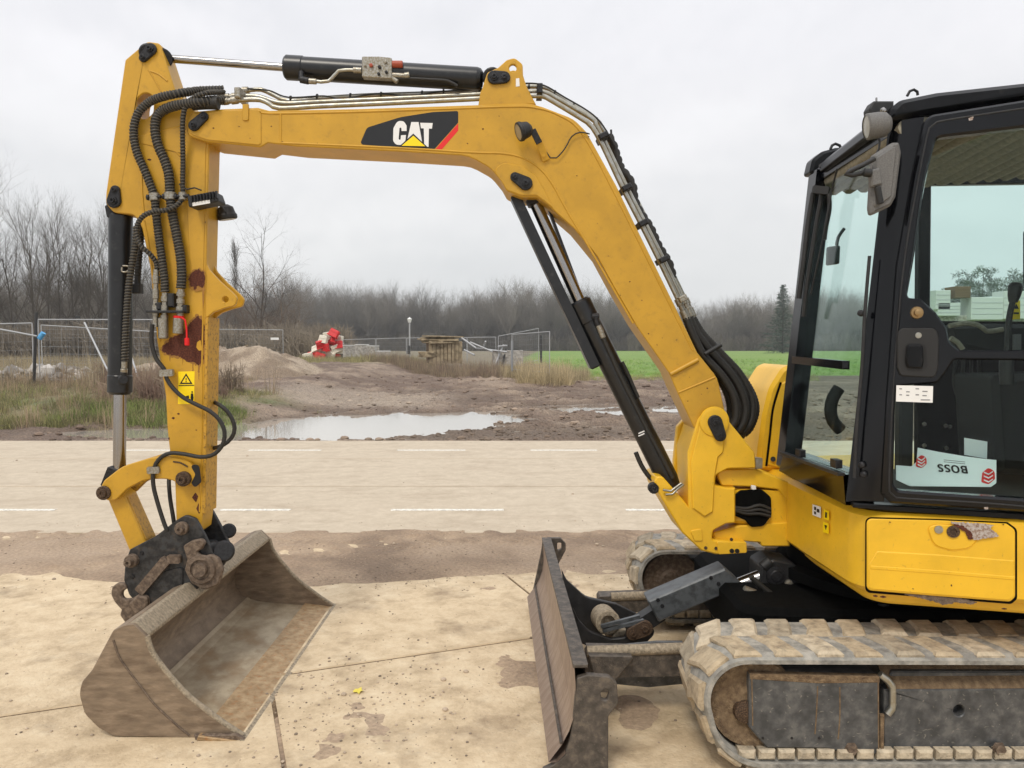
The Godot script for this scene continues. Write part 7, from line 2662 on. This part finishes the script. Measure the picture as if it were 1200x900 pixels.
	part("lamp_bolt", st, M.chrome, rl)
	line_part("wire", [[1029, 160], [1031, 166], [1030, 174], [1027, 180]], 3.05, 0.004, M.plastic_black, rl, 6)

func paper_mat() -> void:
	# a paper floor sheet lying in the cab, printed upside down to the viewer
	var p0 := at(1108, 568, 3.16)
	var n := Vector3(-0.10, 0.62, 0.78)
	var o := thing("paper_floor_mat", "white printed paper mat on the cab floor behind the door glass", "paper mat", p0)
	var st := new_shape()
	plane_slab(st, [[1050, 545], [1068, 546.5, 2], [1074, 541, 3], [1075.5, 524.5], [1100, 529.5], [1130, 534.5], [1157, 538], [1167.5, 539], [1167.5, 566, 3], [1161, 570.5, 3], [1120, 570], [1066, 569.5, 6], [1050, 562]], p0, n, 0.002, 0.0)
	obj("sheet", st, M.paper, o)
	for s in [[1080, 540.5], [1158.5, 557.5]]:
		st = new_shape()
		var sc := 1.0 if s[0] < 1100 else 1.25
		plane_slab(st, [[s[0] - 7 * sc, s[1] + 6 * sc, 2], [s[0] - 6 * sc, s[1] - 3 * sc, 4], [s[0], s[1] - 8 * sc, 4], [s[0] + 5.5 * sc, s[1] - 4 * sc, 4], [s[0] + 6 * sc, s[1] + 3 * sc, 4], [s[0], s[1] + 8 * sc, 3]], p0 + n * 0.0015, n, 0.001, 0.0)
		obj("red_print", st, M.print_red, o)
		for k in 3:
			st = new_shape()
			var y: float = s[1] - 3.0 * sc + k * 3.6 * sc
			plane_slab(st, [[s[0] - 4.5 * sc, y - 1.2], [s[0], y + 1.2], [s[0] + 4 * sc, y - 2.0], [s[0] + 4 * sc, y - 0.7], [s[0], y + 2.6], [s[0] - 4.5 * sc, y + 0.2]], p0 + n * 0.003, n, 0.001, 0.0)
			obj("white_print", st, M.paper, o)
	var tm := TextMesh.new()
	tm.text = "BOSS"
	var sf := SystemFont.new()
	sf.font_names = PackedStringArray(["Droid Sans"])
	sf.font_weight = 700
	tm.font = sf
	tm.font_size = 64
	tm.pixel_size = 0.0010
	tm.depth = 0.001
	var lettering := MeshInstance3D.new()
	lettering.name = "lettering"
	lettering.mesh = tm
	lettering.material_override = M.print_black
	o.add_child(lettering)
	var f := plane_frame(on_plane(1116, 549.5, p0, n) + n * 0.003, n)
	lettering.transform = Transform3D(f.basis.rotated(n.normalized(), PI - 0.06).scaled_local(Vector3(0.78, 0.78, 1)), f.origin - p0)
	for k in 2:
		st = new_shape()
		plane_slab(st, [[1106, 538.5 + k * 2.2], [1131, 541 + k * 2.2], [1131, 541.5 + k * 2.2], [1106, 539.1 + k * 2.2]], p0 + n * 0.0015, n, 0.001, 0.0)
		obj("fine_print", st, M.print_grey, o)
	st = new_shape()
	slab(st, [[1130, 513], [1157, 517.5], [1156.5, 537.5], [1130, 533]], 3.32, 0.002, 0.0)
	var t := obj("paper_tag", st, M.paper)
	tag(t, "small white paper tag standing behind the printed mat in the cab", "paper tag")

# ---------------------------------------------------------------- undercarriage
func belt_path() -> Array:
	var loop := rounded([[0.655, 0.524, 0.24], [0.785, 0.0, 0.27], [3.25, 0.0, 0.2], [3.33, 0.517, 0.2]], 14)
	# even steps along the loop
	var out := []
	var n := loop.size()
	var total := 0.0
	for i in n:
		total += loop[i].distance_to(loop[(i + 1) % n])
	var count := int(total / 0.0125)
	var step := total / count
	var i := 0
	var left := 0.0
	var p := loop[0]
	for k in count:
		out.append(p)
		var go := step
		while go > 0.0:
			var q := loop[(i + 1) % n]
			var d := p.distance_to(q)
			if d > go:
				p = p.move_toward(q, go)
				go = 0.0
			else:
				go -= d
				p = q
				i = (i + 1) % n
	return out

func track(z_out: float, z_in: float, label: String) -> void:
	var path := belt_path()
	var n := path.size()
	var tang := []
	var nor := []
	var centre := Vector2(2.0, 0.26)
	for i in n:
		var t: Vector2 = (path[(i + 1) % n] - path[(i - 1 + n) % n]).normalized()
		var m := Vector2(t.y, -t.x)
		if m.dot(path[i] - centre) < 0 and absf(path[i].x - 2.0) > 1.0:
			m = -m
		if absf(path[i].x - 2.0) <= 1.0:
			m = Vector2(0, 1 if path[i].y > 0.25 else -1)
		tang.append(t)
		nor.append(m)
	var st := new_shape()
	# cross-section: outer skin, chamfers, side, rim, inner skin
	var sec := [[-0.012, z_in - 0.0], [-0.028, z_in - 0.0], [-0.028, z_in], [-0.028, z_out - 0.035], [-0.04, z_out - 0.008], [-0.046, z_out], [-0.062, z_out], [-0.064, z_out - 0.012], [-0.056, z_out - 0.03], [-0.066, z_out - 0.06], [-0.066, z_in + 0.06], [-0.056, z_in + 0.03], [-0.064, z_in + 0.012], [-0.062, z_in], [-0.046, z_in], [-0.04, z_in + 0.008], [-0.028, z_in + 0.035]].slice(3)
	var m_ := sec.size()
	for i in n:
		var j := (i + 1) % n
		for k in m_:
			var l := (k + 1) % m_
			var pt := func(a: int, s: Array) -> Vector3:
				var q: Vector2 = path[a] + nor[a] * s[0]
				return Vector3(q.x, q.y, s[1])
			var a: Vector3 = pt.call(i, sec[k])
			var b: Vector3 = pt.call(j, sec[k])
			var c: Vector3 = pt.call(j, sec[l])
			var d: Vector3 = pt.call(i, sec[l])
			# normal of this strip: turn the step in the section by a quarter
			var ds := Vector2(sec[l][0] - sec[k][0], sec[l][1] - sec[k][1]).normalized()
			var out := Vector2(-ds.y, ds.x)   # (along nor, along z)
			var na := Vector3(nor[i].x * out.x, nor[i].y * out.x, out.y)
			var nb := Vector3(nor[j].x * out.x, nor[j].y * out.x, out.y)
			quad4(st, a, b, c, d, na, nb, nb, na)
	var tr := part("track", st, M.belt, null, label)
	# lugs in two staggered rows
	var pitch := 0.155
	var total := n * 0.0125
	var count := int(total / pitch)
	var wide := absf(z_out - z_in)
	for row in 2:
		for k in count:
			var at_ := (k + (0.5 if row else 0.0)) / count * n
			var i := int(at_) % n
			var t: Vector2 = tang[i]
			var m: Vector2 = nor[i]
			var x3 := Vector3(t.x, t.y, 0)
			var z3 := Vector3(m.x, m.y, 0)
			var y3 := z3.cross(x3)
			var o := path[i] as Vector2
			var zc := z_out - 0.012 if row == 0 else z_in + 0.012
			var into := -1.0 if row == 0 else 1.0
			var sgn := into if y3.z > 0 else -into
			var half := wide * 0.47
			var lean := 0.035
			var jit := rng.randf_range(-0.004, 0.004)
			var poly := PackedVector2Array([Vector2(-0.056 + jit, 0), Vector2(0.055 - jit, 0), Vector2(0.062 + jit, half * 0.5 * sgn), Vector2(0.066 + lean, half * sgn), Vector2(-0.046 + lean + jit, half * sgn), Vector2(-0.05 + lean * 0.3, half * 0.45 * sgn)])
			# end of the lug follows the belt edge
			var ls := new_shape()
			var w := Vector3(o.x, o.y, zc) + z3 * rng.randf_range(-0.022, -0.015)
			# upper bevelled block
			prism(ls, poly, Transform3D(Basis(x3, y3, z3).rotated(x3, rng.randfn(0, 0.02)), w), 0.034, 0.0115)
			part("lug", ls, M["lug_%d" % rng.randi_range(0, 2)], tr)
	# teeth on the inner side, seen along the lower run
	for k in 30:
		var bx_ := 0.93 + k * 0.078
		st = new_shape()
		box(st, Vector3(bx_, 0.085, z_out - 0.055), Vector3(0.066, 0.04, 0.07), 0.012)
		part("inner_tooth", st, M.lug_dusty, tr)

func make_undercarriage() -> void:
	track(-2.93, -3.33, "dusty rubber track on the near side")
	track(-4.51, -4.91, "muddy rubber track on the far side")
	for side in 2:
		var dz := 0.0 if side == 0 else 1.58
		var st := new_shape()
		# idler wheel
		lathe(st, Vector3(0.965, 0.275, -2.99 - dz), Vector3(0, 0, -1), [[0, 0], [0, 0.06], [0.01, 0.075], [0.012, 0.11], [0.0, 0.15], [0.0, 0.175], [0.02, 0.182], [0.26, 0.182], [0.28, 0.175], [0.28, 0]], 30)
		var idl := part("idler_wheel", st, M.soil_on_steel if side == 0 else M.cast_brown)
		# track frame
		st = new_shape()
		slab(st, [[1036, 800], [1046, 787, 4], [1420, 787], [1420, 890], [1036, 884]], 3.03 + dz, 0.22, 0.006) if side == 0 else box(st, Vector3(2.0, 0.28, -4.71), Vector3(2.0, 0.26, 0.22), 0.01)
		var fr := part("track_frame", st, M.frame_black)
		if side == 0:
			st = new_shape()
			slab(st, [[1036, 808], [1420, 806], [1420, 893], [1210, 882.5], [1036, 884.5]], 2.985, 0.05, 0.004, [[1115, 833, 9], [1124, 823.5, 9], [1133, 833, 9], [1124, 842.5, 9]])
			part("frame_side", st, M.frame_black, fr)
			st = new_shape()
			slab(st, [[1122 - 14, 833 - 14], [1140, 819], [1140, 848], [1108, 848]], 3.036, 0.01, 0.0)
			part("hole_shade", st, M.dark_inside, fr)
			# sloping top plate with caked soil
			st = new_shape()
			var a := at(1040, 807.5, 2.986)
			var b := at(1420, 805.5, 2.986)
			quad(st, a, b, b + Vector3(0, 0.075, -0.10), a + Vector3(0, 0.075, -0.10), Vector3(0, 0.8, 0.6))
			part("soil_ledge", st, M.soil_on_steel, fr)
			st = new_shape()
			slab(st, [[878, 790, 2], [1031, 793.5, 2], [1031, 884.5, 2], [985, 882], [970, 877.5], [899, 877, 3], [878, 853, 3]], 2.965, 0.16, 0.006)
			var cp := part("cover_plate", st, M.frame_black, fr)
			st = new_shape()
			slab(st, [[879, 789.5], [1031, 792.8], [1031, 800], [960, 801], [879, 796]], 2.962, 0.03, 0.002)
			part("soil_ledge", st, M.soil_on_steel, fr)
			for l in [[[958, 804], [957, 830], [955, 860]], [[984, 805], [984, 840], [982, 866]], [[1029, 797], [1029.5, 882]], [[881, 795], [882, 850]]]:
				line_part("plate_seam", l, 2.966, 0.0035, M.soil_on_steel, fr, 5)
			st = new_shape()
			tube(st, path3([[1031, 790], [1040, 797], [1045.5, 804], [1045.5, 830], [1040, 837]], 2.97), 0.014, 8)
			part("edge_bar", st, M.pipe, fr)
			st = new_shape()
			slab(st, [[1032, 838], [1037, 838], [1036, 886], [1032, 886]], 2.965, 0.02, 0.003)
			part("edge_bar", st, M.soil_on_steel, fr)
			for h in [[997, 877, 0.02], [1170, 877, 0.022]]:
				st = new_shape()
				lathe(st, at(h[0], h[1], 2.968), Vector3(0, 0, 1), [[0, 0.028], [0.004, 0.028], [0.005, h[2]], [0.018, h[2]], [0.018, 0]], 6)
				part("bolt", st, M.cast_brown, fr)
			for h in [[894, 865], [928, 865], [960, 865]]:
				st = new_shape()
				lathe(st, at(h[0], h[1], 2.9648), Vector3(0, 0, 1), [[0, 0.006], [0.002, 0.005], [0.002, 0]], 8)
				part("bolt", st, M.pin_dark, fr)
			st = new_shape()
			lathe(st, at(873, 832, 3.0), Vector3(0, 0, 1), [[0, 0.05], [0.02, 0.045], [0.025, 0.02], [0.025, 0]], 16)
			part("axle_end", st, M.pin_rusty, idl)
		# bottom rollers
		for k in 4:
			st = new_shape()
			lathe(st, Vector3(1.35 + 0.42 * k, 0.15, -3.0 - dz), Vector3(0, 0, -1), [[0, 0], [0, 0.06], [0.25, 0.06], [0.25, 0]], 16)
			part("roller", st, M.pin_rusty, fr)
	# centre frame and slew ring
	var st := new_shape()
	prism(st, rounded([[1.05, 3.45, 0.1], [3.0, 3.3], [3.0, 4.6], [1.05, 4.45, 0.1]]), Transform3D(Basis(Vector3(1, 0, 0), Vector3(0, 0, -1), Vector3(0, 1, 0)), Vector3(0, 0.50, 0)), 0.24, 0.03)
	var cf := part("centre_frame", st, M.dark_inside)
	st = new_shape()
	lathe(st, Vector3(1.95, 0.53, -3.92), Vector3.UP, [[0, 0], [0, 0.56], [0.05, 0.56], [0.06, 0.5], [0.16, 0.5], [0.17, 0]], 40)
	part("slew_ring", st, M.dark_inside, cf)
	# hinge horns for the blade cylinder
	st = new_shape()
	slab(st, [[892, 664, 6], [906, 656, 8], [930, 660, 10], [965, 688, 8], [1000, 715], [1000, 760], [930, 745], [905, 715], [891, 690, 6]], 3.83, 0.2, 0.01)
	part("cylinder_horn", st, M.black_metal, cf)
	for h in [[909, 674, 0.05], [924, 684, 0.022]]:
		st = new_shape()
		lathe(st, at(h[0], h[1], 3.83), Vector3(0, 0, 1), [[0, h[2]], [0.012, h[2] * 0.95], [0.014, h[2] * 0.6], [0.02, h[2] * 0.5], [0.02, 0]], 16)
		part("horn_pin", st, M.pin_dark if h[0] < 920 else M.fitting, cf)
	st = new_shape()
	rod(st, at(893, 665, 3.85), at(903, 657, 3.85), 0.03, 10, 0.005)
	part("hose_end", st, M.plastic_black, cf)
	line_part("braided_hose", [[872, 690], [890, 697], [905, 706], [920, 719], [932, 734]], 3.72, 0.017, M.fitting, cf, 10)
	line_part("hydraulic_hose", [[873, 693], [884, 700], [900, 702], [925, 698], [960, 712], [1010, 730]], 3.74, 0.016, M.hose, cf, 10)
	line_part("hydraulic_hose", [[880, 676], [910, 700], [950, 716], [1000, 722], [1060, 724]], 3.7, 0.014, M.hose, cf, 10)
	line_part("hydraulic_hose", [[1010, 735], [1030, 715], [1042, 700]], 3.5, 0.02, M.hose, cf, 10)

	# dozer blade: one section, drawn from far to near with a slight turn
	st = new_shape()
	var front := [[0.098, 0.07], [0.12, 0.1], [0.15, 0.14], [0.178, 0.195], [0.196, 0.25], [0.203, 0.31], [0.203, 0.38], [0.198, 0.448]]
	var back := [[0.243, 0.448], [0.246, 0.38], [0.243, 0.31], [0.236, 0.25], [0.218, 0.195], [0.19, 0.14], [0.16, 0.1], [0.13, 0.07]]
	var z0 := -4.91
	var z1 := -2.93
	var turn := Vector3(0.045, 0, 0)
	var prof := front + back
	var pm := prof.size()
	for k in pm:
		var l := (k + 1) % pm
		var p := Vector3(prof[k][0], prof[k][1], 0)
		var q := Vector3(prof[l][0], prof[l][1], 0)
		var e := (q - p).normalized()
		var nn := Vector3(-e.y, e.x, 0)
		if k < front.size() - 1:
			nn = nn if nn.x < 0 else -nn
		elif k >= front.size() and k < pm - 1:
			nn = nn if nn.x > 0 else -nn
		else:
			nn = Vector3(0, 1 if p.y > 0.27 else -1, 0)
		quad(st, p + Vector3(0, 0, z0), q + Vector3(0, 0, z0), q + turn + Vector3(0, 0, z1), p + turn + Vector3(0, 0, z1), nn)
	var bl := part("dozer_blade", st, M.blade_front)
	# seam where the cutting edge is bolted on
	st = new_shape()
	beam(st, Vector3(0.147, 0.148, z0), Vector3(0.192, 0.148, z1), 0.010, 0.012, 0.003)
	part("cutting_edge_seam", st, M.blade_worn, bl)
	st = new_shape()
	beam(st, Vector3(0.222, 0.454, z0), Vector3(0.267, 0.454, z1), 0.058, 0.016, 0.005)
	part("top_strip", st, M.blade_worn, bl)
	# end plates
	st = new_shape()
	slab(st, [[676, 795, 3], [688, 791, 3], [714, 793, 6], [723, 801, 4], [725, 824, 8], [713, 840, 4], [713, 903], [636, 903], [648, 897], [662, 885], [668, 866], [671, 848]], 2.93, 0.03, 0.004, [[704, 812, 3], [711, 806, 3], [714, 813, 3], [711, 822, 3], [705, 820, 3]])
	part("end_plate", st, M.blade_worn, bl)
	st = new_shape()
	slab(st, [[634, 648], [636, 634, 3], [642, 630.5, 3], [657, 630.5, 3], [663, 637, 3], [663, 645, 3], [655, 660, 3], [650, 690], [650, 705], [622, 705]], 4.90, 0.03, 0.004, [[653, 636, 1.5], [658, 636, 1.5], [658, 643, 1.5], [653, 646, 1.5]])
	part("end_plate", st, M.blade_worn, bl)
	# back stiffeners and push arms
	st = new_shape()
	slab(st, [[672, 714], [678, 727, 12], [690, 740, 16], [716, 749, 12], [733, 748, 4], [735, 735, 6], [758, 726, 8], [769, 742, 8], [754, 757, 6], [690, 758], [676, 752]], 3.80, 0.03, 0.004)
	var br := part("lift_bracket", st, M.black_metal, bl)
	st = new_shape()
	slab(st, [[658, 668], [664, 680], [686, 700, 20], [722, 708, 10], [750, 722, 8], [752, 740], [690, 745], [668, 735]], 4.02, 0.03, 0.004)
	part("lift_bracket", st, M.black_metal, bl)
	for h in [[706, 722, 0.075], [722, 744, 0.07]]:
		st = new_shape()
		lathe(st, at(h[0], h[1], 3.97), Vector3(0.1, 0.1, 1), [[0, h[2] * 0.85], [0.13, h[2] * 0.85], [0.135, h[2] * 0.75], [0.135, h[2] * 0.5], [0.10, h[2] * 0.45], [0.10, 0]], 22)
		part("bush", st, M.beam_dusty, bl)
	for l in [[[704, 734], [750, 722]], [[706, 739], [755, 727]]]:
		st = new_shape()
		beam(st, at(l[0][0], l[0][1], 3.79), at(l[1][0], l[1][1], 3.79), 0.02, 0.016, 0.003)
		part("clevis_bar", st, M.grey_cover, bl)
	pin_cover([742, 743], [756, 737], 8.0, 9.5, 3.79, bl, M.pin_rusty)
	st = new_shape()
	beam(st, at(686, 775, 3.46), at(900, 770, 3.46), 0.10, 0.115, 0.012)
	part("push_arm", st, M.blade_worn, bl)
	st = new_shape()
	rod(st, at(688, 763.5, 3.42), at(880, 757, 3.42), 0.025, 14)
	part("push_arm_pipe", st, M.beam_dusty, bl)
	st = new_shape()
	beam(st, at(700, 706, 4.40), at(860, 700, 4.40), 0.10, 0.10, 0.012)
	part("push_arm", st, M.blade_worn, bl)
	st = new_shape()
	rod(st, at(716, 699.5, 4.36), at(850, 694, 4.36), 0.025, 14)
	part("push_arm_pipe", st, M.beam_dusty, bl)
	st = new_shape()
	slab(st, [[690, 768], [745, 769, 3], [720, 800], [716, 812, 4], [700, 812]], 3.36, 0.15, 0.005)
	part("corner_gusset", st, M.blade_worn, bl)
	st = new_shape()
	slab(st, [[692, 760], [770, 752], [800, 752], [820, 800], [760, 806], [700, 800]], 3.52, 0.02, 0.004)
	part("corner_gusset", st, M.frame_black, bl)
	# blade cylinder under its grey cover
	st = new_shape()
	slab(st, [[759, 705, 2], [850, 666.5, 2], [868, 682, 2], [868, 689, 2], [772, 729.5, 2]], 3.84, 0.15, 0.008)
	var bcyl := part("blade_cylinder_cover", st, M.grey_cover)
	st = new_shape()
	rod(st, at(862, 687, 3.88), at(908, 669, 3.88), 0.036, 20)
	part("rod", st, M.chrome, bcyl)
	st = new_shape()
	beam(st, at(745, 734, 3.92), at(775, 715, 3.92), 0.08, 0.08, 0.01)
	part("base_eye", st, M.black_metal, bcyl)
	for h in [[771, 703], [776, 710], [833, 677], [842, 684]]:
		st = new_shape()
		lathe(st, at(h[0], h[1], 3.84), Vector3(0, 0, 1), [[0, 0.011], [0.006, 0.01], [0.006, 0]], 6)
		part("bolt", st, M.pin_dark, bcyl)

func make_excavator() -> void:
	X = thing("excavator", "yellow compact excavator with its boom stretched towards a wide bucket on the yard", "excavator", Vector3(1.95, 0, -3.92))
	make_boom()
	make_stick()
	make_bucket()
	make_bracket()
	make_body()
	make_cab()
	make_undercarriage()
	paper_mat()

func _ready() -> void:
	rng.seed = 2024
	noise_a.seed = 7
	noise_a.frequency = 0.05
	noise_a.fractal_octaves = 4
	noise_b.seed = 8
	noise_b.frequency = 0.05
	noise_b.fractal_octaves = 3
	make_view()
	make_materials()
	make_ground()
	make_woods()
	make_site()
	make_weeds()
	make_excavator()
